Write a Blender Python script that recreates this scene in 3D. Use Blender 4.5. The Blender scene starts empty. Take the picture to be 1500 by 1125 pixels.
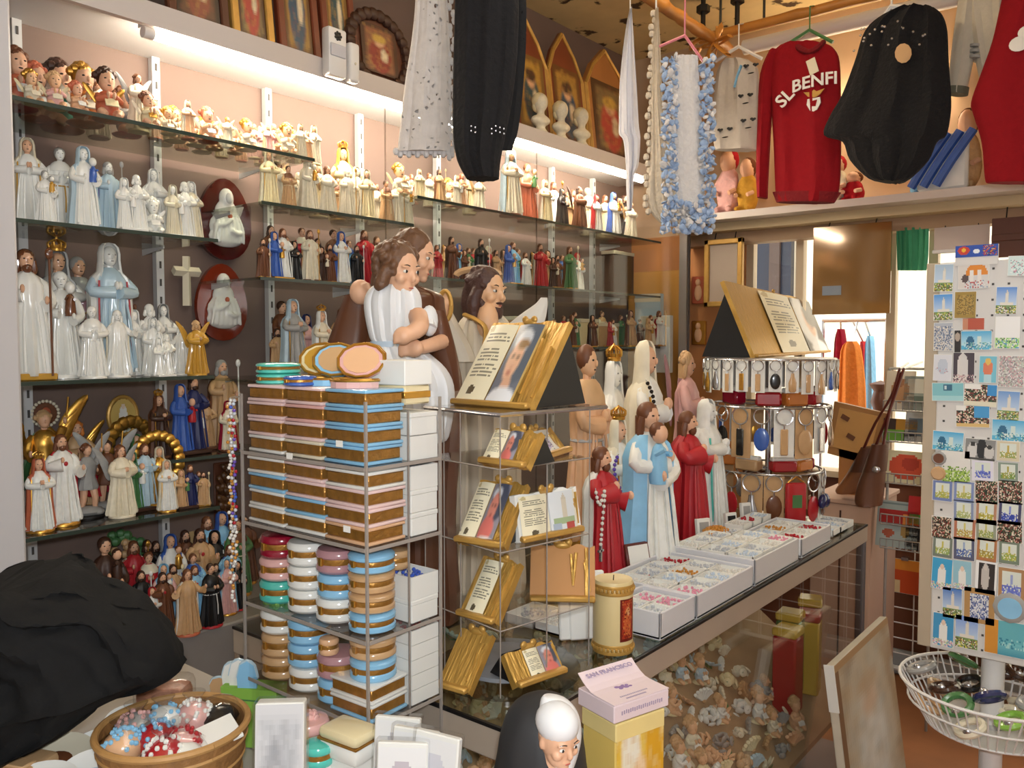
import bpy, bmesh, math, random
import numpy as np
from mathutils import Vector, Matrix, Euler

random.seed(11)
PI = math.pi
SC = bpy.context.scene
COL = SC.collection

# ------------------------------------------------------------------ camera
FPX, YAW, PITCH, CAMZ = 1213.5, 0.6793, -0.0518, 1.62
cam_d = bpy.data.cameras.new('camera')
cam_d.sensor_width = 36.0
cam_d.lens = FPX / 1500 * 36.0
cam_d.clip_start = 0.02
cam = bpy.data.objects.new('camera', cam_d)
cam.location = (0, 0, CAMZ)
cam.rotation_euler = (PI / 2 + PITCH, 0, YAW)
COL.objects.link(cam)
SC.camera = cam

_f = Vector((-math.sin(YAW) * math.cos(PITCH), math.cos(YAW) * math.cos(PITCH), math.sin(PITCH)))
_r = Vector((math.cos(YAW), math.sin(YAW), 0))
_u = _r.cross(_f)
_C = Vector((0, 0, CAMZ))
RIGHT = _r.copy()
TOCAM = Vector((math.sin(YAW), -math.cos(YAW), 0))


def at(x, y, X=None, Y=None, Z=None, D=None):
    """world point seen at photo pixel (x, y) on the plane X=, Y=, Z= or at depth D"""
    d = _f + _r * ((x - 750) / FPX) - _u * ((y - 562.5) / FPX)
    if D is not None: t = D
    elif X is not None: t = X / d.x
    elif Y is not None: t = Y / d.y
    else: t = (Z - CAMZ) / d.z
    return _C + d * t


def depth(p): return (Vector(p) - _C).dot(_f)


# ------------------------------------------------------------------ view, world, lamps
vs = SC.view_settings
vs.view_transform = 'Standard'
vs.look = 'None'
vs.exposure = 0.22
vs.gamma = 1.0
vs.use_curve_mapping = False
SC.cycles.transparent_max_bounces = 48
SC.cycles.max_bounces = 8
SC.cycles.diffuse_bounces = 3
SC.cycles.glossy_bounces = 4
SC.cycles.sample_clamp_indirect = 4.0
SC.cycles.caustics_reflective = False
SC.cycles.caustics_refractive = False

w = bpy.data.worlds.new('sky')
SC.world = w
w.use_nodes = True
_bg = w.node_tree.nodes['Background']
_bg.inputs['Color'].default_value = (1.0, 0.98, 0.95, 1)
_bg.inputs['Strength'].default_value = 2.6


def light(name, kind, loc, power, color=(1, 1, 1), size=.1, size_y=None, rot=(0, 0, 0)):
    d = bpy.data.lights.new(name, kind)
    d.energy = power
    d.color = color
    if kind == 'AREA':
        d.shape = 'RECTANGLE'
        d.size = size
        d.size_y = size_y or size
    else:
        d.shadow_soft_size = size
    o = bpy.data.objects.new(name, d)
    o.location = loc
    o.rotation_euler = rot
    COL.objects.link(o)
    return o


# the flash of the camera that took the picture (tubes, seen and assumed, are built with the fittings)
light('camera_flash', 'POINT', (0.07, -0.05, 1.72), 60, (0.93, 0.97, 1.0), .04)

# ------------------------------------------------------------------ materials
def lin(c):
    if isinstance(c, str):
        c = [int(c[i:i + 2], 16) / 255 for i in (0, 2, 4)]
    return tuple((x / 12.92 if x <= .04045 else ((x + .055) / 1.055) ** 2.4) for x in c[:3])


HEX = dict(white='f0efe9', ivory='e9dfc6', cream='ecdcb0', gold='c8973a', brown='6e4229', darkbrown='3f2519',
           blue='3c62b4', sky='8ec6ea', navy='262c5c', red='b3222b', crimson='96122f', green='4c7d4b', grey='a2a19e',
           black='191819', tan='cda578', pink='e6b3ad', mauve='b88a90', purple='5a4a9a', terracotta='c4694a',
           skin='e6b492', teal='58c7b8', orange='d9813a', yellow='e6c254', peach='e9b98f', lime='8fc050',
           palepink='f1d2cf', silver='b9b9bb', wood='a9713f', paleblue='bcd3e0')
_MC = {}


def mt(name, col=None, rough=.5, metal=0.0, var=.10, scale=14.0, bump=0.0, coat=0.0, spec=.5, emit=0.0, stretch=None):
    if name in _MC: return _MC[name]
    m = bpy.data.materials.new(name)
    m.use_nodes = True
    nt = m.node_tree
    b = nt.nodes['Principled BSDF']
    c = lin(col if col else HEX[name])
    tc = nt.nodes.new('ShaderNodeTexCoord')
    nz = nt.nodes.new('ShaderNodeTexNoise')
    nz.inputs['Scale'].default_value = scale
    nz.inputs['Detail'].default_value = 4
    src = tc.outputs['Object']
    if stretch:
        mp = nt.nodes.new('ShaderNodeMapping')
        mp.inputs['Scale'].default_value = stretch
        nt.links.new(src, mp.inputs['Vector'])
        src = mp.outputs['Vector']
    nt.links.new(src, nz.inputs['Vector'])
    mx = nt.nodes.new('ShaderNodeMix')
    mx.data_type = 'RGBA'
    mx.inputs[6].default_value = tuple(x * (1 - var) for x in c) + (1,)
    mx.inputs[7].default_value = tuple(min(1, x * (1 + var)) for x in c) + (1,)
    nt.links.new(nz.outputs['Fac'], mx.inputs[0])
    nt.links.new(mx.outputs[2], b.inputs['Base Color'])
    b.inputs['Roughness'].default_value = rough
    b.inputs['Metallic'].default_value = metal
    b.inputs['Specular IOR Level'].default_value = spec
    b.inputs['Coat Weight'].default_value = coat
    b.inputs['Coat Roughness'].default_value = .08
    if emit:
        b.inputs['Emission Color'].default_value = c + (1,)
        b.inputs['Emission Strength'].default_value = emit
    if bump:
        bp = nt.nodes.new('ShaderNodeBump')
        bp.inputs['Strength'].default_value = bump
        bp.inputs['Distance'].default_value = .01
        nt.links.new(nz.outputs['Fac'], bp.inputs['Height'])
        nt.links.new(bp.outputs['Normal'], b.inputs['Normal'])
    _MC[name] = m
    return m


def cer(c):   # glazed ceramic
    return mt('glazed ' + c, HEX[c], .22, 0, .06, 9, 0, .5)


def res(c):   # painted resin or plaster
    if c == 'gold': return GOLD
    return mt('painted ' + c, HEX[c], .48, 0, .16, 16)


def clo(c, b=.5): return mt('cloth ' + c, HEX[c], .95, 0, .18, 60, b, spec=.15)


def pap(c): return mt('paper ' + c, HEX[c], .7, 0, .05, 12, spec=.3)


GOLD = mt('gilt', 'd2a04a', .33, .85, .22, 25)
GOLDP = mt('gold paint', 'c69a4e', .4, .35, .30, 20, .2)
BRASS = mt('gilt brass band', 'ad7c38', .32, .55, .40, 70, .3)
SILV = mt('silver metal', 'c4c4c8', .25, .9, .2, 40)
ALU = mt('brushed aluminium', 'b3aca6', .35, .7, .08, 8, stretch=(1, 40, 1))
WHITEP = mt('white enamel', 'e6e4e2', .4, 0, .03, 6)
EYE = mt('painted eye', '241812', .3)
LIPS = mt('painted lips', 'b5584f', .5)


def glassmat(name, tint, ior=1.45, rough=.0):
    m = bpy.data.materials.new(name)
    m.use_nodes = True
    nt = m.node_tree
    for n in list(nt.nodes): nt.nodes.remove(n)
    o = nt.nodes.new('ShaderNodeOutputMaterial')
    t = nt.nodes.new('ShaderNodeBsdfTransparent')
    t.inputs[0].default_value = tuple(tint) + (1,)
    g = nt.nodes.new('ShaderNodeBsdfGlossy')
    g.inputs['Roughness'].default_value = rough
    f0 = ((ior - 1) / (ior + 1)) ** 2
    lw = nt.nodes.new('ShaderNodeLayerWeight')
    lw.inputs['Blend'].default_value = .5
    pw = nt.nodes.new('ShaderNodeMath')
    pw.operation = 'POWER'
    pw.inputs[1].default_value = 5
    fr = nt.nodes.new('ShaderNodeMath')
    fr.operation = 'MULTIPLY_ADD'
    fr.inputs[1].default_value = 1 - f0
    fr.inputs[2].default_value = f0
    nt.links.new(lw.outputs['Facing'], pw.inputs[0])
    nt.links.new(pw.outputs[0], fr.inputs[0])
    mx = nt.nodes.new('ShaderNodeMixShader')
    nt.links.new(fr.outputs[0], mx.inputs[0])
    nt.links.new(t.outputs[0], mx.inputs[1])
    nt.links.new(g.outputs[0], mx.inputs[2])
    nt.links.new(mx.outputs[0], o.inputs[0])
    return m


GLASS = glassmat('clear glass', (.985, .99, .985), 1.33)
SHELFG = glassmat('greenish shelf glass', (.80, .84, .80), 1.5)
ACRY = glassmat('clear acrylic', (.985, .985, .985), 1.30)
ACRYE = glassmat('acrylic edge', (.74, .72, .70), 1.5, .1)
CELLO = glassmat('clear cellophane', (.97, .97, .97), 1.5, .12)


def lacemat(name, col, scale, thr):
    m = mt(name, col, .9, 0, .15, 40, .4)
    nt = m.node_tree
    b = nt.nodes['Principled BSDF']
    tc = nt.nodes.new('ShaderNodeTexCoord')
    vo = nt.nodes.new('ShaderNodeTexVoronoi')
    vo.feature = 'DISTANCE_TO_EDGE'
    vo.inputs['Scale'].default_value = scale
    vo2 = nt.nodes.new('ShaderNodeTexNoise')
    vo2.inputs['Scale'].default_value = scale * .22
    ad = nt.nodes.new('ShaderNodeMath')
    ad.operation = 'SUBTRACT'
    gt = nt.nodes.new('ShaderNodeMath')
    gt.operation = 'LESS_THAN'
    gt.inputs[1].default_value = thr
    ml = nt.nodes.new('ShaderNodeMath')
    ml.operation = 'MULTIPLY'
    ml.inputs[1].default_value = .5
    nt.links.new(tc.outputs['Object'], vo.inputs['Vector'])
    nt.links.new(tc.outputs['Object'], vo2.inputs['Vector'])
    nt.links.new(vo2.outputs['Fac'], ml.inputs[0])
    nt.links.new(vo.outputs['Distance'], ad.inputs[0])
    nt.links.new(ml.outputs[0], ad.inputs[1])
    nt.links.new(ad.outputs[0], gt.inputs[0])
    nt.links.new(gt.outputs[0], b.inputs['Alpha'])
    return m


def printmat(name, rough):
    m = bpy.data.materials.new(name)
    m.use_nodes = True
    nt = m.node_tree
    b = nt.nodes['Principled BSDF']
    a = nt.nodes.new('ShaderNodeVertexColor')
    a.layer_name = 'Col'
    nt.links.new(a.outputs['Color'], b.inputs['Base Color'])
    b.inputs['Roughness'].default_value = rough
    return m


PRINT = printmat('printed surface', .35)
PRINTM = printmat('printed matt surface', .7)


# ------------------------------------------------------------------ mesh building
def cat(pts, n):
    """Catmull-Rom resampling of a list of tuples, n points per span"""
    out = []
    L = len(pts)
    for i in range(L - 1):
        p0, p1, p2, p3 = pts[max(0, i - 1)], pts[i], pts[i + 1], pts[min(L - 1, i + 2)]
        for k in range(n):
            t = k / n
            out.append(tuple(.5 * (2 * b + (c - a) * t + (2 * a - 5 * b + 4 * c - d) * t * t + (3 * b - a - 3 * c + d) * t ** 3)
                             for a, b, c, d in zip(p0, p1, p2, p3)))
    out.append(tuple(pts[-1]))
    return out


class MB:
    def __init__(s):
        s.v, s.f = [], []

    def rings(s, R, cap=True, closed=True):
        """R: list of rings (lists of points, same length)"""
        n = len(R[0])
        b = len(s.v)
        for r in R: s.v.extend(tuple(p) for p in r)
        for i in range(len(R) - 1):
            for j in range(n if closed else n - 1):
                k = (j + 1) % n
                s.f.append((b + i * n + j, b + i * n + k, b + (i + 1) * n + k, b + (i + 1) * n + j))
        if cap:
            s.f.append(tuple(b + j for j in reversed(range(n))))
            s.f.append(tuple(b + (len(R) - 1) * n + j for j in range(n)))
        return s

    def lathe(s, prof, n=16, sx=1, sy=1, folds=0, amp=0, c=(0, 0, 0), ph=0, cap=True):
        zt = max(p[1] for p in prof) or 1
        R = []
        for r, z in prof:
            a = amp * max(0, 1 - z / zt) ** .7
            R.append([(c[0] + r * sx * math.cos(t) * (1 + a * math.cos(folds * t + ph)),
                       c[1] + r * sy * math.sin(t) * (1 + a * math.cos(folds * t + ph)), c[2] + z)
                      for t in (2 * PI * j / n for j in range(n))])
        return s.rings(R, cap)

    def shell(s, prof, a0, a1, n=14, sx=1, sy=1, th=.02, c=(0, 0, 0), folds=0, amp=0):
        """open lathe with thickness between angles a0..a1 (0 = +X, front)"""
        out, inn = [], []
        for r, z in prof:
            o, i = [], []
            for j in range(n):
                t = a0 + (a1 - a0) * j / (n - 1)
                k = 1 + amp * math.cos(folds * t)
                o.append((c[0] + r * k * sx * math.cos(t), c[1] + r * k * sy * math.sin(t), c[2] + z))
                q = max(r * k - th, .001)
                i.append((c[0] + q * sx * math.cos(t), c[1] + q * sy * math.sin(t), c[2] + z))
            out.append(o + i[::-1])
        return s.rings(out, True)

    def ell(s, c, r, rot=None, nu=12, nv=8):
        if not hasattr(r, '__len__'): r = (r, r, r)
        M = (Euler(rot).to_matrix() if rot is not None and not isinstance(rot, Matrix) else rot)
        R = []
        for i in range(1, nv):
            ph = PI * i / nv
            ring = []
            for j in range(nu):
                t = 2 * PI * j / nu
                p = Vector((r[0] * math.sin(ph) * math.cos(t), r[1] * math.sin(ph) * math.sin(t), -r[2] * math.cos(ph)))
                if M: p = M @ p
                ring.append((c[0] + p.x, c[1] + p.y, c[2] + p.z))
            R.append(ring)
        b = len(s.v)
        s.rings(R, False)
        for sg, base in ((-1, b), (1, b + (nv - 2) * nu)):
            p = Vector((0, 0, sg * r[2]))
            if M: p = M @ p
            s.v.append((c[0] + p.x, c[1] + p.y, c[2] + p.z))
            k = len(s.v) - 1
            for j in range(nu):
                q = (base + j, base + (j + 1) % nu, k)
                s.f.append(q if sg > 0 else q[::-1])
        return s

    def tube(s, pts, rad, n=8, smooth=0, flat=1.0):
        P = [Vector(p) for p in pts]
        if not hasattr(rad, '__len__'): rad = [rad] * len(P)
        if smooth:
            q = cat([tuple(p) + (r,) for p, r in zip(P, rad)], smooth)
            P = [Vector(x[:3]) for x in q]
            rad = [max(x[3], 1e-4) for x in q]
        R = []
        up = Vector((0, 0, 1))
        last = None
        for i, p in enumerate(P):
            d = (P[min(i + 1, len(P) - 1)] - P[max(i - 1, 0)])
            if d.length < 1e-9: d = Vector((0, 0, 1))
            d.normalize()
            if last is None:
                a = d.cross(up if abs(d.z) < .9 else Vector((1, 0, 0))).normalized()
            else:
                a = (last - d * last.dot(d))
                a = a.normalized() if a.length > 1e-6 else d.cross(up).normalized()
            last = a
            b = d.cross(a)
            R.append([p + a * (rad[i] * math.cos(t)) + b * (rad[i] * flat * math.sin(t)) for t in (2 * PI * j / n for j in range(n))])
        return s.rings(R)

    def box(s, c, d, rot=None, bev=0.0, seg=1):
        if bev > 0:
            bm = bmesh.new()
            bmesh.ops.create_cube(bm, size=1)
            for v in bm.verts: v.co = Vector((v.co.x * d[0], v.co.y * d[1], v.co.z * d[2]))
            bmesh.ops.bevel(bm, geom=list(bm.edges), offset=bev, segments=seg, affect='EDGES', profile=.5)
            vs_ = [v.co.copy() for v in bm.verts]
            for i, v in enumerate(bm.verts): v.index = i
            fs = [tuple(v.index for v in f.verts) for f in bm.faces]
            bm.free()
        else:
            h = [x / 2 for x in d]
            vs_ = [Vector((x * h[0], y * h[1], z * h[2])) for z in (-1, 1) for y in (-1, 1) for x in (-1, 1)]
            fs = [(0, 2, 3, 1), (4, 5, 7, 6), (0, 1, 5, 4), (2, 6, 7, 3), (0, 4, 6, 2), (1, 3, 7, 5)]
        M = Euler(rot).to_matrix() if rot is not None else None
        b = len(s.v)
        for p in vs_:
            if M: p = M @ p
            s.v.append((p.x + c[0], p.y + c[1], p.z + c[2]))
        s.f.extend(tuple(b + i for i in f) for f in fs)
        return s

    def prism(s, poly, t0, t1, ax='XZ'):
        """extrude a 2D polygon; ax: the plane of the polygon"""
        def m(a, b, t): return {'XZ': (a, t, b), 'YZ': (t, a, b), 'XY': (a, b, t)}[ax]
        b = len(s.v)
        n = len(poly)
        s.v += [m(a, c, t0) for a, c in poly] + [m(a, c, t1) for a, c in poly]
        s.f.append(tuple(b + i for i in range(n)))
        s.f.append(tuple(b + n + i for i in reversed(range(n))))
        for i in range(n):
            k = (i + 1) % n
            s.f.append((b + i, b + n + i, b + n + k, b + k))
        return s

    def add(s, o, M=None):
        b = len(s.v)
        for p in o.v:
            if M is not None:
                p = M @ Vector(p)
            s.v.append(tuple(p))
        s.f.extend(tuple(b + i for i in f) for f in o.f)
        return s

    def mesh(s, name='mesh', smooth=True, org=None, angle=40):
        me = bpy.data.meshes.new(name)
        v = s.v if org is None else [(p[0] - org[0], p[1] - org[1], p[2] - org[2]) for p in s.v]
        me.from_pydata(v, [], s.f)
        me.validate()
        bm = bmesh.new()
        bm.from_mesh(me)
        bmesh.ops.recalc_face_normals(bm, faces=bm.faces)
        bm.to_mesh(me)
        bm.free()
        if smooth:
            me.polygons.foreach_set('use_smooth', [True] * len(me.polygons))
            if angle: me.set_sharp_from_angle(angle=math.radians(angle))
        return me


def sculpt(mb, voxel, it=4, org=None, name='mesh'):
    """fuse overlapping volumes into one continuous surface"""
    me = mb.mesh(name, True, org)
    o = bpy.data.objects.new('tmp', me)
    COL.objects.link(o)
    r = o.modifiers.new('r', 'REMESH')
    r.mode = 'VOXEL'
    r.voxel_size = voxel
    r.use_smooth_shade = True
    sm = o.modifiers.new('s', 'SMOOTH')
    sm.iterations = it
    sm.factor = .5
    dg = bpy.context.evaluated_depsgraph_get()
    out = bpy.data.meshes.new_from_object(o.evaluated_get(dg))
    out.name = name
    bpy.data.objects.remove(o)
    out.polygons.foreach_set('use_smooth', [True] * len(out.polygons))
    return out


def loose(mb):
    """split a builder into its separate pieces"""
    par = list(range(len(mb.v)))

    def find(i):
        while par[i] != i:
            par[i] = par[par[i]]
            i = par[i]
        return i
    for f in mb.f:
        for k in f[1:]: par[find(f[0])] = find(k)
    grp = {}
    for f in mb.f: grp.setdefault(find(f[0]), []).append(f)
    out = []
    for fs in grp.values():
        ids = {}
        m = MB()
        for f in fs:
            for i in f:
                if i not in ids:
                    ids[i] = len(m.v)
                    m.v.append(mb.v[i])
            m.f.append(tuple(ids[i] for i in f))
        out.append(m)
    return out


# ------------------------------------------------------------------ objects
def obj(name, me, mat, parent=None, loc=(0, 0, 0), rot=(0, 0, 0), scale=1, label=None):
    o = bpy.data.objects.new(name, me)
    if mat is not None:
        if len(me.materials) == 0: me.materials.append(mat)
        elif me.materials[0] != mat:
            o.material_slots[0].link = 'OBJECT'
            o.material_slots[0].material = mat
    COL.objects.link(o)
    if parent is not None: o.parent = parent
    o.location = loc
    o.rotation_euler = rot
    o.scale = (scale,) * 3 if not hasattr(scale, '__len__') else scale
    if label: o['label'] = label
    return o


def tag(o, label, catg, group=None):
    o['label'] = label
    o['category'] = catg
    if group: o['group'] = group
    return o


def thing(name, label, catg, loc=(0, 0, 0), rz=0.0, scale=1, group=None):
    e = bpy.data.objects.new(name, None)
    e.empty_display_size = .03
    COL.objects.link(e)
    e.location = loc
    e.rotation_euler = (0, 0, rz) if not hasattr(rz, '__len__') else rz
    e.scale = (scale,) * 3 if not hasattr(scale, '__len__') else scale
    return tag(e, label, catg, group)


def solo(name, mb, mat, label, catg, group=None, loc=(0, 0, 0), rz=0.0, smooth=True):
    me = mb.mesh(name, smooth) if isinstance(mb, MB) else mb
    return tag(obj(name, me, mat, None, loc, (0, 0, rz) if not hasattr(rz, '__len__') else rz), label, catg, group)


def struct(name, mb, mat, parent=None, smooth=False):
    o = obj(name, mb.mesh(name, smooth) if isinstance(mb, MB) else mb, mat, parent)
    if parent is None: o['kind'] = 'structure'
    return o


_pc = {}


def cached(key, fn):
    if key not in _pc: _pc[key] = fn()
    return _pc[key]


def BX(x0, x1, y0, y1, z0, z1, bev=0):
    return MB().box(((x0 + x1) / 2, (y0 + y1) / 2, (z0 + z1) / 2), (abs(x1 - x0), abs(y1 - y0), abs(z1 - z0)), None, bev)


def silh(rows, thick=.6, n=20, folds=0, amp=0.0, ph=0.0, sub=3, **pl):
    """closed body whose outline is given row by row: (y, x_left, x_right[, thickness factor])"""
    q = [(r[0], r[1], r[2], r[3] if len(r) > 3 else 1.0) for r in rows]
    if sub > 1: q = cat(q, sub)
    R = []
    for i, (y, xl, xr, tf) in enumerate(q):
        if xr - xl < 1: xl, xr = (xl + xr) / 2 - .5, (xl + xr) / 2 + .5
        L, Rt = at(xl, y, **pl), at(xr, y, **pl)
        a = (Rt - L) / 2
        c = (Rt + L) / 2
        nrm = Vector((a.y, -a.x, 0)).normalized()
        d = nrm * (a.length * thick if thick > 0 else -thick) * tf
        ring = []
        for j in range(n):
            t = 2 * PI * j / n
            k = 1 + amp * (.65 * math.cos(folds * t + ph + .25 * math.sin(i * .5)) + .35 * math.cos((2 * folds + 3) * t + 1.3 + .12 * i))
            kx = 1 - abs(amp) * .3 if amp else 1
            ring.append(c + a * (math.cos(t) * kx) + d * (math.sin(t) * k))
        R.append(ring)
    return MB().rings(R)


# ------------------------------------------------------------------ flat prints, drawn cell by cell
class Cv:
    def __init__(s, w, h, bg='f0efe9'):
        s.w, s.h = w, h
        s.a = np.zeros((h, w, 3))
        s.a[:] = lin(bg)
        s.y, s.x = np.mgrid[0:h, 0:w]
        s.x = (s.x + .5) / w
        s.y = (s.y + .5) / h

    def rect(s, x0, y0, x1, y1, c):
        s.a[(s.x >= x0) & (s.x < x1) & (s.y >= y0) & (s.y < y1)] = lin(c)
        return s

    def ell(s, cx, cy, rx, ry, c):
        s.a[((s.x - cx) / rx) ** 2 + ((s.y - cy) / ry) ** 2 < 1] = lin(c)
        return s

    def tri(s, cx, y0, y1, wd, c):
        k = np.clip((s.y - y0) / (y1 - y0), 0, 1)
        s.a[(s.y >= y0) & (s.y < y1) & (np.abs(s.x - cx) < wd * k)] = lin(c)
        return s

    def grad(s, c0, c1, y0=0, y1=1):
        k = np.clip((s.y - y0) / (y1 - y0), 0, 1)[..., None]
        m = (s.y >= y0) & (s.y < y1)
        s.a[m] = (np.array(lin(c0)) * (1 - k) + np.array(lin(c1)) * k)[m]
        return s

    def lines(s, x0, x1, y0, y1, n, c, frac=.4):
        rs = np.random.RandomState(5)
        for i in range(n):
            ya = y0 + (y1 - y0) * i / n
            e = x1 - rs.rand() * .25 * (x1 - x0)
            m = (s.y >= ya) & (s.y < ya + (y1 - y0) / n * frac) & (s.x > x0) & (s.x < e)
            s.a[m & (rs.rand(s.h, s.w) < .85)] = lin(c)
        return s

    def blur(s, n=1):
        for _ in range(n):
            p = np.pad(s.a, ((1, 1), (1, 1), (0, 0)), mode='edge')
            s.a = sum(p[i:i + s.h, j:j + s.w] for i in range(3) for j in range(3)) / 9
        return s

    def speck(s, x0, y0, x1, y1, cols, p, seed=1):
        rs = np.random.RandomState(seed)
        q = rs.rand(s.h, s.w)
        ci = rs.randint(0, len(cols), (s.h, s.w))
        for i, c in enumerate(cols):
            s.a[(q < p) & (ci == i) & (s.x >= x0) & (s.x < x1) & (s.y >= y0) & (s.y < y1)] = lin(c)
        return s

    def mesh(s, name, W, H, curve=0.0):
        """grid in local XZ, centred in X, z from 0 up, facing -Y"""
        nx, ny = s.w, s.h
        v = []
        for j in range(ny + 1):
            for i in range(nx + 1):
                u = i / nx
                v.append(((u - .5) * W, -curve * math.sin(PI * u), (1 - j / ny) * H))
        f = [(j * (nx + 1) + i, (j + 1) * (nx + 1) + i, (j + 1) * (nx + 1) + i + 1, j * (nx + 1) + i + 1)
             for j in range(ny) for i in range(nx)]
        me = bpy.data.meshes.new(name)
        me.from_pydata(v, [], f)
        ca = me.color_attributes.new('Col', 'FLOAT_COLOR', 'CORNER')
        a = np.ones((ny * nx, 4, 4), dtype=np.float32)
        a[:, :, :3] = s.a.reshape(-1, 1, 3)
        ca.data.foreach_set('color', a.ravel())
        return me


def textmesh(txt, size, depth_=.0008, arc=None):
    cu = bpy.data.curves.new('t', 'FONT')
    cu.body = txt
    cu.size = size
    cu.align_x = 'CENTER'
    cu.extrude = depth_
    cu.resolution_u = 3
    cu.offset = size * .018
    o = bpy.data.objects.new('t', cu)
    COL.objects.link(o)
    dg = bpy.context.evaluated_depsgraph_get()
    me = bpy.data.meshes.new_from_object(o.evaluated_get(dg))
    bpy.data.objects.remove(o)
    me.materials.clear()
    if arc:
        for v in me.vertices: v.co.y -= (v.co.x ** 2) * arc
    # stand it up: letters in XZ facing -Y
    me.transform(Matrix.Rotation(PI / 2, 4, 'X'))
    return me

# ================================================================== the room
WALL = mt('mauve brown plaster', '75625a', .85, 0, .10, 3, .1)
PEACH = mt('peach plaster', 'd8b896', .85, 0, .08, 3)
FLOORM = mt('terracotta floor', 'a56b40', .45, 0, .35, 5, .05)
WOOD = mt('warm wood', 'a8703c', .5, 0, .28, 5, .1, stretch=(1, 1, .12))
DWOOD = mt('dark wood', '5d3320', .45, 0, .3, 6, .1, stretch=(1, 1, .12))
BLACKM = mt('black lacquer', '141314', .4)


def ceilmat():
    m = mt('stained cream ceiling', 'd9c08c', .9, 0, .2, 6, .1)
    nt = m.node_tree
    b = nt.nodes['Principled BSDF']
    old = b.inputs['Base Color'].links[0].from_socket
    tc = nt.nodes.new('ShaderNodeTexCoord')
    n = nt.nodes.new('ShaderNodeTexNoise')
    n.inputs['Scale'].default_value = 9
    n.inputs['Detail'].default_value = 8
    r = nt.nodes.new('ShaderNodeValToRGB')
    r.color_ramp.elements[0].position = .36
    r.color_ramp.elements[1].position = .41
    mx = nt.nodes.new('ShaderNodeMix')
    mx.data_type = 'RGBA'
    mx.inputs[6].default_value = lin('4a3520') + (1,)
    nt.links.new(tc.outputs['Object'], n.inputs['Vector'])
    nt.links.new(n.outputs['Fac'], r.inputs[0])
    nt.links.new(r.outputs[0], mx.inputs[0])
    nt.links.new(old, mx.inputs[7])
    nt.links.new(mx.outputs[2], b.inputs['Base Color'])
    return m


XL, XR, YF, YB, ZC = -2.56, 2.2, -1.6, 4.3, 3.26
struct('floor', BX(XL, XR, YF, YB + .1, -.1, 0), FLOORM)
struct('ceiling', BX(XL, XR, YF, YB, ZC, ZC + .1), ceilmat())
struct('wall_left', BX(XL - .1, XL, YF, YB + .1, 0, ZC), WALL)
PLAIN = mt('plain off white plaster', 'd2d0cc', .85, 0, .04, 3)
struct('wall_right', BX(XR, XR + .1, YF, YB, 0, ZC), PLAIN)
struct('wall_front', BX(XL, XR, YF - .1, YF, 0, ZC), PLAIN)

# back wall: pier, low wall, upper wall with the header; the rest is open window
pier_x = at(1092, 400, Y=YB).x
struct('wall_back', BX(XL, XR, YB, YB + .1, 2.22, ZC), PEACH)
struct('wall_back_pier', BX(XL, pier_x, YB, YB + .1, 0, 2.22), mt('orange lit plaster', 'c98a55', .8, 0, .12, 3))  # orange light on this bit of wall is put into its base colour
struct('wall_back_low', BX(pier_x, XR, YB, YB + .1, 0, .95), mt('brown boarding', '6a3c24', .6, 0, .3, 3, stretch=(1, 1, .2)))
# header shelf over the window
hz0 = at(1200, 326, Y=4.12).z
hz1 = at(1200, 297, Y=4.0).z
struct('trim_1', BX(-2.16, XR, 3.98, YB, hz1 - .035, hz1), mt('white painted sill', 'd9cdc4', .5, 0, .05, 4))
struct('trim_2', BX(-2.16, XR, 4.1, YB, hz0, hz1 - .035), mt('cream painted beam', 'd3bd95', .6, 0, .06, 4))
struct('trim_3', BX(-2.16, XR, 4.2, YB, hz0 - .06, hz0), mt('beige lintel', 'b09172', .6, 0, .06, 4))
# cornice along the left wall
cz = at(957, 85, X=-2.5).z
struct('trim_4', BX(XL, XL + .06, .5, YB, cz - .04, cz + .05), mt('cornice white', 'd8c7b4', .6, 0, .05, 4))
# window frame bars and pane
wx0, wx1 = pier_x, XR
win = struct('window_1', BX(wx0, wx1, YB + .03, YB + .04, .95, hz0), GLASS)
FR = mt('cream window frame', 'd2bea0', .5, 0, .05, 4)
for x in (wx0 + .02, at(1170, 400, Y=YB).x, at(1305, 400, Y=YB).x, at(1366, 400, Y=YB).x, .9):
    obj('window_frame', BX(x - .02, x + .02, YB + .01, YB + .06, .95, hz0 - .05).mesh('bar', False), FR, win)
obj('window_sill', BX(wx0, wx1, YB - .03, YB + .1, .93, .96).mesh('sill', False), FR, win)

# outside: pavement and a bright house wall with a doorway
PALE = mt('sunlit cream render', 'f4ead2', .9, 0, .04, 2)
struct('ground_outside', BX(-6, 7, YB + .1, 9, -.1, 0), mt('pale paving', 'd8cdbb', .9, 0, .1, 2))
house = thing('house_front', 'pale sunlit house wall with a dark blue window across the street', 'building', (-.5, 8, 0))
obj('wall', BX(-6, 7, 0, .2, 0, 4.2).mesh('w', False), PALE, house, (.0, 0, 0))
a, b_ = at(1078, 345, Y=7.95), at(1160, 475, Y=7.95)
wd = obj('window', BX(a.x, b_.x, 7.9, 7.98, b_.z, a.z).mesh('w', False, org=(-.5, 8, 0)), mt('dark blue shutter', '10182c', .4), house)
q = at(1136, 400, Y=7.9).x
obj('mullion', BX(q - .05, q + .05, 7.86, 7.9, b_.z, a.z).mesh('w', False, org=(-.5, 8, 0)), mt('shutter bar', '4a3a32', .6), wd)

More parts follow.
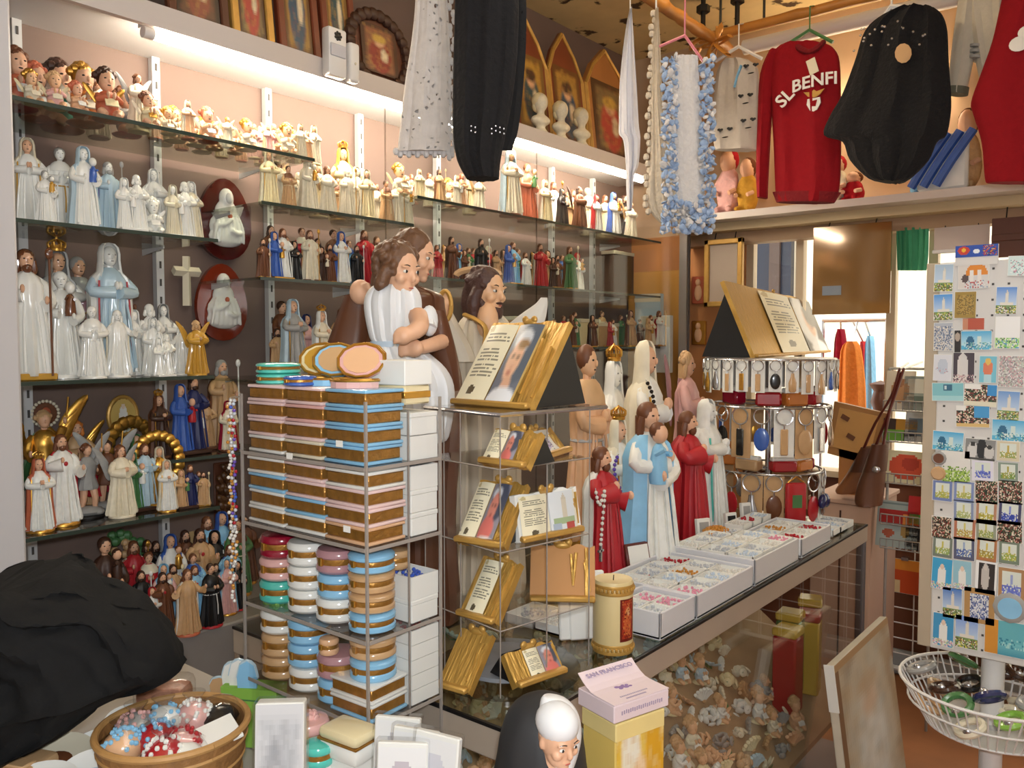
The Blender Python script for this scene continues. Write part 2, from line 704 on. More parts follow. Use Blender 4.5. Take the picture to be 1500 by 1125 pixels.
# ------------------------------------------------------------------ shop fittings
FX = -2.18                        # front plane of the wall shelving
ftz = at(500, 94, X=FX).z         # top of the white fascia
fbz = at(500, 122, X=FX).z        # its lower edge
fas = thing('light_pelmet', 'long white pelmet board running above the wall shelves', 'pelmet', (FX, 2.2, fbz))
obj('front_board', BX(FX - .02, FX, .55, 4.15, fbz, ftz).mesh('b', False, org=(FX, 2.2, fbz)), mt('white laminate', 'cfc5bf', .5, 0, .03, 4), fas)
obj('top_board', BX(XL, FX - .02, .55, 4.15, ftz - .02, ftz).mesh('b', False, org=(FX, 2.2, fbz)), WHITEP, fas)

TUBE = mt('glowing fluorescent tube', 'fff0d8', .4, emit=95)


def tube_light(y0, y1, lab):
    z, x = fbz - .005, FX - .05
    t = thing('fluorescent_tube', lab, 'tube light', (x, (y0 + y1) / 2, z))
    h = (y1 - y0) / 2
    obj('glass_tube', MB().tube([(0, -h, 0), (0, h, 0)], .014, 12).mesh('tube'), TUBE, t)
    for s_ in (-1, 1):
        obj('end_cap', MB().tube([(0, s_ * h, 0), (0, s_ * (h + .03), 0)], .016, 12).mesh('cap'), WHITEP, t)
    obj('batten', MB().box((-.01, 0, .025), (.03, 2 * h + .06, .02)).mesh('bat', False), WHITEP, t)


# ceiling fluorescent fittings, inferred from reflections and out of view; the warm one is assumed
CTUBE = mt('white fluorescent ceiling tube', 'f4f8ff', .4, emit=17)
WTUBE = mt('assumed warm ceiling tube', 'ffeccc', .4, emit=10)  # for the assumed, unseen fitting added to light the ceiling
for x, y, lab in ((-.35, 1.45, 'ceiling fluorescent fitting above the counter'), (.95, .3, 'ceiling fluorescent fitting over the aisle'), (-1.35, 2.55, 'warm ceiling fluorescent fitting above the hanging shawls')):
    dz = .13 if 'warm' in lab else 0
    t = thing('ceiling_light', lab, 'ceiling light', (x, y, ZC))
    obj('batten', MB().box((0, 0, -.235 + dz), (.04, 1.5, .02), None, .004).mesh('b', False), WHITEP, t)
    for s_ in (-.6, .6): obj('rod', MB().tube([(0, s_, 0), (0, s_, -.23 + dz)], .006, 6).mesh('r'), WHITEP, t)
    for s_ in (-.05, .05): obj('tube', MB().tube([(s_, -.72, -.25 + dz), (s_, .72, -.25 + dz)], .016, 10).mesh('t'), WTUBE if dz else CTUBE, t)
tube_light(1.19, 2.52, 'glowing warm fluorescent tube over the cream figurine shelf')
tube_light(2.74, 3.84, 'glowing warm fluorescent tube between the black shawl and white scarf')

# perforated uprights on the back wall
def slots():
    m = MB()
    for i in range(30): m.box((.0135, 0, .06 + i * .056), (.002, .006, .022))
    return m.mesh('slots', False)


UPM = mt('white perforated steel', 'cfcfd0', .45, 0, .05, 5)
SLOT = mt('dark slot', '4d4a48', .8)
for i, (px, lab) in enumerate(((30, 'beside the white end post'), (230, 'behind the white saints'), (393, 'left of the cream figurines'),
                               (527, 'behind the tall glowing madonna'), (640, 'behind the white lace shawl'),
                               (808, 'right of the black shawl'), (868, 'left of the white scarf'))):
    y = at(px, 300, X=-2.545).y
    u = thing('shelf_upright', 'white slotted steel shelf upright ' + lab, 'shelf upright', (-2.545, y, .85), group='slotted shelf uprights')
    obj('channel', cached('upch', lambda: BX(-.012, .012, -.0125, .0125, 0, 1.72).mesh('ch', False)), UPM, u)
    obj('slots', cached('upsl', slots), SLOT, u)['kind'] = 'stuff'

# the picture rail line below the pelmet
y0 = .75
solo('cable_trunking', BX(-2.56, -2.54, .6, 4.1, at(27, 17, X=-2.55).z - .006, at(27, 17, X=-2.55).z + .006), WHITEP,
     'thin white cable trunking along the wall above the figurines', 'trunking')

SH = {}


def shelf(key, z, y0, y1, lab, xf=FX - .01, xb=XL + .03, mat=None):
    SH[key] = (z, xf, xb, y0, y1)
    yc = (y0 + y1) / 2
    t = thing('glass_shelf', lab, 'shelf', (xb, yc, z - .008), group=None)
    obj('board', BX(0, xf - xb, y0 - yc, y1 - yc, 0, .008).mesh('board', False), mat or SHELFG, t)
    obj('front_edge', BX(xf - xb, xf - xb + .003, y0 - yc, y1 - yc, -.001, .009).mesh('edge', False), mt('green glass edge', '39443c', .2), t)
    for yy in (y0 + .04, y1 - .04):
        obj('bracket', MB().prism([(-.02, 0), (.11, 0), (.11, -.005), (-.02, -.02)], -.002, .002, 'XZ').mesh('brk', False), UPM, t, (0, yy - yc, 0))
    return t


shelf('A0', 2.205, .62, 1.70, 'long glass shelf of cherubs under the warm tube')
shelf('A1', 1.915, .62, 1.35, 'glass shelf carrying white and blue glazed saints')
shelf('A2', 1.520, .62, 1.33, 'glass shelf of tall white statues beside the wall cross')
shelf('A3', 1.135, .62, 1.34, 'glass shelf of gilded angels below the oval plaque')
shelf('A3b', 1.27, 1.24, 1.62, 'short glass shelf with dark carved groups', FX - .12)
shelf('B1', 2.045, 1.50, 2.14, 'glass shelf of cream saints around a glowing madonna')
shelf('B2', 1.815, 1.49, 2.10, 'glass shelf of brown and blue robed saints')
shelf('B3', 1.50, 1.49, 2.30, 'glass shelf of painted ladies behind the tall brown statue')
shelf('C1', 2.150, 2.16, 3.98, 'long glass shelf of warm lit figurines below the second tube')
shelf('C2', 1.860, 2.22, 3.98, 'long glass shelf of small dark saints behind the bearded statue')
shelf('C3', 1.59, 2.60, 3.98, 'glass shelf of boxes and small saints above the orange panel')
# base plinth of the wall cabinet
bz = .80
solo('cabinet_plinth', BX(XL + .03, -2.13, .84, 4.0, 0, bz, .005), mt('grey laminate', '8d8884', .5), 'low grey plinth under the wall shelves', 'plinth', smooth=False)
SH['A4'] = (bz, FX, XL, .6, 2)

# end post on the left
py = at(27, 400, X=-2.10).y
solo('cabinet_end_post', BX(-2.178, -2.10, py - .2, py, 0, 3.2, .006), mt('pale grey post', 'c9c6c8', .5, 0, .03, 4),
     'pale grey vertical end post of the wall cabinet', 'post', smooth=False)

# glass front of the cabinet and its aluminium post
for (p0, p1, lab) in ((566, 784, 'clear glass panel in front of the bearded statue shelf'), (786, 996, 'clear glass panel beside the aluminium post')):
    ya, yb = at(p0, 400, X=-2.15).y, at(p1, 400, X=-2.15).y
    g = thing('cabinet_glass_door', lab, 'glass door', (-2.15, (ya + yb) / 2, bz))
    h = (yb - ya) / 2
    obj('pane', BX(-.003, .003, -h, h, 0, fbz - bz - .03).mesh('p', False), GLASS, g)
    obj('edge', BX(-.003, .003, -h - .002, -h, 0, fbz - bz - .03).mesh('p', False), ACRYE, g)
ap = at(1003, 400, X=-2.10)
po = thing('aluminium_post', 'grey aluminium corner post at the end of the glass cabinet', 'post', (-2.10, ap.y, 0))
obj('shaft', BX(-.022, .022, -.022, .022, 0, fbz).mesh('s', False), ALU, po)
obj('glazing_channel', BX(.022, .028, -.006, .006, .8, fbz).mesh('s', False), mt('dark rubber', '5b5350', .7), po)

# orange and pale reflections in the cabinet glass, shown as solid panel and cartons
pz0, pz1 = at(960, 560, X=-2.4).z, at(960, 425, X=-2.4).z
solo('reflection_panel', BX(-2.52, -2.14, 4.2, 4.23, 0.8, pz1 + .1, .002), mt('orange reflection', 'd39a4d', .4, 0, .12, 3, stretch=(1, 1, .15)),
     'honey coloured panel standing in for an orange reflection at the far cabinet end', 'panel', smooth=False)
for i, (x0, x1, y0, y1, c, lab) in enumerate(((932, 970, 430, 490, 'paleblue', 'pale grey reflection built as a carton against the orange reflection panel'),
                                             (940, 984, 462, 545, 'white', 'white reflection built as a carton on the orange reflection panel'))):
    A, B = at(x0, y1, Y=4.15 - i * .05), at(x1, y0, Y=4.15 - i * .05)
    bxm = thing('carton', lab, 'carton', (A.x, 4.15 - i * .05, A.z))
    obj('body', BX(0, B.x - A.x, -.02, .02, 0, B.z - A.z, .003).mesh('b', False), pap(c), bxm)
    obj('flap', BX(0, B.x - A.x, -.023, -.02, (B.z - A.z) * .8, (B.z - A.z) * .99).mesh('b', False), pap('ivory'), bxm)
    obj('stand', BX(.03, .05, -.02, .02, .8 - A.z, 0).mesh('b', False), ALU, bxm)

# ------------------------------------------------------------------ counter showcase
CX0, CX1, CY0, CY1, CZ = -1.72, -.875, 1.085, 3.16, .95
cnt = thing('counter_showcase', 'long glass counter showcase with beige metal rails', 'counter', (-1.3, 2.1, 0))
O = (-1.3, 2.1, 0)
RAIL = mt('beige anodised rail', 'b5a696', .4, .1, .08, 8)
def cpart(name, bx, mat, bev=None): return obj(name, bx.mesh(name, False, org=O), mat, cnt)
cpart('glass_top', BX(CX0, CX1 - .004, CY0 + .004, CY1 - .004, CZ - .008, CZ), SHELFG)
cpart('glass_front', BX(CX1 - .012, CX1 - .006, CY0 + .02, CY1 - .03, .1, CZ - .06), GLASS)
cpart('glass_end', BX(CX0, CX1 - .02, CY0 + .006, CY0 + .012, .1, CZ - .06), GLASS)
cpart('front_rail', BX(CX1 - .012, CX1, CY0, CY1, CZ - .065, CZ - .006, .003), RAIL)
cpart('end_rail', BX(CX0, CX1, CY0 - .004, CY0 + .004, CZ - .065, CZ - .006, .003), RAIL)
cpart('far_rail', BX(CX0, CX1, CY1 - .004, CY1 + .004, CZ - .065, CZ - .006, .003), RAIL)
cpart('rubber_seal', BX(CX1 - .006, CX1 + .0015, CY0, CY1, CZ - .0075, CZ - .001), BLACKM)
cpart('rubber_seal', BX(CX0, CX1, CY0 - .0055, CY0 + .0005, CZ - .0075, CZ - .001), BLACKM)
for x, y in ((CX1 - .015, CY1 - .02), (CX0 + .015, CY1 - .02), (CX0 + .015, CY0 + .02)):
    cpart('corner_post', BX(x - .014, x + .014, y - .014, y + .014, .1, CZ - .06, .003), mt('grey steel post', '77757a', .35, .5))
cpart('plinth', BX(CX0, CX1, CY0, CY1, 0, .1), mt('grey laminate', '8d8884', .5))
cpart('back_board', BX(CX0, CX0 + .012, CY0, CY1, .1, CZ - .06), mt('beige back board', '9d8873', .7))
SLX0, SLZ0, SLX1, SLZ1 = -1.60, .80, CX1 - .03, .30
cpart('display_slope', MB().prism([(SLX0, SLZ0), (SLX1, SLZ1), (SLX1, SLZ1 - .02), (SLX0, SLZ0 - .02)], CY0 + .02, CY1 - .03, 'XZ'), mt('tan display cloth', 'b39673', .9, 0, .2, 12, .3))

# low side table under the near stands
lt = thing('side_table', 'pale topped side table under the trinket box stand', 'table', (-1.35, .75, 0))
obj('top', BX(-.55, .44, -.30, .3, .80, .83, .003).mesh('t', False), mt('pale table top', 'b9b2aa', .5), lt)
for sx in (-.5, .40):
    for sy in (-.26, .25):
        obj('leg', BX(sx - .025, sx + .025, sy - .025, sy + .025, 0, .80).mesh('l', False), WOOD, lt)
lt2 = thing('low_stool', 'low wooden stool carrying the nun statue and boxes', 'stool', (-.6, .95, 0))
obj('top', BX(-.2, .2, -.22, .22, .60, .63, .003).mesh('t', False), WOOD, lt2)
for sx in (-.16, .16):
    for sy in (-.18, .18):
        obj('leg', BX(sx - .02, sx + .02, sy - .02, sy + .02, 0, .60).mesh('l', False), WOOD, lt2)

# assumed unseen warm tube, added behind the hanging shirts to light wall and ceiling
ta, tb = at(1140, 168, Y=4.22), at(1385, 168, Y=4.22)
assumed_tube = thing('fluorescent_tube', 'assumed warm fluorescent tube, added on the back wall unseen behind the hanging shirts', 'tube light', ((ta.x + tb.x) / 2, 4.24, ta.z))
hx = (tb.x - ta.x) / 2
obj('glass_tube', MB().tube([(-hx, 0, 0), (hx, 0, 0)], .014, 12).mesh('tube'), mt('assumed wall tube', 'ffe2b8', .4, emit=45), assumed_tube)
for s_ in (-1, 1): obj('end_cap', MB().tube([(s_ * hx, 0, 0), (s_ * (hx + .03), 0, 0)], .016, 12).mesh('cap'), WHITEP, assumed_tube)
obj('batten', MB().box((0, .03, 0), (2 * hx + .06, .05, .02)).mesh('bat', False), WHITEP, assumed_tube)

# ------------------------------------------------------------------ poles under the ceiling
BAMB = mt('honey bamboo', 'b97a34', .45, 0, .3, 10, .3)
pz = at(1043, 53, Y=3.62).z


def bamboo(name, p, q, r, lab, n=7):
    t = thing(name, lab, 'pole', p)
    d = Vector(q) - Vector(p)
    pts, rad = [], []
    for i in range(n):
        for u, k in ((i / n + .004, 1.12), (i / n + .02, 1), ((i + .5) / n, .95), ((i + 1) / n - .02, 1)):
            w_ = Vector((random.uniform(-.004, .004), 0, random.uniform(-.004, .004)))
            pts.append(d * u + w_)
            rad.append(r * k)
    obj('cane', MB().tube(pts, rad, 10).mesh('cane'), BAMB, t)
    for u in (.1, .9):
        obj('hanger_rod', MB().tube([d * u, d * u + Vector((0, 0, ZC - p[2] - d.z * u))], .006, 6).mesh('rod'), BLACKM, t)
    return t


PXX = at(1045, 58, Y=3.62).x
bamboo('bamboo_pole', (PXX - .08, 3.62, pz), (1.4, 3.62, pz), .022, 'long bamboo pole carrying the hanging shirts')
p1a = at(945, -10, Y=2.9)
bamboo('bamboo_pole', (p1a.x, 2.55, pz - .055), (PXX + .05, 3.7, pz - .055), .026, 'bamboo pole carrying the white and blue shawls')
bamboo('bamboo_pole', (-1.85, .95, 2.95), (-1.30, 2.5, 2.95), .022, 'bamboo pole carrying the lace shawls')
wp0, wp1 = at(1090, 70, Y=3.9), at(1480, -15, Y=3.9)
solo('white_pipe', MB().tube([(wp0.x, 3.9, wp0.z), (1.6, 3.9, wp0.z)], .035, 12), WHITEP, 'white pipe running under the ceiling above the shirts', 'pipe')
for px, py_ in ((1030, 30), (1080, 22)):
    c = at(px, py_, Y=3.75)
    t = thing('ceiling_bolt', 'short black bolt hanging from the stained ceiling', 'bolt', (c.x, c.y, ZC), group='black ceiling bolts')
    h = ZC - c.z + .06
    obj('shaft', MB().tube([(0, 0, 0), (0, 0, -h)], .012, 8).mesh('s'), BLACKM, t)
    obj('nut', MB().tube([(0, 0, -.03), (0, 0, -.06)], .032, 6).mesh('s', False), BLACKM, t)

# ================================================================== figurines (unit height, facing +X)
def base_round(r=.17, h=.035): return MB().lathe([(r, 0), (r, h * .6), (r * .93, h), (.001, h)], 18)
def base_box(a=.3, h=.05): return MB().box((0, 0, h / 2), (a * .85, a, h), None, .008)


ROBE = [(.165, .03), (.172, .06), (.15, .2), (.13, .38), (.118, .5), (.128, .62), (.125, .70), (.085, .765), (.04, .80)]


def robe(folds=11, amp=.10, w=1.0, n=44):
    m = MB().lathe([(r * w, z) for r, z in ROBE], n, .82, 1, folds, amp * 1.7)
    for i in range(5):      # drapery ridges down the front
        y = -.09 + .045 * i
        m.tube([(.085 * w, y * .8, .60), (.10 * w, y * 1.1, .42), (.125 * w, y * 1.4 + .01 * (i % 2), .06)], [.006, .011, .015], 6, 2)
    return m


def sleeves(m, hands=((.135, .02, .63), (.135, -.02, .63)), r=.038, bell=1.3):
    for s_, h in zip((1, -1), hands):
        e = ((h[0] * .45), s_ * .15 if abs(h[1]) < .15 else h[1] * .75, (h[2] + .70) / 2 - .06)
        m.tube([(0, s_ * .09, .725), (.02, s_ * .125, .68), e, Vector(h) * .93 + Vector((0, 0, .005))], [r * .9, r, r * 1.05, r * bell], 9, 3)
    return m


def hands_(h=((.135, .02, .63), (.135, -.02, .63)), r=.024):
    m = MB()
    for p in h: m.ell((p[0] + .012, p[1], p[2] + .008), (r * 1.1, r * .7, r * 1.35), None, 8, 6)
    return m


def head_(z=.885, k=1.0, x=.005):
    m = MB().ell((x, 0, z), (.060 * k, .052 * k, .072 * k), None, 14, 10)
    m.ell((x + .012 * k, 0, z - .03 * k), (.044 * k, .042 * k, .045 * k), None, 10, 8)
    m.ell((x + .060 * k, 0, z - .008 * k), (.014 * k, .009 * k, .018 * k), None, 6, 5)
    m.tube([(x - .008, 0, z - .13 * k), (x - .006, 0, z - .03 * k)], .028 * k, 8)
    return m


def face_(z=.885, k=1.0, x=.005):
    m = MB()
    for s_ in (1, -1): m.ell((x + .050 * k, s_ * .022 * k, z + .008 * k), (.008 * k, .010 * k, .006 * k), None, 6, 4)
    m.ell((x + .052 * k, 0, z - .038 * k), (.006 * k, .014 * k, .005 * k), None, 6, 4)
    return m


def hair_(z=.885, k=1.0, x=.005, long=0, beard=False):
    m = MB().ell((x - .014 * k, 0, z + .018 * k), (.064 * k, .063 * k, .068 * k), None, 14, 10)
    if long:
        for s_ in (1, -1): m.tube([(x - .005, s_ * .05 * k, z), (x - .015, s_ * .058 * k, z - .07 * k), (x - .01, s_ * .055 * k, z - long)], [.02 * k, .024 * k, .012 * k], 7, 2)
        m.tube([(x - .04 * k, 0, z), (x - .05 * k, 0, z - long)], [.05 * k, .04 * k], 9)
    if beard:
        m.ell((x + .03 * k, 0, z - .06 * k), (.032 * k, .036 * k, .038 * k), None, 9, 7)
    return m


def curls(z, k, x=.0):
    m = MB()
    for i in range(16):
        a = i * 2.4
        q = .2 + .8 * (i / 16)
        m.ell((x - .012 * k + .055 * k * math.cos(a) * q * .9 - .02 * k * (1 - q), .06 * k * math.sin(a) * q, z + .06 * k * (1.15 - q) + .01 * k), .027 * k, None, 7, 5)
    return m


def mantle(top=.765, flare=1.0, a=1.05):
    p = [(.19 * flare, .035), (.185 * flare, .1), (.168 * flare, .25), (.155, .42), (.152, .56), (.155, .66), (.13, .73), (.075, top + .02)]
    return MB().shell(p, a, 2 * PI - a, 18, .85, 1.0, .022, (0, 0, 0), 9, .05)


def veil(z=.885, k=1.0, x=.0):
    p = [(.10, -.16), (.088, -.10), (.080, -.03), (.080, .02), (.070, .065), (.045, .092), (.004, .10)]
    return MB().shell([(r * k, q * k) for r, q in p], .95, 2 * PI - .95, 16, .95, 1.0, .016 * k, (x, 0, z))


def crown_(z, r=.055, h=.09):
    m = MB().lathe([(r, 0), (r * 1.05, h * .2), (r * .97, h * .25), (r * 1.1, h * .5)], 14, c=(0, 0, z))
    for i in range(8):
        t = i * PI / 4
        m.tube([(r * 1.05 * math.cos(t), r * 1.05 * math.sin(t), z + h * .3), (r * 1.15 * math.cos(t), r * 1.15 * math.sin(t), z + h * .7), (r * .2 * math.cos(t), r * .2 * math.sin(t), z + h)], .008, 5, 2)
    m.ell((0, 0, z + h * 1.08), h * .12, None, 6, 5)
    return m


def wings_(z=.66, w=.30, h=.30, up=.28, x=-.10):
    ms = []
    for s_ in (1, -1):
        m = MB()
        for i in range(6):
            t = i / 5
            m.ell((x - .02, s_ * (.06 + w * .5 * (1 - t * .55)), z + up * (1 - t * 1.5) * .6), (.016, w * .12, h * (.55 - .22 * t)), (s_ * (-.35 - .35 * (1 - t)), 0, 0), 8, 6)
        ms.append(m)
    return ms


def small_child(c, k=.42, robe_=True):
    """a small child figure held on the arm"""
    m = MB().lathe([(.09, 0), (.10, .06), (.085, .25), (.06, .36), (.03, .4)], 12, c=(0, 0, 0))
    m.tube([(.02, .07, .3), (.11, .06, .3)], .028, 6).tube([(.02, -.07, .3), (.12, -.05, .36)], .028, 6)
    h = MB().ell((.01, 0, .5), (.085, .08, .1), None, 10, 8)
    g = MB().ell((-.012, 0, .525), (.088, .088, .092), None, 10, 8)
    M = Matrix.Translation(Vector(c)) @ Matrix.Scale(k, 4)
    return MB().add(m, M), MB().add(h, M), MB().add(g, M)


PROTO = {}


def finish(t, P):
    out = []
    for n, r, m in P:
        if n in ('hands', 'legs') or (t == 'pair' and n == 'head'):
            if n == 'head':
                h = len(m.v) // 2
                out += [('head', r, MB().add(head_(), Matrix.Translation((-.02, .11, 0))).mesh('head')),
                        ('head', r, MB().add(head_(), Matrix.Translation((.02, -.11, 0)) @ Matrix.Scale(.9, 4)).mesh('head'))]
                continue
            for q in loose(m): out.append((n[:-1], r, q.mesh(t + '_' + n)))
        else: out.append((n, r, m.mesh(t + '_' + n)))
    return out


def proto(t):
    if t in PROTO: return PROTO[t]
    P = []          # (part name, role, mesh builder)
    if t == 'friar':
        h = ((.13, .025, .62), (.13, -.025, .62))
        P = [('base', 'base', base_round()), ('robe', 'robe', sleeves(robe(12, .09), h)),
             ('cowl', 'mantle', MB().lathe([(.13, .68), (.125, .72), (.09, .775), (.06, .80), (.05, .79)], 18, .9, 1)),
             ('hands', 'skin', hands_(h)), ('head', 'skin', head_()), ('hair', 'hair', hair_()), ('face', 'eye', face_()),
             ('cord', 'accent', MB().lathe([(.122, .5), (.128, .505), (.122, .515)], 18, .84, 1).tube([(.1, .03, .5), (.125, .035, .35), (.135, .03, .2)], .008, 6))]
    elif t == 'friar_child':
        ch = small_child((.12, .06, .56), .5)
        h = ((.16, .08, .55), (.15, -.03, .62))
        P = [('base', 'base', base_round()), ('robe', 'robe', sleeves(robe(12, .09), h)), ('hands', 'skin', hands_(h)),
             ('head', 'skin', head_()), ('hair', 'hair', hair_()), ('face', 'eye', face_()), ('child_robe', 'accent', ch[0]), ('child_head', 'skin', ch[1]), ('child_hair', 'hair', ch[2])]
    elif t in ('madonna', 'crowned'):
        h = ((.135, .012, .655), (.135, -.012, .655))
        P = [('base', 'base', base_round()), ('robe', 'robe', sleeves(robe(10, .10), h)), ('mantle', 'mantle', mantle()),
             ('veil', 'mantle', veil()), ('hands', 'skin', hands_(h)), ('head', 'skin', head_()), ('face', 'eye', face_()),
             ('trim', 'accent', MB().tube([(.10, .11, .05), (.085, .115, .3), (.075, .11, .55), (.06, .1, .7)], .008, 5).tube([(.10, -.11, .05), (.085, -.115, .3), (.075, -.11, .55), (.06, -.1, .7)], .008, 5))]
        if t == 'crowned': P.append(('crown', 'gold', crown_(.965)))
    elif t == 'madonna_child':
        ch = small_child((.10, .07, .55), .48)
        h = ((.14, .10, .58), (.13, -.04, .60))
        P = [('base', 'base', base_round()), ('robe', 'robe', sleeves(robe(10, .10), h)), ('mantle', 'mantle', mantle(.765, 1.05)),
             ('veil', 'mantle', veil()), ('hands', 'skin', hands_(h)), ('head', 'skin', head_()), ('face', 'eye', face_()),
             ('child_robe', 'accent', ch[0]), ('child_head', 'skin', ch[1]), ('child_hair', 'hair', ch[2])]
    elif t == 'saint':
        h = ((.12, .10, .58), (.12, -.06, .66))
        st = MB().tube([(.15, .12, .03), (.14, .12, .9)], .009, 6).ell((.14, .12, .93), (.02, .03, .045), None, 8, 6)
        P = [('base', 'base', base_box(.32)), ('robe', 'robe', sleeves(robe(9, .12), h)), ('mantle', 'mantle', mantle(.75, .95, 1.4)),
             ('hands', 'skin', hands_(h)), ('head', 'skin', head_()), ('hair', 'hair', hair_(long=.10, beard=True)), ('face', 'eye', face_()), ('staff', 'accent', st)]
    elif t == 'christ':
        h = ((.14, .16, .60), (.13, -.05, .70))
        P = [('base', 'base', base_round()), ('robe', 'robe', sleeves(robe(10, .11), h, .05, 1.5)), ('mantle', 'mantle', mantle(.77, 1.0, 1.5)),
             ('hands', 'skin', hands_(h)), ('head', 'skin', head_()), ('hair', 'hair', hair_(long=.13, beard=True)), ('face', 'eye', face_()),
             ('heart', 'red', MB().ell((.105, 0, .66), (.015, .022, .026), None, 8, 6))]
    elif t == 'arms_spread':
        h = ((.10, .23, .68), (.10, -.23, .68))
        P = [('base', 'base', base_round()), ('robe', 'robe', sleeves(robe(10, .10), h, .042, 1.4)), ('mantle', 'mantle', mantle(.77, .95, 1.5)),
             ('hands', 'skin', hands_(h)), ('head', 'skin', head_()), ('hair', 'hair', hair_(long=.11)), ('face', 'eye', face_())]
    elif t == 'angel':
        h = ((.135, .012, .64), (.135, -.012, .64))
        w_ = wings_()
        P = [('base', 'base', base_round()), ('robe', 'robe', sleeves(robe(10, .12, 1.05), h, .05, 1.5)), ('hands', 'skin', hands_(h)),
             ('head', 'skin', head_()), ('hair', 'hair', MB().add(hair_(long=.09)).add(curls(.885, 1.0))), ('face', 'eye', face_()), ('wing', 'mantle', w_[0]), ('wing', 'mantle', w_[1])]
    elif t == 'archangel':
        h = ((.05, .16, .86), (.14, -.14, .58))
        body = MB().lathe([(.13, .36), (.135, .40), (.10, .52), (.115, .64), (.115, .70), (.07, .77), (.04, .79)], 24, .8, 1, 9, .1)
        sleeves(body, h, .038, 1.0)
        lg = MB().tube([(.02, .05, .40), (.07, .06, .25), (.04, .07, .10), (.10, .075, .08)], [.05, .042, .03, .025], 8, 2)
        lg.tube([(0, -.05, .40), (.0, -.06, .24), (-.03, -.07, .10), (.03, -.075, .08)], [.05, .042, .03, .025], 8, 2)
        w_ = wings_(.72, .42, .36, .36, -.09)
        cape = MB().shell([(.24, .22), (.2, .35), (.15, .52), (.12, .66), (.08, .76)], 1.9, 2 * PI - 1.7, 14, 1, 1, .02, (0, 0, 0), 7, .1)
        rock = MB().ell((0, 0, .07), (.17, .2, .07), None, 12, 6).ell((.1, .08, .06), (.08, .08, .05), None, 8, 6)
        P = [('base', 'base', base_round(.2, .03)), ('rock', 'rock', rock), ('tunic', 'robe', body), ('legs', 'skin', lg), ('hands', 'skin', hands_(h)), ('head', 'skin', head_(.875)),
             ('hair', 'hair', curls(.875, 1.05).add(hair_(.875))), ('cape', 'accent', cape), ('wing', 'mantle', w_[0]), ('wing', 'mantle', w_[1]),
             ('sword', 'gold', MB().tube([(.06, .17, .85), (.02, .2, 1.08)], .009, 6))]
    elif t == 'cherub':
        bd = MB().ell((0, 0, .26), (.17, .19, .24), None, 14, 10).ell((.02, 0, .42), (.13, .16, .14), None, 12, 8)
        lg = MB()
        for s_ in (1, -1):
            lg.tube([(.05, s_ * .1, .14), (.22, s_ * .15, .13), (.30, s_ * .10, .07)], [.08, .075, .05], 9, 2)
            bd.tube([(.02, s_ * .15, .45), (.14, s_ * .18, .36), (.23, s_ * .06, .40)], [.055, .055, .06], 9, 2)
        w_ = wings_(.48, .40, .26, .16, -.15)
        P = [('body', 'robe', bd), ('legs', 'skin', lg), ('hands', 'skin', hands_(((.24, .05, .42), (.24, -.05, .42)), .05)), ('head', 'skin', head_(.72, 2.6, .01)),
             ('hair', 'hair', curls(.76, 2.75, -.02).add(MB().ell((-.045, 0, .77), (.15, .165, .165)))), ('face', 'eye', face_(.72, 2.6, .01)),
             ('wing', 'mantle', w_[0]), ('wing', 'mantle', w_[1]), ('book', 'accent', MB().box((.27, 0, .30), (.03, .22, .17), (0, -.5, 0), .008)),
             ('cushion', 'base', MB().ell((.02, 0, .05), (.27, .27, .055), None, 16, 6))]
    elif t == 'pair':
        ch = small_child((.10, .0, .40), .5)
        r1, r2 = MB(), MB()
        Ma = Matrix.Translation((-.02, .11, 0))
        Mb = Matrix.Translation((.02, -.11, 0)) @ Matrix.Scale(.9, 4)
        r1.add(sleeves(robe(9, .1, .8)), Ma)
        r2.add(sleeves(robe(9, .1, .8)), Mb)
        P = [('base', 'base', base_box(.44, .05)), ('robe', 'robe', r1), ('robe', 'mantle', r2), ('head', 'skin', MB().add(head_(), Ma).add(head_(), Mb)),
             ('hair', 'hair', MB().add(hair_(long=.08, beard=True), Ma)), ('veil', 'mantle', MB().add(veil(), Mb)), ('child_robe', 'accent', ch[0]), ('child_head', 'skin', ch[1])]
    elif t == 'niche':
        arch = MB()
        for i in range(15):
            a = -.5 + i * (PI + 1.0) / 14
            arch.ell((-.06, .27 * math.cos(a), .56 + .33 * math.sin(a)), (.06, .075, .075), None, 7, 5)
        k = Matrix.Translation((.05, 0, .05)) @ Matrix.Scale(.72, 4)
        P = [('base', 'base', base_round(.25, .06)), ('arch', 'gold', arch), ('robe', 'robe', MB().add(sleeves(robe(10, .1)), k)),
             ('mantle', 'mantle', MB().add(mantle(), k).add(veil(), k)), ('head', 'skin', MB().add(head_(), k)), ('hands', 'skin', MB().add(hands_(), k))]
    elif t == 'heartbust':
        P = []
    PROTO[t] = finish(t, P)
    return PROTO[t]


KINDN = dict(friar='friar', friar_child='friar holding a child', madonna='praying madonna', crowned='crowned madonna',
             madonna_child='madonna with child', saint='bearded saint with staff', christ='long haired bearded saint', arms_spread='saint with spread arms',
             angel='winged angel', archangel='archangel with raised wings', cherub='seated cherub', pair='holy family pair', niche='madonna in a gilded arch')
NAMEN = dict(friar='friar_figurine', friar_child='friar_figurine', madonna='madonna_figurine', crowned='madonna_figurine',
             madonna_child='madonna_figurine', saint='saint_figurine', christ='saint_figurine', arms_spread='saint_figurine', angel='angel_figurine',
             archangel='archangel_figurine', cherub='cherub_figurine', pair='holy_family_figurine', niche='madonna_figurine')
CN = dict(palepink='pale pink', darkbrown='dark brown', sky='light blue', navy='navy', paleblue='pale blue', lime='light green')


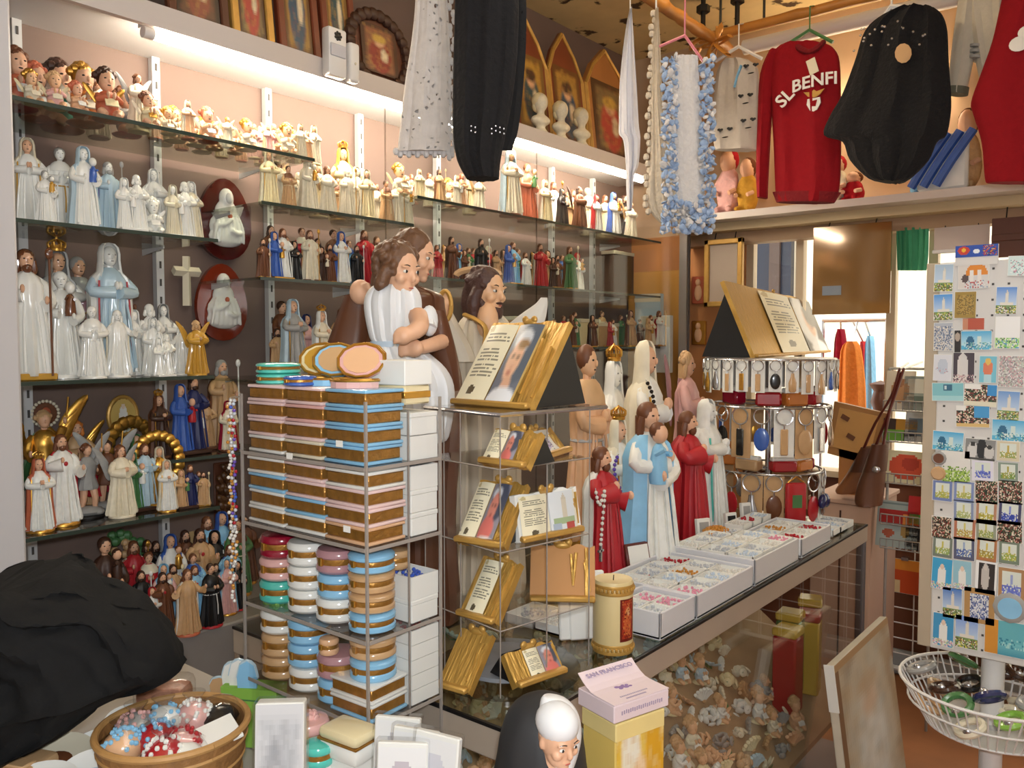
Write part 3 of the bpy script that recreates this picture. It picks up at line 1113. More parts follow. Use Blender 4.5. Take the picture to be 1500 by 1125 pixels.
def fig(t, loc, h, pal, where, group, glaze=False, rz=0.0, label=None, full=True):
    """pal: robe, mantle, hair, skin, base, accent"""
    F = cer if glaze else res
    rc, mc, hc, sk, bc, ac = pal
    if label is None:
        c1, c2 = CN.get(rc, rc), CN.get(mc, mc)
        cc = c1 if c1 == c2 else c1 + ' and ' + c2
        label = ' '.join(x for x in (('glazed ' if glaze else '') + cc, KINDN[t], 'figurine', where) if x)
    e = thing(NAMEN[t], label, 'figurine', loc, rz, h, group)
    M = dict(robe=F(rc), mantle=F(mc), hair=F(hc), skin=F(sk), base=F(bc), accent=F(ac), gold=GOLD, red=res('red'), eye=EYE if sk not in ('white', 'ivory', 'grey') else F('grey'), rock=res('grey'))
    for n, r, me in proto(t):
        if not full and n == 'face': continue
        obj(n, me, M[r], e)
    return e


# palettes
W = ('white', 'white', 'white', 'white', 'white', 'white')
WG = ('white', 'white', 'grey', 'white', 'white', 'gold')
IV = ('ivory', 'ivory', 'ivory', 'ivory', 'cream', 'gold')
CRM = ('cream', 'ivory', 'brown', 'skin', 'cream', 'gold')
CRB = ('ivory', 'tan', 'brown', 'skin', 'brown', 'gold')
BW = ('white', 'navy', 'white', 'white', 'white', 'blue')
BR = ('brown', 'darkbrown', 'darkbrown', 'skin', 'gold', 'ivory')
BK = ('black', 'black', 'darkbrown', 'skin', 'red', 'white')
BL = ('sky', 'blue', 'brown', 'skin', 'gold', 'gold')
WB = ('white', 'blue', 'brown', 'skin', 'gold', 'gold')
GRN = ('green', 'brown', 'brown', 'skin', 'gold', 'ivory')
RD = ('red', 'ivory', 'brown', 'skin', 'darkbrown', 'gold')
RW = ('white', 'red', 'brown', 'skin', 'gold', 'gold')
TN = ('tan', 'brown', 'darkbrown', 'skin', 'gold', 'cream')
GD = ('gold', 'gold', 'brown', 'skin', 'gold', 'cream')
GY = ('grey', 'paleblue', 'brown', 'skin', 'brown', 'red')
PK = ('pink', 'sky', 'brown', 'skin', 'gold', 'white')
TC = ('terracotta', 'pink', 'brown', 'skin', 'red', 'white')
TC2 = ('peach', 'ivory', 'terracotta', 'skin', 'terracotta', 'white')
TC3 = ('teal', 'grey', 'darkbrown', 'skin', 'terracotta', 'white')
CH = ('ivory', 'cream', 'gold', 'peach', 'cream', 'ivory')
CH2 = ('pink', 'cream', 'tan', 'peach', 'cream', 'ivory')


FOOT = dict(cherub=.30, pair=.24, archangel=.26, arms_spread=.24, niche=.28, angel=.22, madonna=.19, crowned=.19, madonna_child=.2, friar=.18, friar_child=.19, saint=.19, christ=.2)
PLACED = {}


def row(key, items, where, group, glaze=False, dy=0):
    """items: (photo x, height in photo pixels, type, palette, depth behind the shelf front)"""
    z, xf, xb, y0, y1 = SH[key]
    for i, it in enumerate(items):
        px, hp, t, pal, back = it[:5]
        top = {'crowned': 1.06, 'archangel': 1.1, 'cherub': 1.02, 'niche': .97}.get(t, .965)
        best = None
        lo, hi = xb + .03, max(xf - .03, xf - .06 - back)
        for s_ in range(40):           # stand it where its foot is clear of the ones already placed
            X = xf - .06 - back + (.012 * ((s_ + 1) // 2) * (1 if s_ % 2 else -1))
            if X < lo or X > hi or (hp > 90 and s_ > 9 and best is not None): continue
            Q = at(px, 400, X=X)
            p = Vector((X, Q.y, z + .0005))
            h = hp * depth(p) / FPX / top
            r_ = FOOT.get(t, .2) * h
            if X - r_ * .7 < xb - .02 or Q.y + r_ > y1 - .004 and key != 'A4': bad = .5 * r_
            else: bad = 0
            for (bx, by, br) in PLACED.setdefault(key, []):
                bad += max(0, (r_ + br) * .93 - math.hypot(bx - X, by - Q.y))
            if best is None or bad < best[0] - 1e-6: best = (bad, p, h, r_)
            if bad == 0: break
        bad, p, h, r_ = best
        if bad > .75 * r_ and hp < 90: continue
        PLACED[key].append((p.x, p.y, r_))
        fig(t, p, h, pal, where, group, it[5] if len(it) > 5 else glaze, random.uniform(-.35, .12))


# --- shelf A0: cherubs
row('A0', [(34, 98, 'cherub', TC, .08), (62, 92, 'cherub', TC2, .16), (54, 56, 'cherub', CH, .0), (97, 112, 'cherub', TC3, .18), (88, 60, 'cherub', CH2, 0),
           (130, 98, 'cherub', ('orange', 'ivory', 'gold', 'skin', 'terracotta', 'ivory'), .16), (120, 52, 'cherub', TC2, .0), (150, 82, 'angel', CRB, .2), (163, 84, 'cherub', ('terracotta', 'gold', 'darkbrown', 'skin', 'terracotta', 'cream'), .05), (190, 78, 'cherub', ('grey', 'tan', 'brown', 'skin', 'red', 'ivory'), .14),
           (208, 84, 'angel', ('ivory', 'grey', 'brown', 'skin', 'cream', 'gold'), .05)], 'at the end post side of the top shelf', 'cherubs on the top shelf')
SM = []
for i in range(26):
    px = 222 + i * 9.6
    SM.append((px, random.choice((44, 50, 56)), random.choice(('cherub', 'cherub', 'angel', 'madonna')), random.choice((CH, CH2, CH, TC2, CRM)), (.02, .09, .16)[i % 3]))
row('A0', SM, 'in the crowd on the top shelf below the tube', 'small cherubs crowded on the top shelf')
# --- shelf A1: glazed white and blue saints
row('A1', [(45, 128, 'madonna', ('white', 'ivory', 'white', 'skin', 'white', 'gold'), .10), (70, 78, 'friar_child', WG, .0), (92, 120, 'friar', WG, .10),
           (126, 118, 'madonna_child', ('white', 'paleblue', 'white', 'white', 'white', 'blue'), .08), (162, 103, 'saint', ('paleblue', 'purple', 'grey', 'white', 'blue', 'grey'), .0),
           (194, 84, 'pair', W, .02), (228, 100, 'madonna', W, .08), (226, 58, 'cherub', W, .0), (248, 62, 'madonna_child', W, .0), (264, 84, 'pair', ('white', 'ivory', 'white', 'white', 'white', 'white'), .1),
           (282, 86, 'madonna', ('ivory', 'white', 'white', 'white', 'yellow', 'navy'), .02)], 'on the blue and white shelf', 'glazed saints on the second shelf', True)
# --- shelf A2: tall white statues
row('A2', [(38, 190, 'saint', ('white', 'white', 'brown', 'skin', 'gold', 'brown'), .05), (84, 200, 'crowned', ('white', 'grey', 'white', 'skin', 'white', 'grey'), .20), (88, 155, 'friar_child', ('white', 'white', 'white', 'white', 'white', 'brown'), .04),
           (114, 172, 'friar', ('mauve', 'grey', 'grey', 'skin', 'grey', 'gold'), .25), (160, 190, 'madonna', ('paleblue', 'white', 'grey', 'white', 'white', 'red'), .18), (133, 105, 'friar', W, .03), (170, 98, 'arms_spread', ('white', 'ivory', 'white', 'white', 'white', 'white'), .03),
           (176, 102, 'saint', ('ivory', 'ivory', 'brown', 'skin', 'ivory', 'brown'), .15), (198, 80, 'friar_child', ('white', 'white', 'brown', 'skin', 'gold', 'tan'), .02), (206, 104, 'pair', W, .14), (222, 84, 'madonna_child', W, .06), (236, 62, 'pair', W, .0),
           (238, 100, 'madonna', ('white', 'grey', 'white', 'white', 'white', 'grey'), .2), (263, 72, 'arms_spread', W, .04), (286, 80, 'angel', ('gold', 'gold', 'tan', 'tan', 'gold', 'gold'), .08)],
    'on the tall white statue shelf', 'statues on the third shelf', True)
# --- shelf A3: gilded angels
row('A3', [(48, 118, 'crowned', ('white', 'terracotta', 'brown', 'skin', 'gold', 'gold'), .0), (82, 132, 'christ', ('white', 'red', 'brown', 'skin', 'gold', 'gold'), .04), (58, 175, 'archangel', ('gold', 'gold', 'tan', 'skin', 'gold', 'green'), .2),
           (106, 126, 'angel', ('tan', 'gold', 'orange', 'skin', 'gold', 'gold'), .2), (120, 122, 'archangel', ('grey', 'grey', 'brown', 'skin', 'black', 'red'), .08), (150, 118, 'archangel', ('brown', 'grey', 'darkbrown', 'skin', 'black', 'crimson'), .08),
           (170, 105, 'angel', ('ivory', 'grey', 'brown', 'skin', 'ivory', 'gold'), .04), (196, 96, 'pair', ('paleblue', 'green', 'brown', 'skin', 'darkbrown', 'white'), .02), (190, 128, 'niche', ('white', 'green', 'brown', 'skin', 'gold', 'gold'), .16),
           (226, 112, 'niche', ('gold', 'ivory', 'brown', 'skin', 'gold', 'gold'), .14), (238, 74, 'madonna', ('white', 'ivory', 'brown', 'skin', 'gold', 'gold'), .0), (266, 62, 'pair', ('navy', 'tan', 'brown', 'skin', 'darkbrown', 'green'), .04),
           (292, 50, 'saint', TN, .06), (280, 48, 'pair', GRN, .0)], 'on the gilded angel shelf', 'painted angels on the fourth shelf')
row('A3b', [(228, 100, 'crowned', ('darkbrown', 'brown', 'black', 'skin', 'brown', 'gold'), .02), (270, 112, 'pair', ('navy', 'blue', 'darkbrown', 'skin', 'darkbrown', 'red'), .04), (290, 76, 'pair', ('tan', 'crimson', 'brown', 'skin', 'brown', 'white'), .0),
            (322, 126, 'saint', ('tan', 'brown', 'grey', 'skin', 'brown', 'white'), .08), (330, 72, 'madonna_child', ('ivory', 'crimson', 'brown', 'skin', 'brown', 'white'), .0)], 'on the short shelf beside the box stand', 'carved groups on the short shelf')
# --- base of the cabinet: crowd of painted saints
CR = []
for i, px in enumerate(range(186, 356, 11)):
    CR.append((px, random.choice((88, 100, 112)), random.choice(('saint', 'madonna_child', 'pair', 'friar', 'christ', 'madonna')), random.choice((RD, BR, TN, GRN, BL, PK, BK, WB)), .16))
for i, px in enumerate(range(196, 350, 16)):
    CR.append((px, random.choice((70, 80, 88)), random.choice(('saint', 'madonna_child', 'friar', 'christ', 'madonna')), random.choice((RW, BR, TN, CRB, BL, PK, BK, GRN)), .03))
row('A4', CR, 'crowded at the foot of the cabinet', 'painted saints crowded on the cabinet base')
row('A4', [(143, 150, 'friar_child', ('darkbrown', 'darkbrown', 'darkbrown', 'skin', 'darkbrown', 'darkbrown'), .04)], 'standing behind the black cloth', None)
row('A4', [(265, 96, 'arms_spread', ('tan', 'white', 'brown', 'skin', 'terracotta', 'white'), -.10), (300, 92, 'friar', ('black', 'black', 'darkbrown', 'skin', 'red', 'white'), -.09)], 'at the edge of the cabinet base', None)
# --- section B
B1 = [(504, 120, 'crowned', ('cream', 'yellow', 'brown', 'peach', 'cream', 'gold'), .14)]
for i in range(15):
    B1.append((396 + i * 14.2, random.choice((62, 70, 78)), ('madonna', 'friar', 'madonna_child', 'angel', 'saint')[(i * 3) % 5], (CRM, IV, CRB, IV, TN)[(i * 2) % 5], (.0, .09)[i % 2]))
row('B1', B1, 'on the cream saint shelf', 'cream saints on the tube-lit shelf')
B2 = []
for i in range(15):
    B2.append((386 + i * 11.4, (58, 68, 76, 82)[(i * 7) % 4], ('saint', 'friar', 'madonna', 'friar_child', 'pair', 'christ')[(i * 5) % 6], (BR, BL, CRB, BR, BK, TN, WB, RD)[(i * 3) % 8], (.0, .10)[i % 2]))
row('B2', B2, 'on the brown saint shelf', 'brown and blue saints on the middle shelf')
row('B3', [(428, 112, 'madonna', ('grey', 'paleblue', 'brown', 'skin', 'gold', 'gold'), .05), (470, 104, 'crowned', ('ivory', 'white', 'tan', 'skin', 'gold', 'gold'), .04), (448, 88, 'madonna', ('pink', 'navy', 'brown', 'skin', 'gold', 'gold'), .12),
           (500, 96, 'christ', ('tan', 'brown', 'brown', 'skin', 'gold', 'gold'), .12), (405, 70, 'saint', TN, .12), (412, 108, 'friar', ('brown', 'brown', 'darkbrown', 'skin', 'gold', 'ivory'), .2)], 'below the brown saint shelf', 'painted ladies beside the tall brown statue')
# --- section C
C1 = []
for i in range(9):
    C1.append((586 + i * 14.5, random.choice((44, 50, 58)), ('cherub', 'angel', 'pair', 'saint', 'madonna')[(i * 2) % 5], (CH, CRM, TN, TC2, CRB)[(i * 3) % 5], (.0, .10)[i % 2]))
C1 += [(748, 96, 'madonna', ('ivory', 'paleblue', 'tan', 'peach', 'brown', 'gold'), .0), (772, 84, 'friar_child', ('terracotta', 'brown', 'brown', 'peach', 'brown', 'green'), .04)]
for i in range(11):
    C1.append((798 + i * 12.5, (62, 70, 54, 64)[i % 4], ('madonna', 'friar', 'angel', 'pair', 'madonna_child', 'saint')[(i * 5) % 6], (CRM, BR, WB, IV, BK, RW, CRB)[(i * 2) % 7], (.0, .11)[i % 2]))
row('C1', C1, 'on the shelf below the second tube', 'figurines below the second tube')
C2 = []
for i in range(20):
    C2.append((640 + i * 10.8, (50, 58, 64, 54)[(i * 3) % 4], ('saint', 'friar', 'pair', 'madonna', 'christ', 'madonna_child')[(i * 5) % 6], (RD, BR, GRN, BK, TN, BL, RW)[(i * 4) % 7], (.02, .13)[i % 2]))
row('C2', C2, 'on the dim far shelf', 'small dark saints on the far shelf')
C3 = []
for i in range(12):
    C3.append((812 + i * 14, (40, 46, 52)[i % 3], ('madonna', 'saint', 'pair', 'friar')[(i * 3) % 4], (CRB, TN, RW, BR, GRN)[(i * 2) % 5], (.02, .12)[i % 2]))
row('C3', C3, 'on the low far shelf', 'small saints on the low far shelf')
for i, (px, wpx, hpx, key, c) in enumerate(((855, 40, 36, 'C3', 'cream'), (884, 44, 30, 'C3', 'tan'), (760, 42, 40, 'C3', 'tan'), (905, 46, 60, 'C2', 'darkbrown'))):
    z, xf, xb, _, _ = SH[key]
    p = at(px, 400, X=xf - .19)
    k = depth(p) / FPX
    t = thing('gift_carton', '%s cardboard gift carton at the back of the far shelves' % CN.get(c, c), 'carton', (p.x, p.y, z), group='gift cartons at the back of the shelves')
    obj('body', MB().box((0, 0, hpx * k / 2), (.08, wpx * k * 1.2, hpx * k), None, .003).mesh('b', False), pap(c), t)
    obj('lid', MB().box((0, 0, hpx * k + .008), (.084, wpx * k * 1.2 + .004, .018), None, .002).mesh('b', False), pap('ivory'), t)

# ================================================================== things hung on the shelving wall
def wall_at(px, py, X=-2.54): return at(px, py, X=X)


def oval_plaque(px, py, hp, lab, dark):
    p = wall_at(px, py)
    k = depth(p) / FPX
    H = hp * k
    t = thing('relief_plaque', lab, 'plaque', (p.x, p.y, p.z))
    egg = [(.36 * math.cos(a) * (1 - .16 * math.sin(a)), .5 * math.sin(a)) for a in (2 * PI * i / 28 for i in range(28))]
    m = MB().prism([(a * H, b * H) for a, b in egg], 0, .018, 'YZ')
    obj('board', m.mesh('b'), mt('varnished red wood ' + ('dark' if dark else 'light'), '4a1412' if dark else '7c2c17', .18, 0, .3, 8, coat=.7), t)
    b = MB().ell((.022, 0, -.10 * H), (.020, .24 * H, .20 * H)).ell((.022, 0, -.22 * H), (.022, .25 * H, .13 * H))
    b.ell((.022, 0, .08 * H), (.018, .16 * H, .16 * H)).ell((.024, 0, .25 * H), (.022, .095 * H, .13 * H))
    for i in range(7):
        y = (-.18 + .06 * i) * H
        b.tube([(.036, y * .7, .06 * H), (.042, y, -.10 * H), (.038, y * 1.15, -.30 * H)], [.004, .010 * H + .003, .010 * H + .002], 6, 2)
    b.tube([(.034, -.2 * H, -.10 * H), (.046, -.08 * H, -.08 * H), (.048, .02 * H, .0 * H)], .028 * H, 8, 2)
    b.tube([(.034, .21 * H, -.14 * H), (.046, .1 * H, -.18 * H), (.048, .02 * H, -.14 * H)], .028 * H, 8, 2)
    obj('relief_figure', sculpt(b, .004, 2), cer('white'), t)
    obj('face', MB().ell((.040, 0, .25 * H), (.014, .05 * H, .068 * H)).mesh('f'), cer('white'), t)
    obj('heart', MB().ell((.046, 0, .03 * H), (.008, .028 * H, .036 * H)).mesh('h'), res('terracotta'), t)


oval_plaque(326, 322, 118, 'dark red oval wooden plaque with white relief figure, upper one by the cross', True)
oval_plaque(322, 443, 112, 'orange red oval wooden plaque with white relief figure below the dark one', False)
p = wall_at(272, 412)
k = depth(p) / FPX
t = thing('wall_cross', 'plain ivory wall cross hanging beside the oval plaques', 'cross', p)
s = k
obj('upright', MB().tube([(.006, 0, -36 * s), (.006, 0, 36 * s)], [7 * s, 6 * s], 4).mesh('u', False), cer('ivory'), t)
obj('crossbar', MB().tube([(.006, -20 * s, 14 * s), (.006, 20 * s, 14 * s)], [7 * s, 7 * s], 4).mesh('u', False), cer('ivory'), t)
# oval icon and round medallion
p = wall_at(178, 609)
k = depth(p) / FPX
t = thing('oval_icon', 'small oval icon in a gilt frame with white lady on yellow ground', 'icon', p)
c = Cv(30, 40, 'd9b869').ell(.5, .52, .16, .36, 'f3f0e8').ell(.5, .22, .08, .08, 'f0d8c0').speck(.1, .72, .9, 1, ['f4f2ea', 'd8dfe8', 'b9bfa0'], .8)
m_ = c.a.copy()
me = c.mesh('print', 38 * k, 50 * k)
bm = bmesh.new(); bm.from_mesh(me)
dl = [f for f in bm.faces if ((f.calc_center_median().x / (19 * k)) ** 2 + ((f.calc_center_median().z - 25 * k) / (25 * k)) ** 2) > 1]
bmesh.ops.delete(bm, geom=dl, context='FACES'); bm.to_mesh(me); bm.free()
obj('picture', me, PRINT, t, (.012, 0, -25 * k), (0, 0, PI / 2))
obj('frame', MB().tube([(.008, 21 * k * math.cos(a), 28 * k * math.sin(a)) for a in (2 * PI * i / 28 for i in range(29))], 3.2 * k, 8).mesh('f'), GOLDP, t)
p = wall_at(65, 606)
k = depth(p) / FPX
t = thing('round_medallion', 'round brown medallion ringed with pearl beads on the wall', 'medallion', p)
obj('disc', MB().lathe([(17 * k, 0), (16 * k, .008), (.001, .01)], 24).mesh('d'), res('brown'), t, (0, 0, 0), (0, PI / 2, 0))
obj('relief', MB().ell((.012, 0, 0), (.008, 7 * k, 10 * k)).mesh('d'), res('terracotta'), t)
m = MB()
for i in range(22):
    a = 2 * PI * i / 22
    m.ell((.006, 18.5 * k * math.cos(a), 18.5 * k * math.sin(a)), 2.6 * k, None, 7, 5)
obj('pearl_ring', m.mesh('p'), cer('ivory'), t)
# tan scroll and carved relief
p = wall_at(287, 830)
k = depth(p) / FPX
solo('parchment_scroll', MB().rings([[(p.x + .012 + .006 * math.cos(th), p.y + (wd * k) * math.cos(th) * 1.0, p.z + z * k + (.006 * math.sin(th))) for th in (2 * PI * j / 16 for j in range(16))]
                                     for wd, z in ((19, -8), (17, 0), (16, 20), (17, 45), (18, 52))]), mt('tan parchment', 'b99a6a', .8, 0, .12, 8),
     'tan hanging parchment scroll on the back wall', 'scroll')
p = wall_at(328, 740)
k = depth(p) / FPX
m = MB()
for i in range(46):
    a, r_ = i * 2.4, math.sqrt(i / 46)
    m.ell((.014 + .01 * random.random(), 15 * k * r_ * math.cos(a), 62 * k * r_ * math.sin(a)), (.012, 5 * k, 8 * k), (random.random(), 0, 0), 7, 5)
t = thing('carved_relief', 'tall dark carved wooden wall relief beside the bead strand', 'relief', p)
obj('carving', m.mesh('c'), mt('carved walnut', '5b3a20', .4, 0, .3, 30), t)
obj('panel', MB().box((.004, 0, 0), (.008, 34 * k, 128 * k), None, .003).mesh('c'), DWOOD, t)
# wreath behind the big friar
p = at(176, 812, X=-2.5)
k = depth(p) / FPX
t = thing('flower_wreath', 'small dark green wreath with pale figures behind the big friar', 'wreath', p)
m, m2 = MB(), MB()
for i in range(30):
    a = 2 * PI * i / 30
    m.ell((random.uniform(0, .02), 24 * k * math.cos(a) + random.uniform(-5, 5) * k, 28 * k * math.sin(a) + random.uniform(-5, 5) * k), 7 * k, None, 6, 5)
for i in range(9): m2.ell((.025, random.uniform(-16, 16) * k, random.uniform(-20, 20) * k), 6 * k, None, 7, 5)
obj('leaves', m.mesh('l'), res('green'), t)
obj('blossoms', m2.mesh('l'), res('tan'), t)
obj('hook', BX(-.05, 0, -.003, .003, -.003, .003).mesh('h', False), ALU, t)

# ------------------------------------------------------------------ icons standing on the pelmet
IC = []
for i in range(5):
    c = Cv(32, 48, ('4a2a1c', '7a5a2c', '52351f', '6a4420', '3b2a22')[i])
    c.rect(.12, .08, .88, .94, ('8a5a3c', 'b38a3a', '7f6c46', 'a8813a', '6d4a35')[i])
    c.ell(.5, .62, .3, .36, ('8c2f28', '2f4a52', 'b6453a', '30506a', '94503c')[i]).ell(.5, .33, .15, .12, 'd8ab86').ell(.5, .27, .2, .09, ('c8a44a', '463022')[i % 2])
    c.ell(.62, .6, .1, .14, 'e2d2b0').speck(.1, .05, .9, .95, ['c9a04c', '40281a', '9c4a38'], .12, i).blur(1)
    IC.append(c)


def icon(px, top, bot, wpx, style, i, lab, lean=.12):
    """picture standing on the pelmet top; its foot may be hidden behind the pelmet edge"""
    X = FX - .10
    a = at(px - wpx / 2, 100, X=X).y
    b = at(px + wpx / 2, 100, X=X).y
    zt = at(px, top, X=X).z
    H = max(.18, zt - ftz)
    Wd = b - a
    t = thing('icon_picture', lab, 'icon', (X, (a + b) / 2, ftz + .001), (0, -lean, 0))
    wood = (DWOOD, GOLDP, mt('red brown wood', '7a3a22', .4, 0, .25, 6), WOOD)[style[1]]
    if style[0] == 'gothic':
        pg = [(-Wd / 2, 0), (Wd / 2, 0), (Wd / 2, H * .62), (Wd * .3, H * .82), (0, H), (-Wd * .3, H * .82), (-Wd / 2, H * .62)]
        obj('panel', MB().prism(pg, -.012, .012, 'YZ').mesh('p', False), wood, t)
        m = MB()
        for q0, q1 in zip(pg, pg[1:] + pg[:1]): m.tube([(.012, q0[0] * .95, .01 + q0[1] * .96), (.012, q1[0] * .95, .01 + q1[1] * .96)], .011, 6)
        obj('moulding', m.mesh('m'), GOLDP, t)
        obj('painting', IC[i].mesh('print', Wd * .74, H * .62), PRINT, t, (.014, 0, H * .06), (0, 0, PI / 2))
    elif style[0] == 'oval':
        obj('panel', MB().lathe([(Wd * .5, 0), (Wd * .5, .018), (.001, .018)], 28).mesh('p'), wood, t, (-.01, 0, H / 2), (0, PI / 2, 0), (H / Wd, 1, 1))
        m = MB()
        for j in range(26):
            a_ = 2 * PI * j / 26
            m.ell((.015, Wd * .48 * math.cos(a_), H / 2 + H * .48 * math.sin(a_)), (.016, .024, .024), None, 7, 5)
        obj('carved_rim', m.mesh('m'), res('darkbrown'), t)
        obj('painting', IC[i].mesh('print', Wd * .6, H * .66), PRINT, t, (.016, 0, H * .17), (0, 0, PI / 2))
    else:
        f = .028
        m = MB()
        m.box((0, -Wd / 2 + f / 2, H / 2), (.024, f, H), None, .004).box((0, Wd / 2 - f / 2, H / 2), (.024, f, H), None, .004)
        m.box((0, 0, f / 2), (.024, Wd - 2 * f, f), None, .004).box((0, 0, H - f / 2), (.024, Wd - 2 * f, f), None, .004)
        obj('frame', m.mesh('f', False), wood, t)
        obj('painting', IC[i].mesh('print', Wd - 2 * f, H - 2 * f), PRINT, t, (.004, 0, f), (0, 0, PI / 2))
        obj('backing', MB().box((-.004, 0, H / 2), (.008, Wd - .01, H - .01)).mesh('b', False), DWOOD, t)


icon(292, -110, 0, 90, ('sq', 0), 4, 'dark framed icon at the left end of the pelmet')
icon(372, -110, 0, 62, ('sq', 1), 2, 'icon with red robed figure in a beaded frame')
icon(440, -110, 0, 60, ('sq', 2), 3, 'icon in a plain red brown wooden frame beside the white sensor')
icon(500, -110, 0, 50, ('sq', 2), 1, 'tall icon behind the white alarm sensor')
icon(555, 18, 110, 86, ('oval', 0), 0, 'oval icon with dark carved flower rim beside the lace shawl')
icon(781, 20, 150, 54, ('gothic', 2), 1, 'pointed gothic icon half hidden by the black shawl')
icon(835, 42, 200, 52, ('gothic', 2), 3, 'pointed gothic icon behind the white busts')
icon(897, 66, 220, 66, ('gothic', 3), 2, 'wide pointed gothic icon beside the white scarf')

# white busts on the pelmet
for px, hp, lab in ((792, 58, 'beside the black shawl'), (822, 56, 'between the other two busts'), (852, 56, 'in front of the widest gothic icon')):
    p = at(px, 180, X=FX - .03)
    h = hp * depth(p) / FPX
    t = thing('plaster_bust', 'small cream plaster bust on the pelmet ' + lab, 'bust', (p.x, p.y, ftz + .001), -.2, h, 'plaster busts on the pelmet')
    obj('bust', cached('bust', lambda: sculpt(MB().ell((0, 0, .74), (.2, .18, .24)).tube([(0, 0, .3), (0, 0, .6)], .1).ell((0, 0, .3), (.18, .3, .14)).lathe([(.2, 0), (.14, .06), (.1, .14), (.2, .22), (.1, .3)], 16).ell((.19, 0, .72), (.04, .03, .06)), .03, 4)), res('ivory'), t)
    obj('hair', cached('busth', lambda: MB().ell((-.05, 0, .80), (.2, .21, .2)).ell((-.1, 0, .66), (.12, .18, .16)).mesh('h')), res('cream'), t)

# white alarm sensors clipped on the pelmet
a0 = at(493, 112, X=FX + .03)
k = depth(a0) / FPX
t = thing('alarm_sensor', 'white alarm sensor box with a dark paw shaped mark on the pelmet', 'sensor', (FX, a0.y, a0.z))
obj('case', MB().box((.02, 0, 34 * k), (.038, 34 * k, 70 * k), None, .008, 2).mesh('c'), WHITEP, t)
obj('lens', MB().box((.040, 0, 36 * k), (.006, 28 * k, 18 * k), None, .002).mesh('c'), mt('frosted lens', 'c4c4cc', .3), t)
m = MB()
for i in range(7):
    a = i * 2 * PI / 7
    m.ell((.040, 5 * k * math.cos(a), 57 * k + 5 * k * math.sin(a)), (.0025, 2.4 * k, 2.4 * k), None, 6, 4)
obj('mark', m.ell((.040, 0, 57 * k), (.0025, 3.5 * k, 3.5 * k), None, 6, 4).mesh('m'), BLACKM, t)
a1 = at(519, 120, X=FX + .03)
t = thing('alarm_sensor', 'smaller rounded white alarm sensor beside the marked one', 'sensor', (FX, a1.y, a1.z))
obj('case', MB().box((.018, 0, 28 * k), (.036, 20 * k, 58 * k), None, .01, 3).mesh('c'), WHITEP, t)
obj('lamp', MB().ell((.037, 0, 26 * k), (.003, 2 * k, 2 * k), None, 8, 5).mesh('l'), cer('ivory'), t)

# ------------------------------------------------------------------ shawls
LACEW = lacemat('white lace', 'ddd5cf', 60, .10)
LACEB = lacemat('black lace', '100f11', 60, .16)
KNITW = mt('white knit', 'dcd8d6', .95, 0, .1, 70, .6)
KNITC = mt('cream crochet', 'd9cbb6', .95, 0, .15, 60, .8)
BLUEF = mt('pale blue ruffle yarn', '9fb6d8', .95, 0, .25, 60, .6)


def hang_origin(rows, **pl):
    y = max(r[0] for r in rows)
    xs = [r for r in rows if r[0] == y][0]
    return at((xs[1] + xs[2]) / 2, y, **pl)


def cord_up(t, p, ztop, r=.002, mat=None):
    obj('cord', MB().tube([(0, 0, 0), (0, 0, ztop - p.z)], r, 5).mesh('cord'), mat or WHITEP, t, p - Vector(t.location))


# white lace shawl
rows = [(-60, 606, 650), (0, 606, 658), (60, 600, 662), (120, 590, 664), (180, 583, 665), (222, 578, 664)]
D1 = 2.28
o_ = hang_origin(rows, D=D1)
t = thing('lace_shawl', 'white lace shawl hanging in front of the tube light', 'shawl', o_)
obj('cloth', silh(rows, -.02, 60, 7, .3, 0, 4, D=D1).mesh('c', org=o_), LACEW, t)
m = MB()
for i in range(26):
    q = at(662 + 4 * math.sin(i * 1.7), -20 + i * 10, D=D1)
    m.ell(q, (.008, .008, .012), None, 6, 4)
for i in range(14):
    q = at(580 + i * 6.3, 222 + 4 * (i % 2), D=D1)
    m.ell(q, (.009, .009, .011), None, 6, 4)
obj('scalloped_edge', m.mesh('e', org=o_), KNITW, t)
cord_up(t, at(628, -55, D=D1), 2.95, .004)
# black lace shawl
rows = [(-60, 664, 756), (0, 664, 762), (80, 662, 760), (150, 661, 752), (200, 662, 742), (235, 668, 735), (262, 682, 732)]
D2 = 2.18
o_ = hang_origin(rows, D=D2)
t = thing('lace_shawl', 'black lace shawl hanging beside the white lace one', 'shawl', o_)
obj('cloth', silh(rows, -.04, 64, 8, .16, 1, 4, D=D2).mesh('c', org=o_), mt('black crepe', '131215', .95, 0, .3, 60, .5), t)
rows2 = [(-60, 730, 772), (40, 728, 774), (120, 722, 770), (190, 715, 762), (220, 712, 752)]
obj('lace_border', silh(rows2, -.006, 40, 7, .4, 0, 4, D=D2 + .03).mesh('c', org=o_), LACEB, t)
m = MB()
for i in range(9):
    for j in range(2): m.ell(at(690 + i * 6, 185 + j * 7 + (i % 3) * 2, D=D2 - .035), (.003, .003, .003), None, 5, 4)
obj('sequins', m.mesh('s', org=o_), SILV, t)
cord_up(t, at(712, -55, D=D2), 2.95, .004, BLACKM)
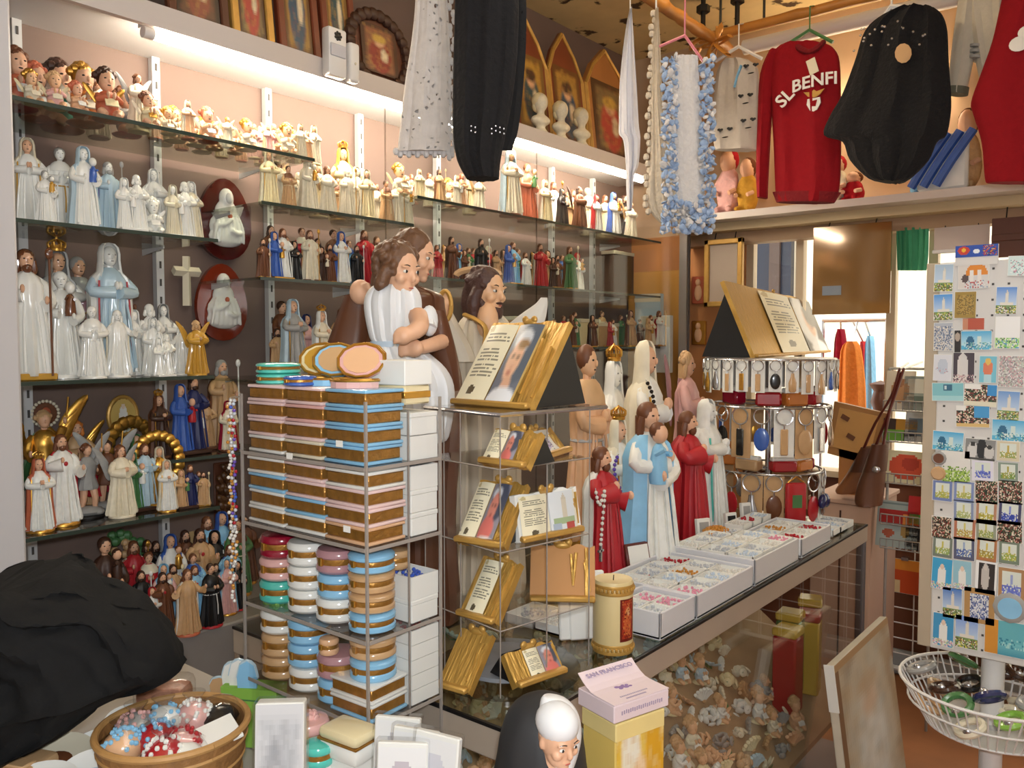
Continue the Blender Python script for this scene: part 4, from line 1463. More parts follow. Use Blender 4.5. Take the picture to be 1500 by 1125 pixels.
# thin white scarf
rows = [(14, 922, 925), (40, 916, 928), (80, 910, 931), (130, 905, 935), (180, 904, 938), (196, 904, 940), (206, 911, 940), (240, 915, 937), (258, 916, 930), (285, 917, 928), (308, 918, 926)]
D3 = 2.95
o_ = hang_origin(rows, D=D3)
t = thing('white_scarf', 'plain thin white scarf hanging from a point by the tube end', 'scarf', o_)
obj('cloth', silh(rows, -.022, 40, 6, .5, 0, 4, D=D3).mesh('c', org=o_), mt('white voile', 'dddce2', .85, 0, .06, 40, .2), t)
cord_up(t, at(923, 15, D=D3), at(945, -10, Y=2.9).z + .3, .002)
# cream crochet shawl and blue-white ruffled shawl
D4 = 2.9
rows = [(14, 959, 964), (60, 955, 968), (140, 952, 972), (220, 950, 985), (280, 944, 1000), (310, 948, 1010), (328, 965, 1010)]
o_ = hang_origin(rows, D=D4)
t = thing('crochet_shawl', 'cream crochet shawl with scalloped edge beside the blue ruffled one', 'shawl', o_)
obj('cloth', silh(rows, -.02, 40, 7, .5, 0, 4, D=D4).mesh('c', org=o_), KNITC, t)
m = MB()
for i in range(30):
    y = 20 + i * 10
    x = 957 - (y - 14) * .035
    m.ell(at(x + 3 * math.sin(i * 2), y, D=D4), (.012, .012, .013), None, 6, 4)
obj('scalloped_edge', m.mesh('e', org=o_), KNITC, t)
cord_up(t, at(961, 15, D=D4), 3.1, .003)
rows = [(82, 974, 1034), (110, 972, 1036), (180, 972, 1040), (250, 972, 1044), (300, 978, 1044), (332, 988, 1040)]
D5 = 2.82
o_ = hang_origin(rows, D=D5)
t = thing('ruffled_shawl', 'white knit shawl with pale blue ruffled borders on a pink hanger', 'shawl', o_)
obj('cloth', silh([(r[0], r[1] + 12, r[2] - 10) for r in rows], -.015, 32, 6, .3, 0, 4, D=D5).mesh('c', org=o_), KNITW, t)
for xa, xb in ((970, 992), (1026, 1046)):
    m, m2 = MB(), MB()
    for i in range(230):
        y = 84 + 240 * (i / 230)
        q = at(random.uniform(xa, xb), y + random.uniform(-4, 4), D=D5 - .02 + random.uniform(-.02, .02))
        (m if i % 3 else m2).ell(q, (random.uniform(.007, .014), random.uniform(.007, .014), .004), (random.random() * 3, random.random() * 3, 0), 6, 4)
    obj('ruffle', m.mesh('r', org=o_), BLUEF, t)
    obj('ruffle', m2.mesh('r', org=o_), KNITW, t)
m, m2 = MB(), MB()
for i in range(190):
    q = at(random.uniform(970, 1046), random.uniform(296, 340), D=D5 - .02 + random.uniform(-.02, .02))
    (m if i % 2 else m2).ell(q, (.012, .012, .004), (random.random() * 3, random.random() * 3, 0), 6, 4)
obj('fringe', m.mesh('r', org=o_), BLUEF, t)
obj('fringe', m2.mesh('r', org=o_), KNITW, t)
hp = at(1003, 52, D=D5)
a_, b2 = at(966, 68, D=D5), at(1030, 90, D=D5)
obj('hanger', MB().tube([hp - o_, a_ - o_], .005, 6).tube([hp - o_, b2 - o_], .005, 6).tube([hp - o_, hp - o_ + Vector((0, 0, .16))], .003, 6).mesh('h'), mt('pink plastic', 'd9808c', .4), t)
# gold ribbon knot at the joint of the poles
p = at(1045, 62, Y=3.5)
m = MB()
for i in range(7):
    a = i * .9
    m.tube([(0, 0, 0), (.06 * math.cos(a), -.02, .05 * math.sin(a)), (.10 * math.cos(a + .3), -.03, .09 * math.sin(a + .3) - .03), (.02, 0, -.02)], [.008, .02, .018, .006], 6, 3, .35)
solo('ribbon_knot', m, mt('gold satin ribbon', 'c98a3e', .35, .3, .2, 20), 'gold satin ribbon knotted where the bamboo poles meet', 'ribbon', loc=p)

# ------------------------------------------------------------------ shirts on the long pole
YS = 3.56


def hanger(t, px, py, c, ztop=pz, w_=34):
    o_ = Vector(t.location)
    top = at(px, py, Y=YS)
    l, r_ = at(px - w_, py + 22, Y=YS), at(px + w_, py + 18, Y=YS)
    m = MB().tube([l - o_, top - o_, r_ - o_], .008, 6).tube([top - o_, Vector((top.x, YS, ztop)) - o_, Vector((top.x, YS + .062, ztop + .02)) - o_], .003, 6)
    obj('hanger', m.mesh('h'), c, t)


def shirt(lab, rows, sleeves_, mat, thick=.045, catg='shirt', name='sweatshirt', folds=5, amp=.25):
    o_ = hang_origin(rows, Y=YS)
    t = thing(name, lab, catg, o_)
    obj('body', silh(rows, -thick, 44, folds, amp, .6, 4, Y=YS).mesh('b', org=o_), mat, t)
    for s_ in sleeves_: obj('sleeve', silh(s_, -thick * .7, 26, 4, .2, 0, 4, Y=YS - .01).mesh('s', org=o_), mat, t)
    return t, o_


RED = mt('red jersey', '8f121c', .9, 0, .12, 50, .3, spec=.2)
# grey white printed shirt
t, o_ = shirt('pale grey shirt printed with small dark faces', [(88, 1062, 1098), (100, 1050, 1112), (130, 1044, 1114), (180, 1042, 1114), (214, 1044, 1114), (220, 1046, 1112)], [], mt('pale grey jersey', 'bdb3a8', .9, 0, .08, 50, .3), name='printed_shirt')
m = MB()
for cx, cy in ((1092, 146), (1062, 196), (1096, 182), (1100, 102)):
    for dx, dy in ((-7, -6), (7, -8)):
        for q in range(3): m.ell(at(cx + dx + q * 2 - 2, cy + dy + (q % 2) * 1.5, Y=YS - .05), (.008, .004, .006), None, 6, 4)
    m.ell(at(cx, cy + 5, Y=YS - .05), (.016, .004, .003), None, 6, 4)
obj('print', m.mesh('p', org=o_), BLACKM, t)
obj('ribbon', MB().tube([at(1086, 96, Y=YS - .05) - o_, at(1080, 112, Y=YS - .055) - o_, at(1076, 128, Y=YS - .05) - o_], .012, 6, 3, .3).mesh('r'), clo('sky'), t)
hanger(t, 1082, 68, WHITEP)
# red sweatshirt with white lettering
rows = [(64, 1152, 1212), (70, 1136, 1224), (90, 1124, 1234), (150, 1126, 1236), (220, 1130, 1236), (270, 1132, 1234), (292, 1134, 1228), (297, 1140, 1220)]
t, o_ = shirt('red sweatshirt with white arched lettering and a club crest', rows, [[(74, 1128, 1146), (110, 1114, 1134), (180, 1110, 1130), (250, 1108, 1126), (290, 1110, 1124)]], RED, .05)
obj('hem', silh([(282, 1132, 1232), (297, 1138, 1222)], -.053, 40, sub=2, Y=YS).mesh('h', org=o_), mt('red ribbing', '7a0f18', .95, 0, .1, 90, .6), t)
cA, cB = at(1166, 64, Y=YS), at(1206, 62, Y=YS)
obj('collar', MB().tube([cA - o_, at(1170, 70, Y=YS - .045) - o_, at(1186, 76, Y=YS - .055) - o_, at(1200, 68, Y=YS - .045) - o_, cB - o_], .012, 8, 3).mesh('c'), mt('red ribbing'), t)
kS = depth(at(1185, 120, Y=YS)) / FPX
WL = mt('white felt letters', 'f2efea', .8)
q = at(1155, 149, Y=YS - .060)
obj('lettering', textmesh('SL', 27 * kS, .002), WL, t, q - o_, (0, -.72, 0), 1, label='pair of slanting white felt letters')
q = at(1184, 128, Y=YS - .062)
tm = textmesh('BENFI', 23 * kS, .002, 1.1)
obj('lettering', tm, WL, t, q + Vector((.025, 0, 0)) - o_, (0, -.02, 0), (1.12, 1, 1.05), label='white felt letters in an arch')
q = at(1192, 150, Y=YS - .054)
obj('crest_shield', MB().prism([(-9 * kS, 6 * kS), (9 * kS, 6 * kS), (10 * kS, -2 * kS), (5 * kS, -11 * kS), (0, -13 * kS), (-5 * kS, -11 * kS), (-10 * kS, -2 * kS)], -.002, .003, 'XZ').mesh('c', False), WL, t, q - o_)
obj('crest_eagle', MB().prism([(-15 * kS, 17 * kS), (-4 * kS, 15 * kS), (0, 18 * kS), (4 * kS, 15 * kS), (15 * kS, 17 * kS), (9 * kS, 10 * kS), (3 * kS, 7 * kS), (-3 * kS, 7 * kS), (-9 * kS, 10 * kS)], -.002, .003, 'XZ').mesh('e', False), GOLDP, t, q - o_)
obj('crest_emblem', MB().prism([(-5 * kS, 2 * kS), (5 * kS, 3 * kS), (3 * kS, -6 * kS), (-4 * kS, -5 * kS)], -.003, -.002, 'XZ').mesh('e', False), RED, t, q - o_)
obj('price_tag', MB().box((0, 0, 0), (13 * kS, .002, 22 * kS), (0, -.3, 0)).mesh('p', False), pap('ivory'), t, at(1190, 97, Y=YS - .062) - o_)
hanger(t, 1186, 44, res('green'))
# black poncho
rows = [(12, 1318, 1372), (22, 1290, 1385), (45, 1262, 1394), (90, 1246, 1397), (140, 1226, 1402), (170, 1208, 1402), (198, 1199, 1396), (208, 1228, 1380), (235, 1240, 1366), (262, 1270, 1336), (267, 1296, 1318)]
o_ = hang_origin(rows, Y=YS - .14)
t = thing('black_poncho', 'black knitted poncho with a pointed hem and oval tag', 'poncho', o_)
obj('knit', silh(rows, -.05, 56, 8, .3, 0, 4, Y=YS - .14).mesh('k', org=o_), mt('black knit', '141316', .98, 0, .3, 70, .8), t)
obj('tag', MB().ell((0, 0, 0), (10 * kS, .003, 13 * kS), (0, -.3, 0), 16, 6).mesh('t'), pap('tan'), t, at(1323, 78, Y=YS - .205) - o_)
m = MB()
for i in range(22): m.ell(at(1275 + random.uniform(-25, 100), random.uniform(28, 80), Y=YS - .2), (.005, .003, .005), None, 6, 4)
obj('beads', m.mesh('b', org=o_), SILV, t)
m = MB().tube([at(1284, 40, Y=YS - .14) - o_, at(1305, 10, Y=YS - .14) - o_, at(1362, 14, Y=YS - .14) - o_], .011, 6).tube([at(1306, 12, Y=YS - .14) - o_, Vector((at(1306, 12, Y=YS - .14).x, YS - .14, pz)) - o_, Vector((at(1306, 12, Y=YS - .14).x, YS + .06, pz + .02)) - o_], .004, 6)
obj('hanger', m.mesh('h'), WHITEP, t)
# cream long sleeve and second red shirt
t, o_ = shirt('cream sweater with grey cuff stripes behind the red shirt', [(-60, 1418, 1500), (0, 1412, 1500), (60, 1420, 1500), (150, 1440, 1490)],
              [[(-50, 1412, 1440), (20, 1400, 1432), (80, 1392, 1428), (130, 1388, 1418), (138, 1390, 1416)]], mt('cream jersey', 'cdc4b2', .9, 0, .08, 50, .3), name='cream_sweater')
for yy in (68, 76, 84):
    obj('stripe', silh([(yy, 1420, 1444), (yy + 4, 1420, 1444)], -.047, 20, sub=1, Y=YS).mesh('s', org=o_), res('grey'), t)
obj('cuff', silh([(128, 1386, 1420), (139, 1388, 1418)], -.036, 20, sub=2, Y=YS - .01).mesh('s', org=o_), mt('grey green ribbing', '6c6a58', .9, 0, .1, 60, .4), t)
hanger(t, 1456, -70, WHITEP)
o2 = YS - .12
rows = [(-70, 1480, 1640), (0, 1462, 1650), (60, 1448, 1650), (110, 1430, 1650), (150, 1416, 1650), (170, 1420, 1650), (210, 1432, 1648), (262, 1437, 1640), (268, 1442, 1630)]
o_ = hang_origin(rows, Y=o2)
t = thing('red_sweatshirt', 'red sweatshirt hanging at the window end with white chest mark', 'shirt', o_)
obj('body', silh(rows, -.05, 44, 5, .2, .6, 4, Y=o2).mesh('b', org=o_), RED, t)
obj('chest_mark', MB().ell((0, 0, 0), (11 * kS, .003, 9 * kS)).ell((7 * kS, 0, 12 * kS), (9 * kS, .003, 8 * kS)).mesh('m'), WL, t, at(1493, 64, Y=o2 - .05) - o_)
obj('hanger', MB().tube([at(1490, -66, Y=o2) - o_, at(1560, -95, Y=o2) - o_, at(1630, -66, Y=o2) - o_], .01, 6).tube([at(1560, -95, Y=o2) - o_, Vector((at(1560, -95, Y=o2).x, o2, max(pz, at(1560, -95, Y=o2).z + .02))) - o_, Vector((at(1560, -95, Y=o2).x, YS + .06, pz + .02)) - o_], .004, 6).mesh('h'), WHITEP, t)

# ------------------------------------------------------------------ goods on the header shelf behind the shirts
YG = 4.12
HS = hz1 + .001


def doll(px, wpx, top, c1, c2, lab):
    p = at(px, 250, Y=YG)
    k = depth(p) / FPX
    h = at(px, top, Y=YG).z - HS
    t = thing('wrapped_doll', lab, 'doll', (p.x, YG, HS))
    w_ = wpx * k / 2
    m = MB().ell((0, 0, h * .3), (w_ * .9, .06, h * .3)).ell((0, 0, h * .55), (w_ * .7, .055, h * .18))
    for s_ in (-1, 1):
        m.tube([(s_ * w_ * .6, -.02, h * .55), (s_ * w_ * .8, -.05, h * .35)], w_ * .22, 8)
        m.tube([(s_ * w_ * .4, -.02, h * .1), (s_ * w_ * .45, -.09, h * .06)], w_ * .25, 8)
    obj('body', sculpt(m, .012, 3), clo(c1), t)
    obj('head', MB().ell((0, -.01, h * .8), (w_ * .55, .06, h * .19)).mesh('h'), res('skin'), t)
    obj('hair', MB().ell((0, .01, h * .84), (w_ * .62, .06, h * .18)).mesh('h'), clo(c2), t)
    obj('arms', MB().tube([(-w_ * .8, -.05, h * .35), (-w_ * .5, -.08, h * .3)], w_ * .18, 7).tube([(w_ * .8, -.05, h * .35), (w_ * .5, -.08, h * .3)], w_ * .18, 7).mesh('a'), res('skin'), t)


doll(1068, 40, 218, 'pink', 'red', 'pink wrapped doll under the printed shirt')
doll(1096, 34, 232, 'gold', 'brown', 'gold clothed doll beside the pink one')
doll(1226, 40, 228, 'ivory', 'red', 'pale doll with red hair between the red sweatshirt and poncho')
doll(1252, 34, 252, 'red', 'brown', 'small red clothed doll beneath the black poncho')
doll(1358, 52, 188, 'sky', 'brown', 'large pale blue doll right of the black poncho')
doll(1416, 46, 160, 'tan', 'brown', 'large tan doll beside the window end red sweatshirt')
p = at(1390, 200, Y=YG)
m = MB()
for i in range(3): m.tube([(-.12 + i * .05, -.13, .02), (-.06 + i * .05, -.135, .12), (.02 + i * .05, -.13, .24)], .02, 8, 2)
t = thing('striped_package', 'blue and white striped plastic package among the dolls', 'package', (p.x, YG, HS))
obj('bag', MB().box((0, -.10, .12), (.2, .04, .24), None, .012).mesh('b'), res('white'), t)
obj('stripe', m.mesh('s'), res('blue'), t)

# ================================================================== acrylic stand of trinket boxes
SX0, SX1, SY0, SY1 = -1.392, -1.040, .905, 1.078
lev = [at(546, y, X=SX1).z for y in (684, 802, 937, 1063)]
ST_TOP, ST_BOT = at(544, 588, X=SX1).z, .83
SO = ((SX0 + SX1) / 2, (SY0 + SY1) / 2, ST_BOT)
st = thing('acrylic_box_stand', 'clear acrylic tiered stand full of porcelain trinket boxes', 'display stand', SO)
def sp(name, b, m): return obj(name, b.mesh(name, False, org=SO), m, st)
T_ = .004
sp('front_panel', BX(SX0, SX1, SY0 - T_, SY0, ST_BOT, ST_TOP), ACRY)
sp('right_panel', BX(SX1, SX1 + T_, SY0, SY1, ST_BOT, ST_TOP), ACRY)
sp('left_panel', BX(SX0 - T_, SX0, SY0, SY1, ST_BOT, ST_TOP), ACRY)
EDG = mt('frosted acrylic edge', '9b928a', .25, 0, .1, 20)
for x, y in ((SX1 + .002, SY0 - .002), (SX0 - .002, SY0 - .002), (SX1 + .002, SY1)):
    sp('edge', BX(x - .0022, x + .0022, y - .0022, y + .0022, ST_BOT, ST_TOP), EDG)
dy = SY0 + .098
sp('divider_edge', BX(SX1 - .004, SX1 - .001, dy - .0015, dy + .0015, ST_BOT, ST_TOP - .02), EDG)
for z in lev:
    sp('shelf', BX(SX0, SX1, SY0, SY1, z - .005, z), glassmat('acrylic shelf', (.86, .85, .84), 1.45) if 'acrylic shelf' not in bpy.data.materials else bpy.data.materials['acrylic shelf'])
    sp('shelf_edge', BX(SX0, SX1, SY0 - T_ - .0015, SY0 - T_, z - .006, z + .0005), EDG)
    sp('shelf_edge', BX(SX1 + T_, SX1 + T_ + .0015, SY0, SY1, z - .006, z + .0005), EDG)


def enam(c): return mt('porcelain ' + c, HEX[c], .18, 0, .07, 12, 0, .6)


def rect_box(x, y, z, w_, d_, h, c, lab, grp, lidc=None, rz=0):
    t = thing('trinket_box', lab, 'box', (x, y, z), rz, 1, grp)
    key = ('rb', round(w_, 3), round(d_, 3), round(h, 3))
    e = cached(key + ('s',), lambda: MB().box((0, 0, h * .1), (w_, d_, h * .2), None, h * .08, 2).mesh('base'))
    obj('base', e, enam(c), t)
    obj('gilt_band', cached(key + ('b',), lambda: MB().box((0, 0, h * .5), (w_ * .94, d_ * .94, h * .62), None, .002).mesh('band')), BRASS, t)
    obj('lid', e, enam(lidc or c), t, (0, 0, h * .80))
    return t


def round_box(x, y, z, r, h, c, lab, grp, oval=1.0, deco=None):
    t = thing('round_trinket_box', lab, 'box', (x, y, z), 0, 1, grp)
    key = ('ro', round(r, 3), round(h, 3), oval)
    obj('base', cached(key + ('s',), lambda: MB().lathe([(r * .9, 0), (r, h * .1), (r, h * .28), (r * .94, h * .36), (.001, h * .36)], 28, 1, oval).mesh('base')), enam(c), t)
    obj('gilt_band', cached(key + ('b',), lambda: MB().lathe([(r * .93, h * .34), (r * .96, h * .5), (r * .93, h * .62)], 28, 1, oval).mesh('band')), BRASS, t)
    obj('lid', cached(key + ('l',), lambda: MB().lathe([(r * .94, h * .6), (r, h * .66), (r, h * .82), (r * .9, h * .94), (r * .5, h), (.001, h * 1.02)], 28, 1, oval).mesh('lid')), enam(c), t)
    obj('clasp', cached(key + ('c',), lambda: MB().box((0, -r * oval * .99, h * .5), (.009, .006, h * .34), None, .001).mesh('clasp', False)), GOLD, t)
    return t


colx = [SX0 + .06 + i * .115 for i in range(3)]
BH = .0325
GR1 = 'rectangular trinket boxes on the upper stand tiers'
tiers = ((0, [['white', 'palepink', 'palepink', 'palepink'], ['ivory', 'palepink', 'pink', 'palepink'], ['sky', 'sky', 'sky', 'sky']], .108, .032),
         (1, [['white', 'white', 'sky', 'white'], ['white', 'sky', 'palepink', 'palepink'], ['peach', 'palepink', 'palepink', 'white']], .113, .0315))
for li, cols, w_, h in tiers:
    for ci, stack in enumerate(cols):
        for k_, c in enumerate(stack):
            if li == 0 and ci < 2 and k_ > 3: continue
            rect_box(colx[ci] + random.uniform(-.003, .003), SY0 + .05, lev[li] + k_ * h, w_, .088, h * .99, c,
                     '%s rectangular trinket box, %s of its stack on the %s tier' % (CN.get(c, c), ('bottom', 'second up', 'third up', 'top')[k_], ('uppermost', 'second')[li]),
                     GR1, None, random.uniform(-.03, .03))
GR2 = 'round trinket boxes on the lower stand tiers'
cx4 = [SX0 + .045 + i * .087 for i in range(4)]
rt = ((2, [['teal', 'pink', 'crimson'], ['white', 'white', 'white'], ['white', 'sky', 'mauve'], ['sky', 'tan', 'tan', 'sky']]),
      (3, [['tan', 'tan', 'white'], ['white', 'sky', 'sky'], ['sky', 'mauve'], []]))
for li, cols in rt:
    for ci, stack in enumerate(cols):
        h = .044 if len(stack) < 4 else .0345
        for k_, c in enumerate(stack):
            r = .041
            round_box(cx4[ci] + random.uniform(-.002, .002), SY0 + .05, lev[li] + k_ * h, r, h * .99, c,
                      'round %s trinket box with gilt band on the %s tier' % (CN.get(c, c), ('third', 'fourth')[li - 2]), GR2, 1.0)
# fourth tier corner: two flat boxes under two round ones
for k_, c in enumerate(('sky', 'white')):
    rect_box(cx4[3] - .012, SY0 + .052, lev[3] + k_ * .031, .105, .088, .0305, c, '%s flat trinket box at the corner of the fourth tier' % CN.get(c, c), GR1, 'white' if k_ == 0 else None, .05)
for k_, c in enumerate(('sky', 'tan')):
    round_box(cx4[3], SY0 + .052, lev[3] + .062 + k_ * .038, .041, .037, c, 'round %s trinket box resting on the flat boxes of the fourth tier' % CN.get(c, c), GR2)
obj_ = round_box(cx4[2] + .0, SY0 + .025, lev[3] + .0885, .018, .03, 'peach', 'tiny peach round trinket box on the fourth tier', GR2)
m = MB()
for i in range(26): m.ell((random.uniform(-.03, .03), random.uniform(-.03, .03), random.uniform(0, .012)), .008, None, 6, 4)
solo('green_flower_lid', m, res('lime'), 'mound of tiny green porcelain flowers on a white round box', 'ornament', loc=(cx4[0], SY0 + .05, lev[3] + .136))

# white cartons and bead boxes at the back of the tiers
BEADC = dict(pearl='e9e4dc', blue='3f5fc0', pink='e59ab0', amber='c98a3a', red='b02030', black='1c1b20', silver='c9ccd2', green='4b8a5a', violet='6a4fb0', crystal='cfdcec')


def beads_mesh(w_, d_, n=26, r=.004):
    m = MB()
    for i in range(n): m.ell((random.uniform(-.45, .45) * w_, random.uniform(-.45, .45) * d_, random.uniform(0, r)), r, None, 6, 4)
    return m.mesh('beads')


def rosary_box(x, y, z, w_, d_, h, bead, lab, grp, rz=0, box='white'):
    t = thing('rosary_box', lab, 'rosary box', (x, y, z), rz, 1, grp)
    key = ('rosb', round(w_, 3), round(d_, 3), round(h, 3))

    def tr():
        m = MB().box((0, 0, h * .1), (w_, d_, h * .2))
        e = .003
        for s_ in (-1, 1):
            m.box((s_ * (w_ - e) / 2, 0, h / 2), (e, d_, h)).box((0, s_ * (d_ - e) / 2, h / 2), (w_, e, h))
        return m.mesh('tray', False)
    obj('tray', cached(key + ('t',), tr), pap(box) if box != 'clear' else CELLO, t)
    v = random.randint(0, 2)
    bm_ = cached(key + ('b', v), lambda: beads_mesh(w_ * .9, d_ * .9))
    obj('beads', bm_, mt('bead ' + bead, BEADC[bead], .12, 0, .15, 60, 0, .5), t, (0, 0, h * .75))
    return t


GR3 = 'white cartons and bead boxes at the back of the stand'
bx, by = SX1 - .05, SY0 + .138
for li, seq in ((0, 'bw'), (1, 'wwb'), (2, 'wB'), (3, 'ccccr')):
    z = lev[li]
    for q in seq:
        if q == 'w':
            t = thing('white_carton', 'plain white carton at the back of the %s stand tier' % ('uppermost', 'second', 'third', 'fourth')[li], 'carton', (bx, by, z), 0, 1, GR3)
            obj('body', cached('wc1', lambda: MB().box((0, 0, .016), (.094, .066, .032), None, .0015).mesh('b', False)), pap('white'), t)
            obj('lid', cached('wc2', lambda: MB().box((0, 0, .036), (.096, .068, .009), None, .0015).mesh('b', False)), pap('white'), t)
            z += .041
        elif q == 'c' or q == 'r':
            rosary_box(bx, by, z, .094, .068, .026, 'silver' if q == 'c' else 'red', 'clear box of %s beads stacked on the fourth stand tier' % ('silver' if q == 'c' else 'red'), GR3, 0, 'white')
            z += .027
        else:
            bc = {'b': 'crystal', 'B': 'blue'}[q]
            rosary_box(bx, by, z, .094, .068, .042, bc, 'white box of %s beads at the back of the %s stand tier' % (bc, ('uppermost', 'second', 'third')[li]), GR3, 0, 'white')
            z += .043
round_box(SX1 - .07, SY0 + .10 + .03, lev[2] + .086, .026, .035, 'tan', 'small round tan trinket box resting on the blue bead box', None)

# on the top of the stand
zt = lev[0] + 4 * .032
for k_ in range(2):
    round_box(colx[0] - .015, SY0 + .05, zt + k_ * .02, .042, .0205, 'teal', 'flat round teal trinket box on the very top of the stand', 'flat round boxes on top of the stand')
round_box(colx[1] - .03, SY0 + .025, zt, .03, .019, 'blue', 'flat royal blue trinket box on top of the stand', None)


def open_compact(x, y, z, c, inner, lab, rz, w_=.043):
    t = thing('open_compact', lab, 'compact', (x, y, z), rz, 1, 'open compact mirrors on top of the stand')
    hexp = [(w_ * math.cos(a), w_ * .8 * math.sin(a)) for a in (PI / 8 + 2 * PI * i / 12 for i in range(12))]
    obj('base', MB().prism(hexp, 0, .012, 'XY').mesh('b', False), enam(c), t)
    obj('base_rim', MB().tube([(a, b, .0125) for a, b in hexp + hexp[:1]], .0022, 6).mesh('r'), GOLD, t)
    lid = obj('lid', MB().prism(hexp, 0, .010, 'XY').mesh('b', False), enam(c), t, (0, w_ * .78, .012), (1.05, 0, 0))
    lid.data.transform(Matrix.Translation((0, w_ * .8, 0)))
    obj('mirror_lining', MB().prism([(a * .78, b * .78 + w_ * .8) for a, b in hexp], .010, .0115, 'XY').mesh('m', False), enam(inner), lid)
    obj('lid_rim', MB().tube([(a, b + w_ * .8, .010) for a, b in hexp + hexp[:1]], .003, 6).mesh('r'), GOLD, lid)
    obj('clasp', MB().ell((0, w_ * 1.62, .004), .005, None, 8, 6).mesh('c'), GOLD, lid)


RZ = .55
open_compact(colx[0] + .045, SY0 + .085, zt, 'cream', 'gold', 'open cream and gilt compact beside the teal boxes', RZ)
open_compact(colx[1] - .0, SY0 + .07, zt, 'sky', 'tan', 'open blue and gilt compact on top of the stand', RZ + .1)
open_compact(colx[1] + .058, SY0 + .082, zt, 'white', 'ivory', 'open white and gilt compact behind the pink one', RZ)
open_compact(colx[2] - .02, SY0 + .048, zt, 'pink', 'peach', 'open pink and gilt compact at the stand corner', RZ + .05)
t = thing('white_carton', 'large white carton on top of the stand beside the brown robed statue', 'carton', (SX1 - .06, SY0 + .135, lev[0] + .098))
obj('gilt_base', MB().box((0, 0, .016), (.088, .064, .034), None, .003).mesh('b'), enam('cream'), t)
obj('gilt_band', MB().box((0, 0, .016), (.090, .066, .012), None, .001).mesh('b'), GOLD, t)
obj('body', MB().box((0, 0, .055), (.094, .068, .044), None, .0015).mesh('b', False), pap('white'), t)
# price stickers
for px, py in ((497, 650), (508, 775), (424, 668)):
    q = at(px, py, Y=SY0 - T_ - .0012)
    solo('price_sticker', MB().box((0, 0, 0), (.017, .001, .011)), pap('white'), 'small white price sticker on the acrylic stand front', 'sticker', 'price stickers on the stand', q)

# bead strand hanging at the stand's left edge
q0 = at(350, 588, X=SX0 - .012)
for sgn, lab in ((0, 'blue and crystal bead strand hanging at the stand edge'), (1, 'pearl bead strand hanging beside the blue one')):
    o_ = Vector((SX0 - .014 - sgn * .012, SY0 - .012, ST_TOP - .01))
    t = thing('bead_strand', lab, 'rosary', o_)
    obj('thread', MB().tube([(0, 0, 0), (0, 0, -.34)], .0008, 5).tube([(0, 0, 0), (.006, .012, .004)], .001, 5).mesh('th'), SILV, t)
    groups = {}
    for i in range(52 if sgn == 0 else 64):
        b = random.choice(('blue', 'crystal', 'silver', 'violet', 'red')) if sgn == 0 and i < 40 else random.choice(('pearl', 'pearl', 'amber'))
        groups.setdefault(b, MB()).ell((.003 * math.sin(i * 2.3), .003 * math.cos(i * 1.7), -.004 - i * .0062), .0036, None, 7, 5)
    for b, m in groups.items(): obj('beads', m.mesh('beads'), mt('bead ' + b, BEADC[b], .12, 0, .15, 60, 0, .5), t)

# ================================================================== acrylic tower of gilt book plaques
TN = at(733, 1034, Z=CZ)
RZT = -.17
tside = .235
ux, uy = Vector((math.cos(RZT), math.sin(RZT), 0)), Vector((-math.sin(RZT), math.cos(RZT), 0))
TC_ = TN - ux * (tside / 2) + uy * (tside / 2)
tl = [at(728, y, D=depth(TN)).z for y in (604, 684, 806, 922)]
tw = thing('acrylic_plaque_tower', 'clear acrylic tower carrying gilt book plaques', 'display stand', (TC_.x, TC_.y, CZ), RZT)
h2 = tside / 2
obj('round_base', MB().lathe([(.15, 0), (.15, .010), (.145, .014), (.001, .014)], 36).mesh('b'), ACRYE, tw)
obj('turntable', MB().lathe([(.1, .014), (.1, .022), (.001, .022)], 30).mesh('b'), mt('smoked acrylic', '8f9196', .15), tw)
zt_ = tl[0] - CZ
for z in tl[1:]:
    obj('shelf', BX(-h2, h2, -h2, h2, z - CZ - .004, z - CZ).mesh('s', False), ACRY, tw)
    m = MB()
    for a_, b_2 in (((-h2, -h2), (h2, -h2)), ((h2, -h2), (h2, h2))):
        m.tube([(a_[0], a_[1], z - CZ - .002), (b_2[0], b_2[1], z - CZ - .002)], .0015, 4)
    obj('shelf_edge', m.mesh('s', False), EDG, tw)
obj('top_plate', BX(-h2, h2, -h2, h2 + .05, zt_ - .006, zt_).mesh('s', False), ACRY, tw)
obj('top_edge', MB().tube([(-h2, -h2, zt_ - .003), (h2, -h2, zt_ - .003), (h2, h2 + .05, zt_ - .003)], .004, 4).mesh('s', False), SILV, tw)
for x, y in ((-h2, -h2), (h2, -h2), (h2, h2), (0, -h2), (h2, 0), (-h2 * .45, -h2)):
    obj('upright_edge', BX(x - .0009, x + .0009, y - .0009, y + .0009, .014, zt_ - .006).mesh('s', False), EDG, tw)
obj('core_panel', BX(-h2, h2, -.002, .002, .02, zt_ - .006).mesh('s', False), ACRY, tw)
obj('core_panel', BX(-.002, .002, -h2, h2, .02, zt_ - .006).mesh('s', False), ACRY, tw)


